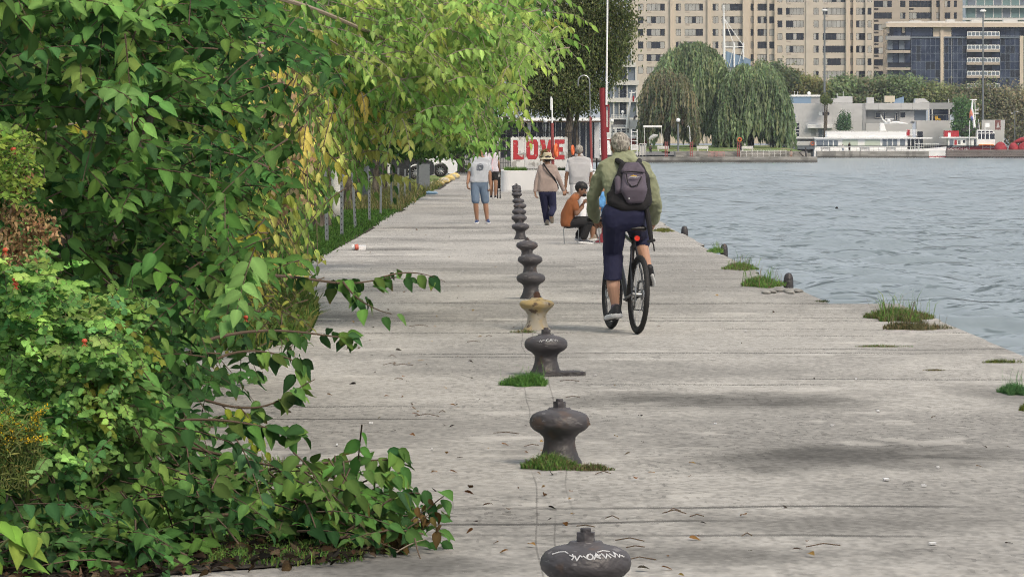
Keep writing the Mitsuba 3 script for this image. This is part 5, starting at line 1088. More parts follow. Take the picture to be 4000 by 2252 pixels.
# white ship
Y = 748; t = thing('white_ship', 'white ship with sloping funnel and mast, hull red below, behind the cyclist head', 'ship'); q = lambda x, y: xz(x, y, 748)
part(t, 'hull', MB().prism([q(2372, 566), q(2520, 566), q(2534, 552), q(2530, 541), q(2372, 541)], 'y', Y, Y + 7), mat('hull_red', (.26, .05, .04), .6))
part(t, 'topsides', MB().prism([q(2372, 540.5), q(2527, 540.5), q(2512, 490), q(2498, 468), q(2460, 466), q(2460, 498), q(2372, 498)], 'y', Y + .2, Y + 6), 'mat_boat_white')
for x0, x1, y0, y1 in ((2393, 2401, 506, 517), (2410, 2424, 502, 517), (2429, 2444, 502, 518), (2450, 2456, 502, 518), (2470, 2490, 505, 520)): 
    k = part(t, 'window', MB().pbox(x0, y0, x1, y1, Y + .1, .15), 'mat_glass_dark'); part(k, 'frame', MB().pbox(x0, y0 + (y1 - y0) * .45, x1, y0 + (y1 - y0) * .55, Y + .05, .08), 'mat_boat_white')
part(t, 'bridge', MB().pbox(2398, 466, 2450, 486, Y + 1, 4), 'mat_frame_dark'); part(t, 'bridge_roof', MB().pbox(2390, 486, 2464, 496, Y + .6, 5), 'mat_panel_mid'); part(t, 'flying_bridge', MB().pbox(2394, 462, 2462, 466, Y + .6, 5), 'mat_boat_white')
m = MB().pbox(2388, 448, 2458, 450, Y + .6, .1).pbox(2388, 456, 2458, 457.5, Y + .6, .1)
for i in range(8): m.pbox(2388 + i * 10, 448, 2389 + i * 10, 464, Y + .6, .1)
part(t, 'railing', m, 'mat_boat_white')
part(t, 'mast', MB().tube([P(2449, 500, Y - .3), P(2455, 440, Y - .3), P(2466, 366, Y - .3)], [.3, .26, .16], 8).bar(P(2458, 363, Y - .3), P(2481, 362, Y - .3), .1).bar(P(2467, 366, Y - .3), P(2467, 352, Y - .3), .1).bar(P(2480, 364, Y - .3), P(2482, 355, Y - .3), .07), 'mat_boat_white', 40)
part(t, 'flag', MB().tube([P(2475, 374, Y), P(2474, 386, Y), P(2473, 398, Y)], [.1, .24, .1], 6), 'mat_boat_red'); part(t, 'funnel_bend', MB().tube([P(2477, 468, Y + 2), P(2480, 457, Y + 2), P(2489, 453, Y + 2)], [.2, .22, .22], 8), 'mat_frame_dark', 40)
part(t, 'radome', MB().sphere(P(2432, 437, Y + 1), .3, 2).bar(P(2432, 437, Y + 1), P(2432, 462, Y + 1), .1, 6), 'mat_boat_white', True)
m = MB()
for x in (2466, 2489): m.bar(P(x, 608, 706), P(x, 505, 706), .09, 6)
for j in range(6): m.bar(P(2466, 515 + j * 17, 706), P(2489, 515 + j * 17, 706), .07, 6)
one('boarding_ladder', 'tall white boarding ladder against the white ship', 'ladder', m, 'mat_boat_white')
m = MB().pbox(2497, 559, 2524, 562, 707, .1)
for x in (2497, 2510, 2522): m.pbox(x, 559, x + 2, 610, 707, .1)
one('white_gate', 'white framed gate panel on the quay below the ship', 'gate', m.pbox(2466, 566, 2496, 586, 707.5, .1).pbox(2500, 566, 2521, 606, 707.4, .05), 'mat_off_white')
Yb = 722; m = MB().tube([P(2536, 545, Yb), P(2545, 537, Yb), P(2556, 531, Yb), P(2570, 528, Yb)], [.2, .35, .4, .1], 8); one('rescue_dinghy', 'small grey dinghy hanging beside the bow of the white ship', 'boat', m.pbox(2536, 538, 2540, 560, Yb, .2), 'mat_panel_grey', 40)
m = MB().pbox(2514, 489, 2586, 497, 724, 3).pbox(2516, 497, 2518, 575, 724.2, .15).pbox(2584, 497, 2585.5, 575, 724.2, .15); one('kiosk_canopy', 'flat white canopy on thin posts right of the white ship', 'canopy', m, 'mat_boat_white')
# white launch at the quay, left of the red post
Y = 704.5; t = thing('white_launch', 'white motor launch with sloping grey windscreen seen beside the red post', 'boat'); q = lambda x, y: xz(x, y, 704.5)
part(t, 'hull', MB().prism([q(2258, 604), q(2388, 604), q(2388, 578), q(2262, 578)], 'y', Y, Y + 3), 'mat_boat_white'); part(t, 'windscreen', MB().prism([q(2280, 577.5), q(2345, 577.5), q(2345, 545), q(2312, 543)], 'y', Y + .3, Y + 2.6), 'mat_glass_grey'); part(t, 'cabin', MB().prism([q(2345.5, 577.5), q(2386, 577.5), q(2380, 548), q(2345.5, 544)], 'y', Y + .2, Y + 2.8), 'mat_boat_white'); part(t, 'roof', MB().pbox(2310, 538, 2384, 543, Y + .3, 2.4), 'mat_boat_white')
m = MB().pbox(2284, 586, 2372, 587.5, 701, .06)
for i in range(10): m.pbox(2284 + i * 9.7, 586, 2285 + i * 9.7, 612, 701, .06)
one('quay_railing', 'thin pale railing along the quay in front of the white launch', 'railing', m, 'mat_galv')
# lamps and poles
def globe(label, px, ytop, ybase, Y, r, rb): 
    t = thing('globe_lamp', label, 'street lamp', 'globe lamps'); part(t, 'post', MB().tube([P(px, ybase, Y), P(px, ytop + 14, Y)], rb, 8), 'mat_galv'); part(t, 'globe', MB().sphere(P(px, ytop, Y), r, 3), 'mat_boat_white', True)
globe('white globe street lamp on the far quay, in front of the browning willow', 2649, 469, 594, 708, .36, .16)
globe('white globe lamp glimpsed beside the white ship, behind the red post', 2391, 472, 560, 730, .33, .12)
globe('white globe lamp glimpsed above the iron fence, in front of the feathery tree', 2131, 470, 560, 240, .13, .05)
def pole(label, px, ytop, ybase, Y, r, head=True):
    t = thing('light_mast', label, 'light mast', 'tall light masts'); part(t, 'pole', MB().tube([P(px, ybase, Y), P(px, ytop, Y)], [r, r * .6], 8), 'mat_galv'); part(t, 'lamp_head', MB().lathe([(.25, -.5), (.75, -.35), (.8, -.1), (.5, .1), (0, .15)], P(px, ytop, Y), 16), 'mat_boat_white', 40)
pole('tall grey light mast in front of the beige tower', 3221, 37, 590, 1030, .33); pole('tall grey light mast in front of the stacked balconies', 3840, 40, 590, 1020, .3)
for px, ytop, Y, lab in ((3011, 431, 770, 'double armed grey street lamp beside the smaller willow'), (3964, 430, 1004, 'double armed grey street lamp at the right frame edge')):
    t = thing('street_lamp', lab, 'street lamp', 'double armed street lamps'); part(t, 'post', MB().tube([P(px, 592, Y), P(px, ytop, Y)], [.11, .08], 8), 'mat_galv')
    for s in (-1, 1): k = part(t, 'arm', MB().tube([P(px, ytop + 8, Y), P(px + s * 9, ytop + (4 if s > 0 else 12), Y)], .05, 6), 'mat_galv'); part(k, 'lamp_head', MB().obox(P(px + s * 11, ytop + (5 if s > 0 else 12), Y), [.22, 0, 0], [0, .15, 0], [0, 0, .07]), 'mat_boat_white')
# things along the far quay
mat('ladder_red', (0.28, 0.07, 0.07), 0.6)
for i, (px, hk, lab) in enumerate(((2602, False, 'red safety post on the far quay nearest the white ship'), (2700, True, 'red safety post with a hooked pole, right of the globe lamp'), (2885, False, 'red safety post with a lifebuoy, in front of the willows'))):
    t = thing('safety_post', lab, 'post', 'red safety posts on the far quay'); Y = 702; m = MB().pbox(px - 5, 552, px - 2, 618, Y, .12).pbox(px + 3, 552, px + 6, 618, Y, .12)
    for j in range(6): m.pbox(px - 5, 556 + j * 11, px + 6, 558 + j * 11, Y + .02, .08)
    part(t, 'ladder', m, 'mat_ladder_red')
    if hk: part(t, 'hook', MB().tube([P(px - 4, 555, Y), P(px - 6, 500, Y), P(px - 10, 492, Y), P(px - 16, 494, Y)], .06, 6), 'mat_boat_white', 40)
    if i == 2: part(t, 'lifebuoy', MB().torus(P(px + 4, 545, Y - .2), .30, .09, 1), 'mat_orange', True)
m = MB().pbox(2768, 590, 2830, 592, 702, .06).pbox(2768, 612, 2830, 613.5, 702, .06)
for i in range(13): m.pbox(2768 + i * 5, 590, 2769.5 + i * 5, 613, 702, .05)
one('barrier', 'pinkish red crowd barrier on the far quay', 'barrier', m, mat('barrier_red', (.5, .24, .22), .6))
m = MB().pbox(2893, 586, 3072, 588, 701.5, .08).pbox(2893, 600, 3072, 601, 701.5, .06)
for i in range(9): m.pbox(2893 + i * 22, 586, 2895 + i * 22, 618, 701.5, .08)
one('handrail', 'long pale handrail with posts along the far quay below the willows', 'railing', m, 'mat_off_white')
for px, lab in ((2590, 'pale stone bench under the browning willow'), (2745, 'pale stone bench between the safety posts'), (2920, 'pale bench on the lawn below the smaller willow')):
    a = P(px, 586, 708); one('bench', lab, 'bench', MB().box(a[0] - 1, a[0] + 1, 708, 708.6, 1.2, 1.32).box(a[0] - .9, a[0] - .75, 708.05, 708.5, .86, 1.2).box(a[0] + .75, a[0] + .9, 708.05, 708.5, .86, 1.2).box(a[0] - 1, a[0] + 1, 708.55, 708.65, 1.4, 1.75), 'mat_off_white', group='benches on the far quay')
for px, lab in ((3225, 'dark bench at the left end of the far dock'), (3378, 'grey bench in the middle of the far dock'), (3480, 'grey bench toward the right end of the far dock')):
    a = P(px, 589, 997); z = .56; one('bench', lab, 'bench', MB().box(a[0] - 1.2, a[0] + 1.2, 997, 997.5, z + .4, z + .5).box(a[0] - 1.1, a[0] - .95, 997, 997.4, z, z + .4).box(a[0] + .95, a[0] + 1.1, 997, 997.4, z, z + .4).box(a[0] - 1.2, a[0] + 1.2, 997.45, 997.55, z + .55, z + .95), 'mat_panel_mid', group='benches on the far dock')
m = MB()
for i in range(20): m.pbox(3190 + i * 22, 570, 3191.6 + i * 22, 589, 996.2, .1)
m.pbox(3190, 571, 3610, 573, 996.2, .08); one('dock_railing', 'thin white railing along the far dock', 'railing', m, 'mat_off_white')
one('bow_anchor', 'dark anchor like sculpture standing at the end of the far quay', 'sculpture', MB().tube([P(3147, 575, 701), P(3149, 612, 701)], [.10, .18], 8).tube([P(3123, 594, 701), P(3138, 610, 701), P(3150, 614, 701)], [.15, .12, .1], 8).pbox(3128, 612, 3152, 617, 701, .4), 'mat_frame_dark', 40)
# ---------------------------------------------------------------- end of the pier: lettered wall, planter, fence, posts
def stucco(p, n, uv):
    c = mix((0.74, 0.74, 0.73), (0.55, 0.55, 0.54), smoothstep(0.45, 0.75, fbm(p.x * 2.2, p.y * 2, p.z * 1.1, 4)))
    return mix(c, (0.30, 0.29, 0.27), smoothstep(0.60, 0.70, fbm(p.x * 5, p.y * 5, p.z * 3, 4)) * 0.8)
mat('stucco', proc(stucco), 0.85)
mat('planter_white', proc(lambda p, n, uv: mi.Color3f(0.76, 0.765, 0.77) * (0.84 + 0.2 * fbm(p.x * 1.6, p.y * 2, p.z * 1.4, 4)) * (1 - 0.5 * smoothstep(0.10, 0.0, p.z) * noise(p.x * 5, 0, 0))), 0.7)
mat('letter_red', proc(lambda p, n, uv: mix((0.47, 0.04, 0.05), (0.6, 0.48, 0.46), smoothstep(0.66, 0.72, fbm(p.x * 9, p.y * 9, p.z * 9, 4)))), 0.6)
t = thing('planter', 'white painted concrete planter across the end of the walkway', 'planter')
x0, x1 = P(1957, 0, 151)[0], P(2338, 0, 151)[0]
g = sg.box(x0 + .3, 151.3, x1 - .3, 155.4).buffer(.3, 12); b = MB().prism(g.difference(g.buffer(-.22)), 'z', -.02, .78); part(t, 'rim', b, 'mat_planter_white', 30)
part(t, 'soil', MB().prism(g.buffer(-.222), 'z', 0, .70), 'mat_soil')
t = thing('lettered_wall', 'white concrete slab wall painted with the red word LOVE, standing in the planter', 'wall'); Y = 153.4
lz = lambda x, y: (P(1760 + x / 3.903, 0, Y)[0], P(0, 480 + y / 3.903, Y)[2])
LET = [sg.Polygon([lz(x, y) for x, y in ((958, 264), (1026, 264), (1026, 488), (1086, 488), (1112, 488), (1112, 553), (958, 556))]),
       sg.Polygon([lz(x, y) for x, y in ((1180, 255), (1306, 255), (1330, 300), (1330, 500), (1300, 550), (1186, 550), (1158, 500), (1158, 300))], [[lz(x, y) for x, y in ((1220, 318), (1268, 318), (1274, 330), (1274, 478), (1264, 490), (1222, 490), (1212, 478), (1212, 330))]]),
       sg.Polygon([lz(x, y) for x, y in ((1368, 258), (1432, 258), (1462, 430), (1500, 258), (1558, 258), (1490, 552), (1430, 552))]),
       sg.Polygon([lz(x, y) for x, y in ((1590, 256), (1736, 256), (1736, 314), (1652, 318), (1652, 372), (1708, 372), (1708, 436), (1652, 436), (1652, 488), (1734, 488), (1734, 553), (1590, 553))])]
for i, (xa, xb) in enumerate(((918, 1128), (1132, 1364), (1368, 1572), (1576, 1788))):
    rr = R(60 + i); top = [(xa + (xb - xa) * k / 12, 212 + 7 * math.sin(k * 2.1 + i) + rr.uniform(-5, 5) + (14 if k in (0, 12) else 0)) for k in range(13)]
    poly = sg.Polygon([lz(*q) for q in top] + [lz(xb - 2, 690), lz(xa + 2, 690)])
    k = part(t, 'block', MB().prism(poly, 'y', Y, Y + .42), 'mat_stucco')
    part(k, 'letter', MB().prism(LET[i], 'y', Y - .006, Y - .001), 'mat_letter_red', label='red painted letter ' + 'LOVE'[i])
    rim = LET[i].buffer(.012).difference(LET[i]); part(k, 'outline', MB().prism(rim, 'y', Y - .004, Y - .0005), 'mat_ladder_red')
def top_tuft(label, x0, x1, Y, z, h, n, cols, seed, name='planter_grass'):
    rng = R(seed); a, c = P(x0, 0, Y)[0], P(x1, 0, Y)[0]
    m, cc = blades(rng, np.c_[rng.uniform(a, c, n), Y + rng.uniform(-.15, .15, n), np.full(n, z)], h * rng.uniform(.4, 1.1, n), .7, .008, cols); one(name, label, 'grass', m, 'mat_leaf', False, kind='stuff', color=cc)
top_tuft('green grass on the left end of the white planter', 1972, 2056, 152.2, .70, .26, 900, GREEN, 61); top_tuft('dark weeds at the right foot of the lettered wall', 2178, 2212, 152.8, .70, .25, 260, [(.06, .09, .05)], 62); top_tuft('thin low weeds in the middle of the white planter', 2056, 2100, 152.2, .70, .12, 160, GREEN + DRY, 63)
rng = R(64); t = thing('planter_shrub', 'small reddish brown leafed shrub growing in front of the letter V', 'shrub'); c = P(2126, 600, 152.6)
sets = crown(rng, c, (.15, .12, .2), 260, .09, [(.10, .15, .05), (.25, .16, .09), (.30, .20, .13)], .4, 10)[:5]; part(t, 'stem', MB().tube([[c[0], 152.6, .68], c], [.02, .01], 6), 'mat_bark'); add_leaves(t, [sets], LONG, 0, kind=None)
# iron fence
t = thing('iron_fence', 'black iron picket fence behind the white lettered wall', 'fence'); Y = 236; a, b = P(1755, 0, Y)[0], P(2246, 0, Y)[0]; zt, zb = P(0, 506, Y)[2], 0.0
n = int((b - a) / .098)
for i in range(n):
    x = a + i * .098; m = MB().box(x - .014, x + .014, Y - .014, Y + .014, zb + .08, zt - .05); m.add([[x - .014, Y - .014, zt - .05], [x + .014, Y - .014, zt - .05], [x + .014, Y + .014, zt - .05], [x - .014, Y + .014, zt - .05], [x, Y, zt + .03]], [[0, 1, 4], [1, 2, 4], [2, 3, 4], [3, 0, 4]])
    part(t, 'picket', m, 'mat_black')
for z in (zt - .16, (zt + zb) / 2 + .1, zb + .18): part(t, 'rail', MB().box(a, b, Y - .034, Y - .015, z - .03, z + .03), 'mat_black')
for x in (a, P(1880, 0, Y)[0], P(1998, 0, Y)[0], P(2105, 0, Y)[0], P(2186, 0, Y)[0], b): part(t, 'post', MB().box(x - .06, x + .06, Y - .05, Y + .05, zb, zt + .12), 'mat_black')
# pavilion behind the fence
Y = 420; t = thing('pavilion', 'low glazed pavilion with a white flat roof edge seen above the iron fence', 'building')
part(t, 'roof', MB().pbox(1890, 459, 2352, 471, Y - 1.5, 9), 'mat_boat_white'); part(t, 'soffit', MB().pbox(1900, 471.2, 2345, 477, Y - .8, 7), mat('brown', (.2, .13, .09), .7)); part(t, 'glazing', MB().pbox(1902, 477, 2342, 616, Y + .6, 6), 'mat_glass_dark')
for i in range(19): part(t, 'mullion', MB().pbox(1904 + i * 24, 477, 1906.5 + i * 24, 616, Y + .4, .3), 'mat_off_white')
for x0, x1 in ((2322, 2342), (1940, 1956), (2060, 2072)): part(t, 'column', MB().pbox(x0, 477, x1, 618, Y, .4), 'mat_panel_grey')
# safety posts with curved rails
Y = 121; t = thing('ladder_rail', 'maroon and white curved ladder rail rising in front of the letter V', 'rail', None)
part(t, 'rail', MB().tube([P(2162, 790, Y), P(2159, 620, Y), P(2157, 480, Y)], [.045, .05, .045], 10), 'mat_ladder_red', 40); part(t, 'hook', MB().tube([P(2157, 480, Y), P(2157, 420, Y), P(2155.5, 385, Y), P(2153, 378, Y), P(2151.5, 386, Y), P(2152, 430, Y)], .024, 8), 'mat_boat_white', 40)
one('lifebuoy', 'orange lifebuoy hanging edge on in front of the letter E', 'lifebuoy', MB().torus(P(2172, 588, Y - .1), .17, .042, 0, M=np.array([[.98, .19, 0], [-.19, .98, 0], [0, 0, 1]])), 'mat_orange', True, group='orange lifebuoys')
one('lifebuoy', 'orange lifebuoy half hidden by the head of the man in the vest', 'lifebuoy', MB().torus(P(2237, 586, 150), .15, .042, 0, M=np.array([[.98, .19, 0], [-.19, .98, 0], [0, 0, 1]])), 'mat_orange', True, group='orange lifebuoys')
Y = 122; t = thing('hooked_rail', 'tall hooked white rail on a maroon post right of the man in the vest', 'rail')
part(t, 'post', MB().tube([P(2312, 784, Y), P(2310, 620, Y), P(2306, 455, Y)], [.035, .04, .035], 10), 'mat_ladder_red', 40)
part(t, 'hook', MB().tube([P(2306, 456, Y), P(2303, 330, Y)] + [P(2280.5 + 22 * math.cos(k * .32), 318 - 24 * math.sin(k * .32), Y) for k in range(11)] + [P(2258, 335, Y)], .017, 8), 'mat_steel', 40)
one('black_frame', 'small black square pipe frame beside the hooked rail', 'frame', MB().tube([P(2312, 618, 130), P(2331, 618, 130), P(2331, 668, 130), P(2314, 668, 130)], .03, 6), 'mat_black')
Y = 71; t = thing('safety_station', 'tall red safety post with bracket and long white pole behind the cyclist', 'post')
mat('post_red', proc(lambda p, n, uv: mix((0.23, 0.022, 0.03), (0.5, 0.25, 0.24), smoothstep(0.7, 0.76, fbm(p.x * 9, p.y * 9, p.z * 5, 4)))), 0.5)
part(t, 'post', MB().tube([P(2362, 948, Y), P(2361, 620, Y), P(2353, 343, Y)], [.056, .056, .053], 14), 'mat_post_red', 40); part(t, 'foot', MB().lathe([(.17, 0), (.15, .03), (.06, .16), (0, .16)], (P(2361, 0, Y)[0], Y, 0), 16), 'mat_post_red', 40)
m = MB().pbox(2364, 407, 2380, 416, Y - .03, .06).pbox(2376, 416, 2381, 500, Y - .028, .056).pbox(2366, 496, 2380, 516, Y - .03, .06); part(t, 'bracket', m, 'mat_post_red'); part(t, 'plate', MB().pbox(2369, 430, 2376, 495, Y - .01, .02), 'mat_off_white')
part(t, 'pole', MB().tube([P(2369, 410, Y - .06), P(2371, 200, Y - .06), P(2375, -200, Y - .06)], [.018, .016, .012], 8), 'mat_boat_white', 40)
# parked cars
mat('car_white', (.74, .75, .77), .25, clearcoat=.6); mat('car_dark', (.02, .021, .024), .25, clearcoat=.6); mat('car_grey', (.20, .23, .27), .3, clearcoat=.5); mat('rubber', (.018, .018, .019), .7)
def car(label, px, Y, m, z0=.135, flip=1):
    """side-on car facing right, its front wheel hub at pixel px"""
    t = thing('parked_car', label, 'car', 'cars parked by the verge'); xw = P(px, 0, Y)[0]; X = lambda u: xw + u
    arch = lambda c: sg.Point(c, .33).buffer(.40, 10)
    body = sg.Polygon([(-3.55, .32), (-3.62, .75), (-3.55, 1.02), (-.95, 1.06), (-.35, 1.02), (.35, .93), (.70, .80), (.80, .62), (.78, .30), (.6, .22), (-3.4, .22)]).buffer(.04).difference(arch(0)).difference(arch(-2.68))
    bm = MB().prism(body, 'y', -.86, .86).mesh(); v = bm.vertices; v[:, 1] *= 1 - .10 * np.clip((v[:, 0] - .1) / .7, 0, 1); bm.vertices = v + [xw, Y + .9, z0]; part(t, 'body', bm, m, 30)
    cab = sg.Polygon([(-3.5, 1.0), (-3.2, 1.5), (-2.8, 1.64), (-1.5, 1.66), (-1.05, 1.58), (-.3, 1.0)]).buffer(.03); cm = MB().prism(cab, 'y', -.8, .8).mesh(); v = cm.vertices; v[:, 1] *= 1 - .22 * np.clip((v[:, 2] - 1) / .66, 0, 1); cm.vertices = v + [xw, Y + .9, z0]; part(t, 'cabin', cm, m, 30)
    for u0, u1, s0, s1 in ((-1.95, -1.1, -2.0, -.65), (-2.9, -2.02, -2.95, -2.08)):
        q = [(s0 + xw, Y + .9 - .80, z0 + 1.09), (s1 + xw, Y + .9 - .80, z0 + 1.09), (u1 + xw, Y + .9 - .665, z0 + 1.53), (u0 + xw, Y + .9 - .665, z0 + 1.53)]; part(t, 'window', MB().add([np.array(k) + [0, d, 0] for d in (-.012, .01) for k in q], [[0, 1, 2, 3], [7, 6, 5, 4], [0, 4, 5, 1], [1, 5, 6, 2], [2, 6, 7, 3], [3, 7, 4, 0]]), 'mat_glass_dark')
    for c in (0, -2.68):
        for s in (-1, 1):
            y = Y + .9 + s * .76; k = part(t, 'wheel', MB().torus((X(c), y, z0 + .33), .245, .088, 1, 28, 10), 'mat_rubber', True); r = MB().tube([(X(c), y - .03, z0 + .33), (X(c), y + .03, z0 + .33)], .05, 10)
            for q in range(10): a = q * .628; r.tube([(X(c), y + s * .05, z0 + .33), (X(c) + .21 * math.cos(a), y + s * .06, z0 + .33 + .21 * math.sin(a))], .016, 5)
            r.torus((X(c), y + s * .05, z0 + .33), .205, .018, 1, 24, 6); part(k, 'rim', r, 'mat_steel', 40)
    part(t, 'headlight', MB().sphere((X(.62), Y + .3, z0 + .76), .12, 2, (.9, .5, .5)), 'mat_boat_white', True); part(t, 'sill_trim', MB().box(X(-2.25), X(-.43), Y + .03, Y + .06, z0 + .2, z0 + .34), 'mat_black')
car('white car parked beyond the verge, next to the iron fence', 1720, 205, 'mat_car_white'); car('dark car parked in front of the white one, half hidden by weeds', 1624, 187, 'mat_car_dark'); car('grey car glimpsed between the white column and the stakes', 1296, 181, 'mat_car_grey')
# ---------------------------------------------------------------- people
mat('skin_fair', (0.46, 0.27, 0.19), 0.55); mat('skin_tan', (0.33, 0.18, 0.115), 0.55); mat('skin_brown', (0.20, 0.105, 0.065), 0.55)
mat('hair_black', (0.012, 0.011, 0.012), 0.5); mat('hair_grey', proc(lambda p, n, uv: mix((0.15, 0.135, 0.12), (0.46, 0.43, 0.38), smoothstep(0.3, 0.7, fbm(p.x * 120, p.y * 120, p.z * 26, 3)))), 0.7)
mat('shoe_black', (0.02, 0.02, 0.024), 0.6); mat('sole_white', (0.68, 0.68, 0.68), 0.6); mat('eye', (0.02, 0.02, 0.02), 0.2)
def cloth(name, rgb, amp=.22, fs=22, h=.006):
    f = lambda p, n, uv: mi.Color3f(*rgb) * (1 - amp / 2 + amp * fbm(p.x * fs, p.y * fs, p.z * fs * .6, 3))
    return bump(name, proc(f), lambda p, n, uv: fbm(p.x * 40, p.y * 40, p.z * 26, 3), h, 0.85, sheen=.3)
def head_pieces(c, fwd=(0, 1, 0), s=1.0, tilt=0.0, jaw=True, ears=True):
    f = unit(np.array([fwd[0], fwd[1], 0.0])); r = np.cross(f, [0, 0, 1.0]); u = np.array([0, 0, 1.0])
    f2 = f * math.cos(tilt) - u * math.sin(tilt); u2 = u * math.cos(tilt) + f * math.sin(tilt)
    M = np.stack([r, f2, u2], 1); w = lambda q: np.asarray(c) + M @ (np.asarray(q) * s)
    A3 = np.c_[M * s, np.asarray(c)]
    tr = lambda m: m.transform(A3)
    p = [tr(ball((0, -.008, .022), .1, 20, (.76, .97, .93))), tr(m3.Manifold.batch_hull([ball((0, .015, -.02), .072), ball((0, .06, -.085), .026), ball((.035, .02, -.06), .03), ball((-.035, .02, -.06), .03)]))]
    p += [tr(m3.Manifold.batch_hull([ball((0, .082, .008), .010), ball((0, .104, -.030), .0135), ball((.011, .088, -.036), .010), ball((-.011, .088, -.036), .010)])), tr(m3.Manifold.batch_hull([ball((.022, .078, -.062), .008), ball((-.022, .078, -.062), .008), ball((0, .086, -.060), .009)]))]
    if ears: p += [tr(ball((q * .078, -.012, -.012), .03, 12, (.32, .62, 1.0))) for q in (-1, 1)]
    return p, w, tr
def hand_pieces(w, d, palm, s=1.0, curl=.5, side=1):
    """palm, four unequal bent fingers and a thumb; d: direction of the fingers, palm: direction the palm faces"""
    d = unit(d); n = unit(np.asarray(palm, float) - d * np.dot(palm, d)); x = np.cross(d, n) * side; w = np.asarray(w, float)
    q = lambda a, b, c: w + s * (a * x + b * d + c * n)
    p = [m3.Manifold.batch_hull([ball(q(-.022, .015, 0), .014 * s), ball(q(.022, .015, 0), .014 * s), ball(q(-.034, .085, 0), .012 * s), ball(q(.034, .085, 0), .012 * s)]), hull((q(0, -.02, 0), .026 * s), (q(0, .02, 0), .022 * s))]
    for i, (a, L) in enumerate(((-.033, .070), (-.011, .084), (.011, .078), (.033, .060))):
        cu = curl * (1 + .12 * i); b0 = q(a, .085, 0); b1 = b0 + s * L * .45 * (d * math.cos(cu) + n * math.sin(cu)); b2 = b1 + s * L * .32 * (d * math.cos(2 * cu) + n * math.sin(2 * cu)); b3 = b2 + s * L * .25 * (d * math.cos(2.7 * cu) + n * math.sin(2.7 * cu))
        p += chain([b0, b1, b2, b3], [.0098 * s, .0092 * s, .0084 * s, .0072 * s])
    t0 = q(-.03, .03, .004); t1 = q(-.055, .06, .016); t2 = q(-.056, .085, .03); p += chain([t0, t1, t2], [.0125 * s, .0108 * s, .0088 * s])
    return p
def shoe(root, heel, toe, m, sole='mat_sole_white', r=.042, up=(0, 0, 1)):
    heel, toe, up = np.asarray(heel, float), np.asarray(toe, float), unit(up); mid = heel * .45 + toe * .55
    k = part(root, 'shoe', soft([hull((heel + up * .03, r), (heel + up * .055, r * .85)), hull((heel + up * .025, r), (mid + up * .018, r * 1.02)), hull((mid + up * .014, r), (toe + up * .008, r * .82)), hull((heel + up * .065, r * .8), (mid + up * .03, r * .8))], .014, 6), m, True)
    x = unit(np.cross(toe - heel, up))
    part(k, 'sole', soft([m3.Manifold.batch_hull([ball(q + s_ * x * (w - .006) - up * (.008 if b else -.006), .014) for q, w in ((heel - unit(toe - heel) * r * .8, r * .55), (heel, r), (mid, r * 1.08), (toe, r * .85), (toe + unit(toe - heel) * r * .6, r * .4)) for s_ in (-1, 1) for b in (0, 1)])], .014, 3), sole, True)
    return k
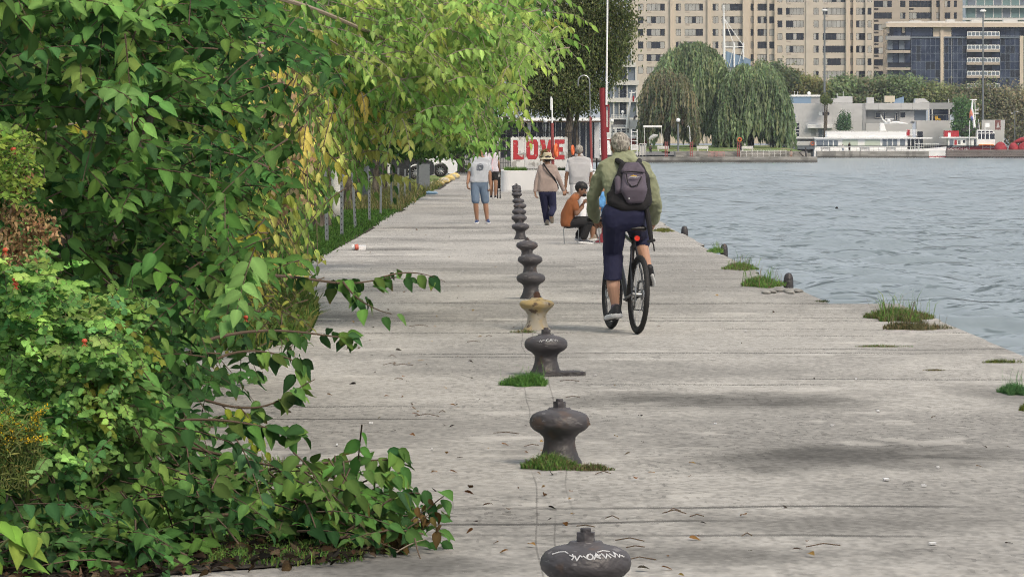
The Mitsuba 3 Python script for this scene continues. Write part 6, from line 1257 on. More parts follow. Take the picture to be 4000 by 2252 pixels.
def figure(name, label, J, skin, top, bottom, hair, fwd=(0, -1, 0), sleeve='short', legs='long', s=1.0, edge=.022, tilt=0.0, shoes='mat_shoe_black', sole='mat_sole_white', hem=.02, curls=(.5, .5), palms=((0, 1, 0), (0, 1, 0)), hdir=((0, 0, -1), (0, 0, -1)), belly=1.0, jig=.006, cat='person', soles=True, topname='shirt', botname='trousers', hands=True):
    """J: joints in metres. One continuous body; clothes, hair and shoes are its children"""
    t = thing(name, label, cat); g = {k: np.asarray(v, float) for k, v in J.items()}
    nb = g['neck']; hp, hw, htr = head_pieces(g['head'], fwd, s, tilt)
    pcs = list(hp) + [hull((nb - [0, 0, .03], .058 * s), (g['head'] - [0, 0, .05 * s], .05 * s))]
    tor = [(g['shL'], .055 * s), (g['shR'], .055 * s), (g['waL'], .09 * s * belly), (g['waR'], .09 * s * belly)]
    chest = [(g['shL'] * .72 + g['waL'] * .28, .085 * s), (g['shR'] * .72 + g['waR'] * .28, .085 * s)]
    pcs += [hull(*tor), hull(*chest, *tor[2:]), hull((nb, .06 * s), tor[0], tor[1]), hull(tor[2], tor[3], (g['hipL'], .095 * s), (g['hipR'], .095 * s))]
    for q in 'LR':
        pcs += chain([g['sh' + q], g['el' + q], g['wr' + q]], [.05 * s, .04 * s, .028 * s]) + chain([g['hip' + q], g['kn' + q]], [.088 * s, .056 * s])
        ca = g['kn' + q] * .65 + g['an' + q] * .35; pcs += chain([g['kn' + q], ca, g['an' + q]], [.054 * s, .056 * s, .036 * s]) + [hull((g['an' + q], .034 * s), (g['an' + q] - [0, 0, .04], .034 * s))]
        if hands: i = 'LR'.index(q); pcs += hand_pieces(g['wr' + q], hdir[i], palms[i], s, curls[i], 1 if q == 'L' else -1)
    put(t, soft(pcs, edge * .95, 8), skin, True)
    o = .016 * s; hm = [(g['waL'] * (1 - 1) + g.get('hemL', g['hipL']), (.098 + hem) * s), (g.get('hemR', g['hipR']), (.098 + hem) * s)]
    tp = [hull(*[(c, r + o) for c, r in tor]), hull(*[(c, r + o) for c, r in chest], *[(c, r + o) for c, r in tor[2:]]), hull((nb - [0, 0, .015], .058 * s + o * .6), (tor[0][0], .055 * s + o * .6), (tor[1][0], .055 * s + o * .6)), hull(*[(c, r + o) for c, r in tor[2:]], *hm)]
    cut = min(hm[0][0][2], hm[1][0][2]) - .03
    for q in 'LR':
        a, b, c = g['sh' + q], g['el' + q], g['wr' + q]
        if sleeve == 'long': tp += chain([a, b, c], [.064 * s, .056 * s, .043 * s])
        elif sleeve == 'short': tp += chain([a, a * .38 + b * .62], [.066 * s, .064 * s])
    top_m = solid(tp)
    if 'hemcut' in J or True:
        top_m = top_m.trim_by_plane((0, 0, 1.0), float(g['hem'][2]) if 'hem' in g else cut)
    part(t, topname, soft([top_m], edge, 8, jig, 9, 3), top, True)
    bt = [hull(*[(c + [0, 0, .03], .10 * s + .012) for c in (g['waL'] * .3 + g['hipL'] * .7, g['waR'] * .3 + g['hipR'] * .7)], (g['hipL'], .10 * s), (g['hipR'], .10 * s))]
    for q in 'LR':
        a, b, c = g['hip' + q], g['kn' + q], g['an' + q]
        if legs == 'long': bt += chain([a, b, c + [0, 0, .02]], [.102 * s, .080 * s, .066 * s])
        elif legs == 'knee': bt += chain([a, a * .12 + b * .88], [.104 * s, .088 * s])
        elif legs == 'short': bt += chain([a, a * .62 + b * .38], [.10 * s, .092 * s])
    part(t, botname, soft(bt, edge, 8, jig * .8, 8, 5), bottom, True)
    if hair:
        hm_, kind = hair
        cap = htr(ball((0, -.018, .03), .1, 20, (.84, 1.04, .98)))
        face = htr(m3.Manifold.cube([.3, .2, .145], True).translate([0, .135, -.05])); low = htr(m3.Manifold.cube([.4, .4, .2], True).translate([0, .02, -.155 if kind != 'long' else -.3]))
        h = cap - face - low
        if kind == 'long': h = h + htr(m3.Manifold.batch_hull([ball((-.05, -.06, 0), .05), ball((.05, -.06, 0), .05), ball((-.05, -.075, -.16), .035), ball((.05, -.075, -.16), .035)]))
        if kind == 'full': h = h + (htr(ball((0, -.008, .055), .1, 20, (.88, 1.08, .82))) - htr(m3.Manifold.cube([.3, .2, .2], True).translate([0, .14, -.065])))
        part(t, 'hair', soft([h], .014, 3, .008, 40, 2), hm_, True)
    for q in (-1, 1): part(t, 'eye', MB().sphere(hw((q * .032, .079, .008)), .0115 * s, 1), 'mat_eye', True)
    for q in 'LR':
        if 'to' + q in g: shoe(t, g['he' + q], g['to' + q], shoes, sole, .04 * s, g.get('up' + q, (0, 0, 1)))
    return t
def J_px(Y, **kw): return {k: P(v[0], v[1], Y + v[2]) for k, v in kw.items()}

# -- cyclist and bicycle
Y0 = 36.33; Q = lambda px, py, dy=0.0: P(px, py, Y0 + dy)
cloth('jacket', (0.255, 0.275, 0.175), .45, 14, .012); cloth('navy', (0.012, 0.014, 0.048), .3, 30, .004); cloth('pack_purple', (0.105, 0.088, 0.118), .25, 40, .004); cloth('pack_black', (0.016, 0.015, 0.018), .3, 40, .004)
t = thing('person', 'grey haired cyclist in an olive jacket and navy trousers riding away on a bicycle', 'person')
hc = Q(2422, 572, .52); hp, hw, htr = head_pieces(hc, (-.12, 1, 0), 1.02, .12)
shL, shR, elL, elR, wrL, wrR = Q(2368, 655, .42), Q(2508, 657, .40), Q(2315, 768, .52), Q(2550, 775, .48), Q(2326, 852, .84), Q(2547, 858, .80)
hipL, hipR, knL, knR = Q(2402, 866, .13), Q(2474, 846, .16), Q(2394, 985, .34), Q(2500, 922, .56)
ankL, ankR = Q(2403, 1192, .28), Q(2529, 1030, .34)
body = list(hp) + [hull((Q(2435, 628, .46), .055), (hc - [0, 0, .06], .056))]
body += [hull((shL, .06), (shR, .06), (Q(2410, 740, .28), .10), (Q(2480, 740, .28), .10)), hull((Q(2410, 740, .28), .10), (Q(2480, 740, .28), .10), (hipL, .085), (hipR, .08))]
body += chain([shL, elL, wrL], [.05, .04, .028]) + chain([shR, elR, wrR], [.05, .04, .028])
body += chain([hipL, knL, Q(2396, 1118, .27), ankL, Q(2404, 1215, .27)], [.088, .058, .060, .036, .034]) + chain([hipR, knR, Q(2510, 975, .46), ankR, Q(2533, 1055, .32)], [.080, .058, .058, .036, .034])
body += hand_pieces(wrL, (.35, .7, -.5), (.55, .3, -.8), 1.0, .9, 1) + hand_pieces(wrR, (-.1, .8, -.45), (-.3, .4, -.85), 1.0, .9, -1)
put(t, soft(body, .012, 8), 'mat_skin_fair', True)
jk = [hull((shL, .070), (shR, .070), (Q(2408, 730, .28), .113), (Q(2482, 730, .28), .113)), hull((Q(2408, 730, .28), .113), (Q(2482, 730, .28), .113), (Q(2414, 815, .18), .100), (Q(2476, 815, .18), .108)), hull((Q(2438, 618, .44), .068), (shL, .072), (shR, .072))]
jk += chain([shL, Q(2336, 710, .47), elL, Q(2315, 815, .66), Q(2324, 850, .8)], [.072, .066, .058, .055, .052]) + chain([shR, Q(2536, 712, .44), elR, Q(2556, 820, .64), Q(2550, 856, .78)], [.076, .076, .072, .066, .057])
jk += chain([Q(2404, 735, .3), Q(2386, 790, .30), Q(2376, 850, .28)], [.085, .045, .026]) + chain([Q(2480, 790, .3), Q(2500, 835, .26)], [.09, .05])
part(t, 'jacket', soft(jk, .013, 5, .019, 11, 7, (1, 1, 1.7)), 'mat_jacket', True)
part(t, 'collar', soft([hull((Q(2414, 606, .49), .046), (Q(2462, 606, .49), .046), (Q(2412, 622, .46), .062), (Q(2464, 622, .46), .062), (Q(2438, 640, .40), .07))], .014, 6, .006, 14), 'mat_jacket', True)
cap = htr(ball((0, -.014, .028), .1, 20, (.86, 1.06, 1.0))) - htr(m3.Manifold.cube([.3, .2, .15], True).translate([0, .14, -.06])) - htr(m3.Manifold.cube([.4, .4, .2], True).translate([0, .0, -.165]))
ears = htr(m3.Manifold.cube([.05, .07, .08], True).translate([.085, .0, -.02])) + htr(m3.Manifold.cube([.05, .07, .08], True).translate([-.085, .0, -.02]))
part(t, 'hair', soft([cap - ears], .007, 2, .011, 40, 2), 'mat_hair_grey', True)
tr = [hull((Q(2400, 838, .14), .118), (Q(2472, 838, .14), .118), (hipL, .110), (Q(2476, 850, .14), .106))] + chain([hipL, knL, Q(2393, 1110, .27)], [.110, .088, .082]) + chain([Q(2476, 850, .14), knR, Q(2507, 948, .50)], [.106, .090, .078])
part(t, 'trousers', soft([solid(tr).trim_by_plane((0, 0, 1.0), float(Q(2393, 1092, .27)[2]))], .014, 4, .009, 11, 5), 'mat_navy', True)
for q in (-1, 1): part(t, 'eye', MB().sphere(hw((q * .032, .079, .008)), .0115, 1), 'mat_eye', True)
part(t, 'sock', soft([hull((Q(2404, 1196, .27), .040), (Q(2404, 1212, .27), .042))], .014, 3), 'mat_pack_purple', True)
shoe(t, Q(2409, 1232, .20), Q(2380, 1240, .40), 'mat_shoe_black', 'mat_sole_white', .047); shoe(t, Q(2534, 1068, .30), Q(2543, 1105, .44), 'mat_shoe_black', 'mat_sole_white', .042, (.1, -.55, .8))
# backpack
t = thing('backpack', 'grey purple and black backpack on the cyclist with a dangling strap', 'backpack')
bk = [m3.Manifold.batch_hull([ball(Q(x, y, d), r) for x, y, d, r in ((2440, 655, .16, .05), (2496, 655, .16, .05), (2430, 700, .12, .07), (2508, 700, .12, .07), (2404, 785, .10, .075), (2516, 785, .10, .07), (2430, 798, .06, .07), (2504, 798, .06, .06))])]
put(t, soft(bk, .014, 8, .008, 12, 4), 'mat_pack_black', True)
pn = m3.Manifold.batch_hull([ball(Q(x, y, d), r) for x, y, d, r in ((2448, 688, .06, .04), (2504, 688, .06, .04), (2446, 742, -.02, .05), (2506, 742, -.02, .05), (2462, 778, -.01, .04), (2500, 776, -.01, .04))])
part(t, 'front_pocket', soft([pn], .012, 6, .006, 14, 5), 'mat_pack_purple', True, label='grey purple front pocket')
fl = m3.Manifold.batch_hull([ball(Q(x, y, d), r) for x, y, d, r in ((2450, 648, .10, .03), (2488, 645, .10, .03), (2440, 668, .07, .03), (2506, 668, .07, .03))])
part(t, 'top_flap', soft([fl], .012, 6, .004, 14, 6), 'mat_pack_purple', True); part(t, 'side_panel', soft([hull((Q(2413, 700, .06), .03), (Q(2418, 740, .03), .036)), hull((Q(2418, 740, .03), .034), (Q(2410, 752, .04), .02))], .012, 6, .006, 14, 8), 'mat_pack_purple', True)
part(t, 'piping', MB().tube([Q(2446, 676, -.02), Q(2452, 712, -.055), Q(2468, 729, -.075), Q(2490, 722, -.07), Q(2506, 690, -.02)], .0055, 6), 'mat_pack_black', 40)
part(t, 'seam', MB().tube([Q(2432, 672, .02), Q(2470, 670, .015), Q(2514, 674, .02)], .006, 6), 'mat_pack_black', 40)
part(t, 'logo', MB().tube([Q(2455, 693, -.035), Q(2468, 690, -.044), Q(2482, 692, -.044), Q(2497, 691, -.035)], [.002, .0045, .004, .002], 6), 'mat_chalk', 40, label='white curved logo stroke'); part(t, 'logo', MB().tube([Q(2463, 688, -.040), Q(2474, 685, -.044), Q(2488, 688, -.042)], [.002, .0055, .002], 6), 'mat_yellow', 40, label='yellow curved logo stroke')
part(t, 'clip', MB().sphere(Q(2458, 774, -.045), .011, 1), 'mat_chalk', True)
part(t, 'pouch', soft([m3.Manifold.batch_hull([ball(Q(x, y, d), .032) for x, y, d in ((2382, 762, .1), (2398, 750, .08), (2384, 785, .1), (2402, 782, .07))])], .012, 4, .01, 20), 'mat_pack_black', True)
for a in ([Q(2440, 645, .2), Q(2422, 632, .30), Q(2406, 624, .40), Q(2394, 632, .50)], [Q(2492, 645, .2), Q(2496, 633, .30), Q(2497, 628, .40), Q(2499, 640, .50)]): part(t, 'shoulder_strap', MB().tube(a, [.022, .026, .026, .022], 8), 'mat_pack_black', 40)
part(t, 'strap', MB().tube([Q(2524, 800, .1), Q(2532, 850, .08), Q(2540, 905, .06), Q(2544, 936, .06)], [.02, .024, .022, .018], 8), 'mat_pack_black', 40, label='dangling strap'); part(t, 'buckle', MB().obox(Q(2544, 940, .05), [.035, 0, .008], [0, .008, 0], [-.003, 0, .012]), 'mat_black'); part(t, 'strap_tail', MB().tube([Q(2546, 940, .05), Q(2553, 955, .05), Q(2556, 980, .05)], [.009, .006, .008], 6), 'mat_pack_black', 40)
part(t, 'strap', MB().tube([Q(2392, 790, .1), Q(2368, 820, .16), Q(2360, 862, .2)], [.014, .010, .006], 6), 'mat_pack_black', 40)
# bicycle
t = thing('bicycle', 'black bicycle with a red rear reflector ridden by the cyclist', 'bicycle'); ya, le = math.radians(11.3), math.radians(2.2)
O = np.array([(2489 - CX) * Y0 / F, Y0, 0.0]); MR = np.array([[math.cos(ya), -math.sin(ya), 0], [math.sin(ya), math.cos(ya), 0], [0, 0, 1]]) @ np.array([[math.cos(le), 0, math.sin(le)], [0, 1, 0], [-math.sin(le), 0, math.cos(le)]])
B = lambda x, y, z: O + MR @ np.array([x, y, z], float)
def bt(name, b, m, sm=40, root=None, **kw):
    q = b.mesh(); q.vertices = q.vertices @ MR.T + O; return part(root or t, name, q, m, sm, **kw)
mat('frame_paint', (0.018, 0.020, 0.026), 0.22, clearcoat=.7); mat('reflector', (0.75, 0.04, 0.02), 0.25)
for yc in (0.0, 1.06):
    k = bt('wheel', MB().torus((0, yc, .35), .326, .0245, 0, 56, 12), 'mat_rubber', True); bt('rim', MB().torus((0, yc, .35), .296, .0115, 0, 56, 8), 'mat_black', True, k)
    sp = MB()
    for i in range(28): a = i * 2 * math.pi / 28; sp.tube([(.028 * (1 if i % 2 else -1), yc + .02 * math.cos(a + .9), .35 + .02 * math.sin(a + .9)), (0, yc + .29 * math.cos(a), .35 + .29 * math.sin(a))], .0016, 4)
    bt('spokes', sp, 'mat_steel', 40, k, kind='stuff'); bt('hub', MB().tube([(-.06, yc, .35), (.06, yc, .35)], .018, 12), 'mat_steel', 40, k); bt('brake_disc', MB().torus((-.045, yc, .35), .07, .006, 0, 28, 6), 'mat_steel', True, k)
fr = MB(); bb, st, ht, hb = (0, .43, .285), (0, .27, .80), (0, .86, .90), (0, .91, .72)
for a, b, r in ((bb, st, .019), (st, ht, .018), (hb, bb, .024), (ht, hb, .021)): fr.tube([a, b], r, 12)
for s_ in (-1, 1): fr.tube([(s_ * .03, .43, .29), (s_ * .06, 0, .35)], [.013, .009], 8); fr.tube([(s_ * .018, .28, .77), (s_ * .045, .14, .56), (s_ * .06, 0, .35)], [.010, .010, .008], 8)
bt('frame', fr, 'mat_frame_paint'); fk = MB()
for s_ in (-1, 1): fk.tube([(s_ * .05, .93, .67), (s_ * .055, 1.0, .5), (s_ * .055, 1.06, .35)], [.015, .013, .009], 8)
bt('fork', fk.tube([(-.05, .93, .68), (.05, .93, .68)], .018, 8), 'mat_frame_paint'); bt('seat_post', MB().tube([(0, .27, .78), (0, .235, .905)], .0145, 10), 'mat_black')
part(t, 'saddle', soft([m3.Manifold.batch_hull([ball(B(-.058, .10, .935), .020), ball(B(.058, .10, .935), .020), ball(B(-.055, .17, .94), .020), ball(B(.055, .17, .94), .020), ball(B(0, .36, .935), .022)])], .012, 4), 'mat_black', True)
bt('rear_reflector', MB().tube([(0, .155, .845), (0, .135, .845)], .024, 18).tube([(0, .155, .845), (0, .24, .86)], .008, 6), 'mat_reflector', label='red round rear reflector')
bt('handlebar', MB().tube([(-.30, .82, .985), (-.16, .86, .985), (.16, .86, .985), (.30, .82, .985)], .0145, 10).tube([(0, .86, .90), (0, .87, .985)], .018, 8), 'mat_black')
for s_ in (-1, 1): bt('grip', MB().tube([(s_ * .31, .815, .985), (s_ * .20, .848, .985)], .0175, 10), 'mat_rubber'); bt('brake_lever', MB().tube([(s_ * .20, .87, .98), (s_ * .24, .92, .955), (s_ * .30, .90, .945)], .006, 6), 'mat_black')
bt('chainring', MB().torus((.05, .43, .285), .085, .007, 0, 32, 6).torus((.05, .43, .285), .06, .004, 0, 32, 6), 'mat_black', True); bt('cassette', MB().tube([(.03, 0, .35), (.05, 0, .35)], [.055, .03], 20), 'mat_steel'); bt('chain', MB().tube([(.045, .43, .37), (.042, 0, .395)], .005, 5).tube([(.045, .43, .20), (.045, .06, .21), (.045, 0, .305)], .005, 5), 'mat_black')
bt('derailleur', MB().tube([(.065, 0, .33), (.07, .02, .26), (.06, .04, .20)], [.014, .016, .014], 6), 'mat_black')
bt('crank', MB().tube([(-.075, .43, .285), (-.095, .44, .115)], [.014, .011], 8), 'mat_black'); bt('crank', MB().tube([(.075, .43, .285), (.095, .42, .455)], [.014, .011], 8), 'mat_black')
bt('pedal', MB().box(-.20, -.105, .39, .485, .10, .122), 'mat_black'); bt('pedal', MB().box(.105, .20, .375, .465, .445, .467), 'mat_black')

# -- walking man in grey T-shirt
Y = 88.2; cloth('tee_grey', (0.50, 0.53, 0.58), .12, 20, .004); cloth('shorts_blue', (0.15, 0.21, 0.30), .2, 20, .004)
J = J_px(Y, head=(1877, 586, 0), neck=(1877, 616, 0), shL=(1847, 628, 0), shR=(1906, 626, 0), elL=(1832, 680, .02), elR=(1913, 680, -.04), wrL=(1826, 715, -.10), wrR=(1916, 722, -.04), waL=(1861, 690, 0), waR=(1889, 690, 0), hipL=(1856, 722, 0), hipR=(1888, 722, 0), hemL=(1854, 706, 0), hemR=(1889, 706, 0), hem=(1870, 712, 0), knL=(1858, 790, -.05), knR=(1896, 790, .04), anL=(1863, 856, 0), anR=(1903, 855, .03), heL=(1864, 868, .06), heR=(1904, 867, .08), toL=(1860, 871, -.14), toR=(1909, 871, -.12))
mat('shoe_blue', (0.03, 0.06, 0.16), .6)
t = figure('person', 'man in light grey printed T-shirt and blue shorts walking toward the camera', J, 'mat_skin_tan', 'mat_tee_grey', 'mat_shorts_blue', ('mat_hair_black', 'short'), (0.1, -1, 0), 'short', 'knee', 1.0, shoes='mat_shoe_blue', palms=((1, .2, 0), (-1, .2, 0)), belly=1.1)
c = P(1876, 651, Y) + [0, -.128, 0]; m = MB().torus(c, .066, .006, 1, 24, 5).torus(c + [.012, 0, -.004], .044, .006, 1, 20, 5).tube([c + [-.05, -.002, .02], c + [0, -.004, .03], c + [.05, -.002, -.02]], .007, 5).tube([c + [-.08, 0, -.05], c + [0, -.003, -.062], c + [.06, 0, -.05]], .006, 5)
part(t, 'print', m, mat('print_ink', (.13, .15, .19), .8), True, label='dark round swirl print', kind='stuff')
# -- woman with walker behind him
Y = 131; cloth('tank_white', (0.66, 0.62, 0.70), .1); cloth('shorts_black', (0.014, 0.014, 0.016), .2)
J = J_px(Y, head=(1916, 572, 0), neck=(1916, 592, 0), shL=(1897, 604, 0), shR=(1939, 604, 0), elL=(1893, 640, .1), elR=(1948, 640, .1), wrL=(1905, 664, .3), wrR=(1950, 664, .3), waL=(1910, 648, 0), waR=(1929, 648, 0), hipL=(1913, 682, 0), hipR=(1934, 682, 0), hemL=(1912, 664, 0), hemR=(1934, 664, 0), hem=(1920, 670, 0), knL=(1920, 722, .05), knR=(1937, 722, -.05), anL=(1919, 765, .2), anR=(1935, 764, 0), heL=(1919, 773, .14), heR=(1935, 774, -.06), toL=(1919, 773, .36), toR=(1935, 775, .16))
t = figure('person', 'woman in white vest top and black shorts pushing a walker away from the camera', J, 'mat_skin_tan', 'mat_tank_white', 'mat_shorts_black', ('mat_hair_black', 'long'), (0, 1, 0), 'none', 'short', 1.0, .03, palms=((0, 0, -1), (0, 0, -1)), hdir=((.2, 1, 0), (.1, 1, 0)), belly=1.12, topname='vest', botname='shorts')
mat('pink', (.72, .42, .46), .7); one('shoulder_bag', 'pink bag with a thin strap on the back of the woman in the white top', 'bag', MB().tube([P(1928, 604, Y - .15), P(1921, 640, Y - .17), P(1917, 652, Y - .17)], .012, 6).sphere(P(1916, 657, Y - .17), .085, 2, (1, .5, .8)), 'mat_pink', True)
t = thing('walker', 'black wheeled walker pushed by the woman in the white top', 'walker'); m = MB()
for x in (1944, 1954): m.tube([P(x, 655, Y + .25), P(x, 700, Y + .3), P(x - 1, 770, Y + .15)], .014, 6).tube([P(x, 700, Y + .3), P(x, 770, Y + .7)], .014, 6)
part(t, 'frame', m.tube([P(1944, 700, Y + .3), P(1954, 700, Y + .3)], .014, 6), 'mat_black'); part(t, 'basket', MB().pbox(1945, 690, 1955, 735, Y + .3, .3), 'mat_shorts_black')
for x in (1944, 1954):
    for d in (.15, .7): part(t, 'wheel', MB().torus(P(x, 768, Y + d) + [0, 0, -.02], .075, .02, 0, 20, 8), 'mat_rubber', True)
# -- couple holding hands
Y = 86.5; cloth('cardigan', (0.36, 0.285, 0.255), .16, 26, .006); cloth('vest_grey', (0.46, 0.46, 0.475), .14, 26, .004); cloth('white_cloth', (0.74, 0.74, 0.76), .08)
J = J_px(Y, head=(2139, 622, 0), neck=(2139, 644, 0), shL=(2113, 655, 0), shR=(2164, 655, 0), elL=(2097, 705, 0), elR=(2184, 700, .02), wrL=(2090, 748, -.03), wrR=(2201, 740, .1), waL=(2124, 700, 0), waR=(2150, 700, 0), hipL=(2122, 752, 0), hipR=(2154, 752, 0), hemL=(2117, 738, 0), hemR=(2158, 738, 0), hem=(2138, 748, 0), knL=(2130, 815, .1), knR=(2160, 812, .04), anL=(2136, 866, .12), anR=(2153, 838, -.22), heL=(2137, 874, .06), toL=(2135, 876, .28), heR=(2153, 836, -.24), toR=(2156, 866, -.12))
J['upR'] = np.array([0, 1.0, .25])
mat('shoe_tan', (.30, .25, .2), .7); mat('sole_tan', (.26, .24, .2), .8)
t = figure('person', 'woman in a beige sun hat and taupe cardigan walking away, holding hands', J, 'mat_skin_tan', 'mat_cardigan', 'mat_navy', ('mat_hair_black', 'short'), (0, 1, 0), 'long', 'long', .98, shoes='mat_shoe_tan', sole='mat_sole_tan', palms=((1, 0, 0), (-.3, .5, 0)), hdir=((0, 0, -1), (.35, 0, -1)), belly=1.25, topname='cardigan')
c = P(2138, 614, Y); mat('straw', (.52, .46, .32), .85); k = one('sun_hat', 'beige brimmed sun hat on the woman in the cardigan', 'hat', MB().lathe([(.094, -.012), (.155, -.042), (.160, -.036), (.098, .002), (.100, .035), (.090, .085), (.06, .102), (0, .105)], c, 32), 'mat_straw', 40)
t = thing('crossbody_bag', 'dark grey crossbody bag slung over the taupe cardigan', 'bag'); part(t, 'strap', MB().tube([P(2122, 638, Y - .06), P(2130, 650, Y - .145), P(2145, 672, Y - .155), P(2165, 695, Y - .13), P(2174, 715, Y - .04)], .018, 6), 'mat_pack_black', 40); part(t, 'pouch', soft([hull((P(2175, 722, Y + .02), .035), (P(2176, 735, Y + .02), .04))], .02, 3), 'mat_pack_black', True)
Y = 88.0
J = J_px(Y, head=(2262, 588, 0), neck=(2262, 612, 0), shL=(2228, 628, 0), shR=(2297, 628, 0), elL=(2213, 685, 0), elR=(2309, 688, .03), wrL=(2209, 730, -.02), wrR=(2307, 735, -.1), waL=(2248, 690, 0), waR=(2276, 690, 0), hipL=(2246, 735, 0), hipR=(2278, 735, 0), hemL=(2244, 712, 0), hemR=(2280, 712, 0), hem=(2262, 720, 0), knL=(2248, 800, .05), knR=(2277, 800, -.04), anL=(2249, 860, .2), anR=(2277, 860, -.15), heL=(2249, 871, .14), toL=(2248, 872, .36), heR=(2277, 871, -.2), toR=(2278, 873, .02))
t = figure('person', 'grey haired man in a light grey vest and white trousers walking away', J, 'mat_skin_brown', 'mat_vest_grey', 'mat_white_cloth', ('mat_hair_grey', 'short'), (0, 1, 0), 'none', 'long', 1.02, palms=((1, 0, 0), (-1, 0, 0)), belly=1.35, topname='vest')
for q, a, b in (('L', J['shL'], J['elL']), ('R', J['shR'], J['elR'])): part(t, 'sleeve', soft([hull((a + (b - a) * .1, .066), (a * .4 + b * .6, .064))], .02, 4), 'mat_white_cloth', True, label='white short sleeve')
part(t, 'collar', soft([hull((P(2254, 606, Y), .05), (P(2270, 606, Y), .05))], .02, 4), 'mat_vest_grey', True)
# -- two seated people
cloth('rust_shirt', (0.26, 0.092, 0.034), .25, 16, .008); cloth('black_trousers', (0.016, 0.016, 0.018), .25); cloth('shirt_blue', (0.13, 0.36, 0.72), .15)
mat('shoe_grey', (.05, .055, .07), .7)
def seat(label, pts, Y, seatrect):
    t = thing('stool', label, 'stool', 'low folding stools'); part(t, 'seat', MB().pbox(*seatrect, Y - .16, .34), 'mat_black'); x0, y0, x1, y1 = seatrect
    for d in (-.14, .15):
        for x in (x0 + 1, x1 - 3): part(t, 'leg', MB().tube([P(x, y1, Y + d), P(x - (3 if x < (x0 + x1) / 2 else -2) * .6, y1 + 6, Y + d), [P(x + (2 if x < (x0 + x1) / 2 else -1), 0, Y + d)[0], Y + d, 0]], .009, 6), 'mat_galv', 40)
    return t
Y = 69.9; seat('low steel legged stool under the man in the rust shirt', None, Y, (2202, 884, 2262, 890))
J = J_px(Y, head=(2270, 739, 0), neck=(2250, 763, 0), shL=(2240, 778, .17), shR=(2240, 778, -.17), elL=(2256, 830, .20), elR=(2252, 834, -.20), wrL=(2276, 800, .06), wrR=(2276, 806, -.06), waL=(2218, 838, .09), waR=(2218, 838, -.09), hipL=(2217, 868, .09), hipR=(2217, 868, -.09), hemL=(2216, 868, .09), hemR=(2216, 868, -.09), hem=(2216, 884, 0), knL=(2302, 862, .14), knR=(2300, 868, -.12), anL=(2262, 918, .2), anR=(2280, 928, -.12), heL=(2255, 936, .2), toL=(2276, 944, .2), heR=(2268, 946, -.12), toR=(2310, 950, -.12))
t = figure('person', 'man in a rust shirt and black trousers sitting hunched on a low stool', J, 'mat_skin_brown', 'mat_rust_shirt', 'mat_black_trousers', ('mat_hair_black', 'full'), (1, -.12, 0), 'short', 'long', 1.0, tilt=.35, shoes='mat_shoe_grey', palms=((1, 0, 0), (1, 0, 0)), hdir=((.3, 0, 1), (.2, 0, 1)), curls=(.8, .8), belly=1.15)
c = P(2280, 757, Y); part(t, 'beard', soft([hull((P(2277, 757, Y), .045), (P(2284, 762, Y), .03))], .02, 3, .006, 30), 'mat_hair_black', True)
Y = 70.3; seat('low stool under the person in blue, mostly behind the cyclist', None, Y, (2340, 878, 2408, 884))
J = J_px(Y, head=(2352, 725, 0), neck=(2362, 752, 0), shL=(2360, 770, -.17), shR=(2360, 770, .17), elL=(2338, 815, -.2), elR=(2340, 815, .2), wrL=(2324, 832, -.1), wrR=(2328, 828, .1), waL=(2376, 828, -.09), waR=(2376, 828, .09), hipL=(2376, 862, -.09), hipR=(2376, 862, .09), hemL=(2374, 850, -.09), hemR=(2374, 850, .09), hem=(2374, 872, 0), knL=(2316, 868, -.12), knR=(2318, 866, .12), anL=(2314, 920, -.1), anR=(2322, 918, .12), heL=(2322, 935, -.1), toL=(2306, 938, -.1), heR=(2328, 934, .12), toR=(2312, 936, .12))
t = figure('person', 'seated person in a bright blue shirt mostly hidden behind the cyclist', J, 'mat_skin_tan', 'mat_shirt_blue', 'mat_black_trousers', ('mat_hair_black', 'short'), (-1, 0, 0), 'short', 'knee', 1.0, .026, tilt=.2, shoes='mat_shoe_tan', palms=((0, 0, -1), (0, 0, -1)), hdir=((-1, 0, -.4), (-1, 0, -.4)), belly=1.1)
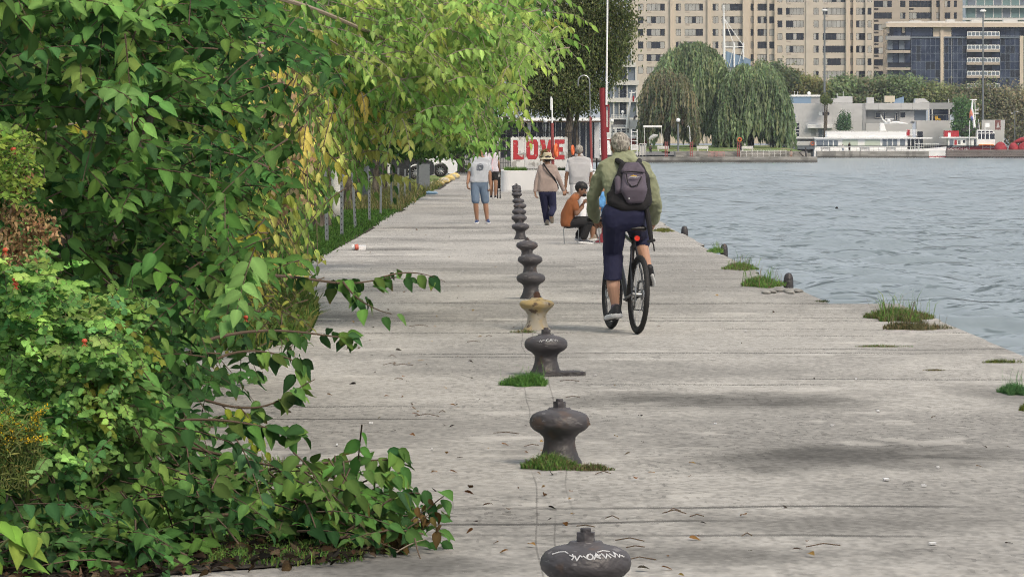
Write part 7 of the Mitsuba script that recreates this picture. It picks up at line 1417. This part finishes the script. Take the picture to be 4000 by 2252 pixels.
# -- tiny people on the far shore
def far_person(label, px, pyf, h, Y, top, bottom, sit=False, seed=0):
    z = P(px, pyf, Y); s = h / 1.7; k = lambda x, y, q: z + np.array([x, y, q]) * s
    if sit: g = [('body', chain([k(0, 0, .45), k(0, 0, .9)], [.17 * s, .17 * s]) + chain([k(-.18, 0, .9), k(-.24, -.15, .6)], [.07 * s, .05 * s]) + chain([k(.18, 0, .9), k(.24, -.15, .6)], [.07 * s, .05 * s]), top), ('trousers', chain([k(-.09, 0, .42), k(-.1, -.4, .42), k(-.1, -.42, .04)], [.1 * s, .08 * s, .06 * s]) + chain([k(.09, 0, .42), k(.1, -.4, .42), k(.1, -.42, .04)], [.1 * s, .08 * s, .06 * s]), bottom)]; hz = 1.2
    else: g = [('body', chain([k(0, 0, .95), k(0, 0, 1.35)], [.15 * s, .17 * s]) + chain([k(-.2, 0, 1.38), k(-.26, 0, .85)], [.07 * s, .05 * s]) + chain([k(.2, 0, 1.38), k(.26, 0, .85)], [.07 * s, .05 * s]), top), ('trousers', chain([k(-.08, 0, .9), k(-.1, -.1, .04)], [.12 * s, .07 * s]) + chain([k(.08, 0, .9), k(.1, .1, .04)], [.12 * s, .07 * s]), bottom)]; hz = 1.6
    t = thing('person', label, 'person'); put(t, soft(g[0][1] + [hull((k(0, 0, hz), .10 * s), (k(0, 0, hz - .12), .08 * s)), hull((k(0, 0, hz - .1), .06 * s), (k(0, 0, hz - .3), .08 * s))], .07, 3), 'mat_skin_tan', True)
    part(t, 'shirt', soft([q.scale([1, 1, 1]) for q in g[0][1]] + [hull((k(-.12, 0, hz - .32), .125 * s), (k(.12, 0, hz - .32), .125 * s), (k(0, 0, hz - .7), .19 * s))], .07, 2), top, True); part(t, 'trousers', soft(g[1][1], .07, 2), bottom, True); part(t, 'hair', MB().sphere(k(0, .015, hz + .03), .115 * s, 2), 'mat_hair_black', True)
far_person('tiny standing person in black at the railing of the far dock', 3318, 588.5, 2.0, 996.9, 'mat_shorts_black', 'mat_shorts_black'); far_person('tiny seated person in white at the railing of the far dock', 3292, 588.5, 2.0, 997, 'mat_white_cloth', 'mat_shorts_blue', True)
far_person('tiny person in pale clothes sitting on the end of the far quay', 3090, 617.0, 1.8, 700.9, 'mat_cardigan', 'mat_skin_tan', True); far_person('tiny person in dark clothes standing under the willows by the safety post', 2893, 590.5, 1.7, 706.5, 'mat_shorts_black', 'mat_navy'); far_person('tiny person in black sitting on a dark scooter by the white gate', 2541, 596, 1.8, 706, 'mat_shorts_black', 'mat_shorts_black', True)
# ---------------------------------------------------------------- thin harbour haze
scene['air'] = {'type': 'homogeneous', 'albedo': {'type': 'rgb', 'value': [0.95, 0.955, 0.96]}, 'sigma_t': {'type': 'rgb', 'value': [0.000045, 0.000048, 0.000054]}}
scene['camera']['medium'] = {'type': 'ref', 'id': 'air'}
scene['haze'] = {'type': 'cube', 'to_world': T().translate([0, 690, 29]).scale([440, 740, 33]), 'bsdf': {'type': 'null'}, 'interior': {'type': 'ref', 'id': 'air'}}
labels['haze'] = {'label': 'thin pale haze over the harbour', 'kind': 'stuff'}
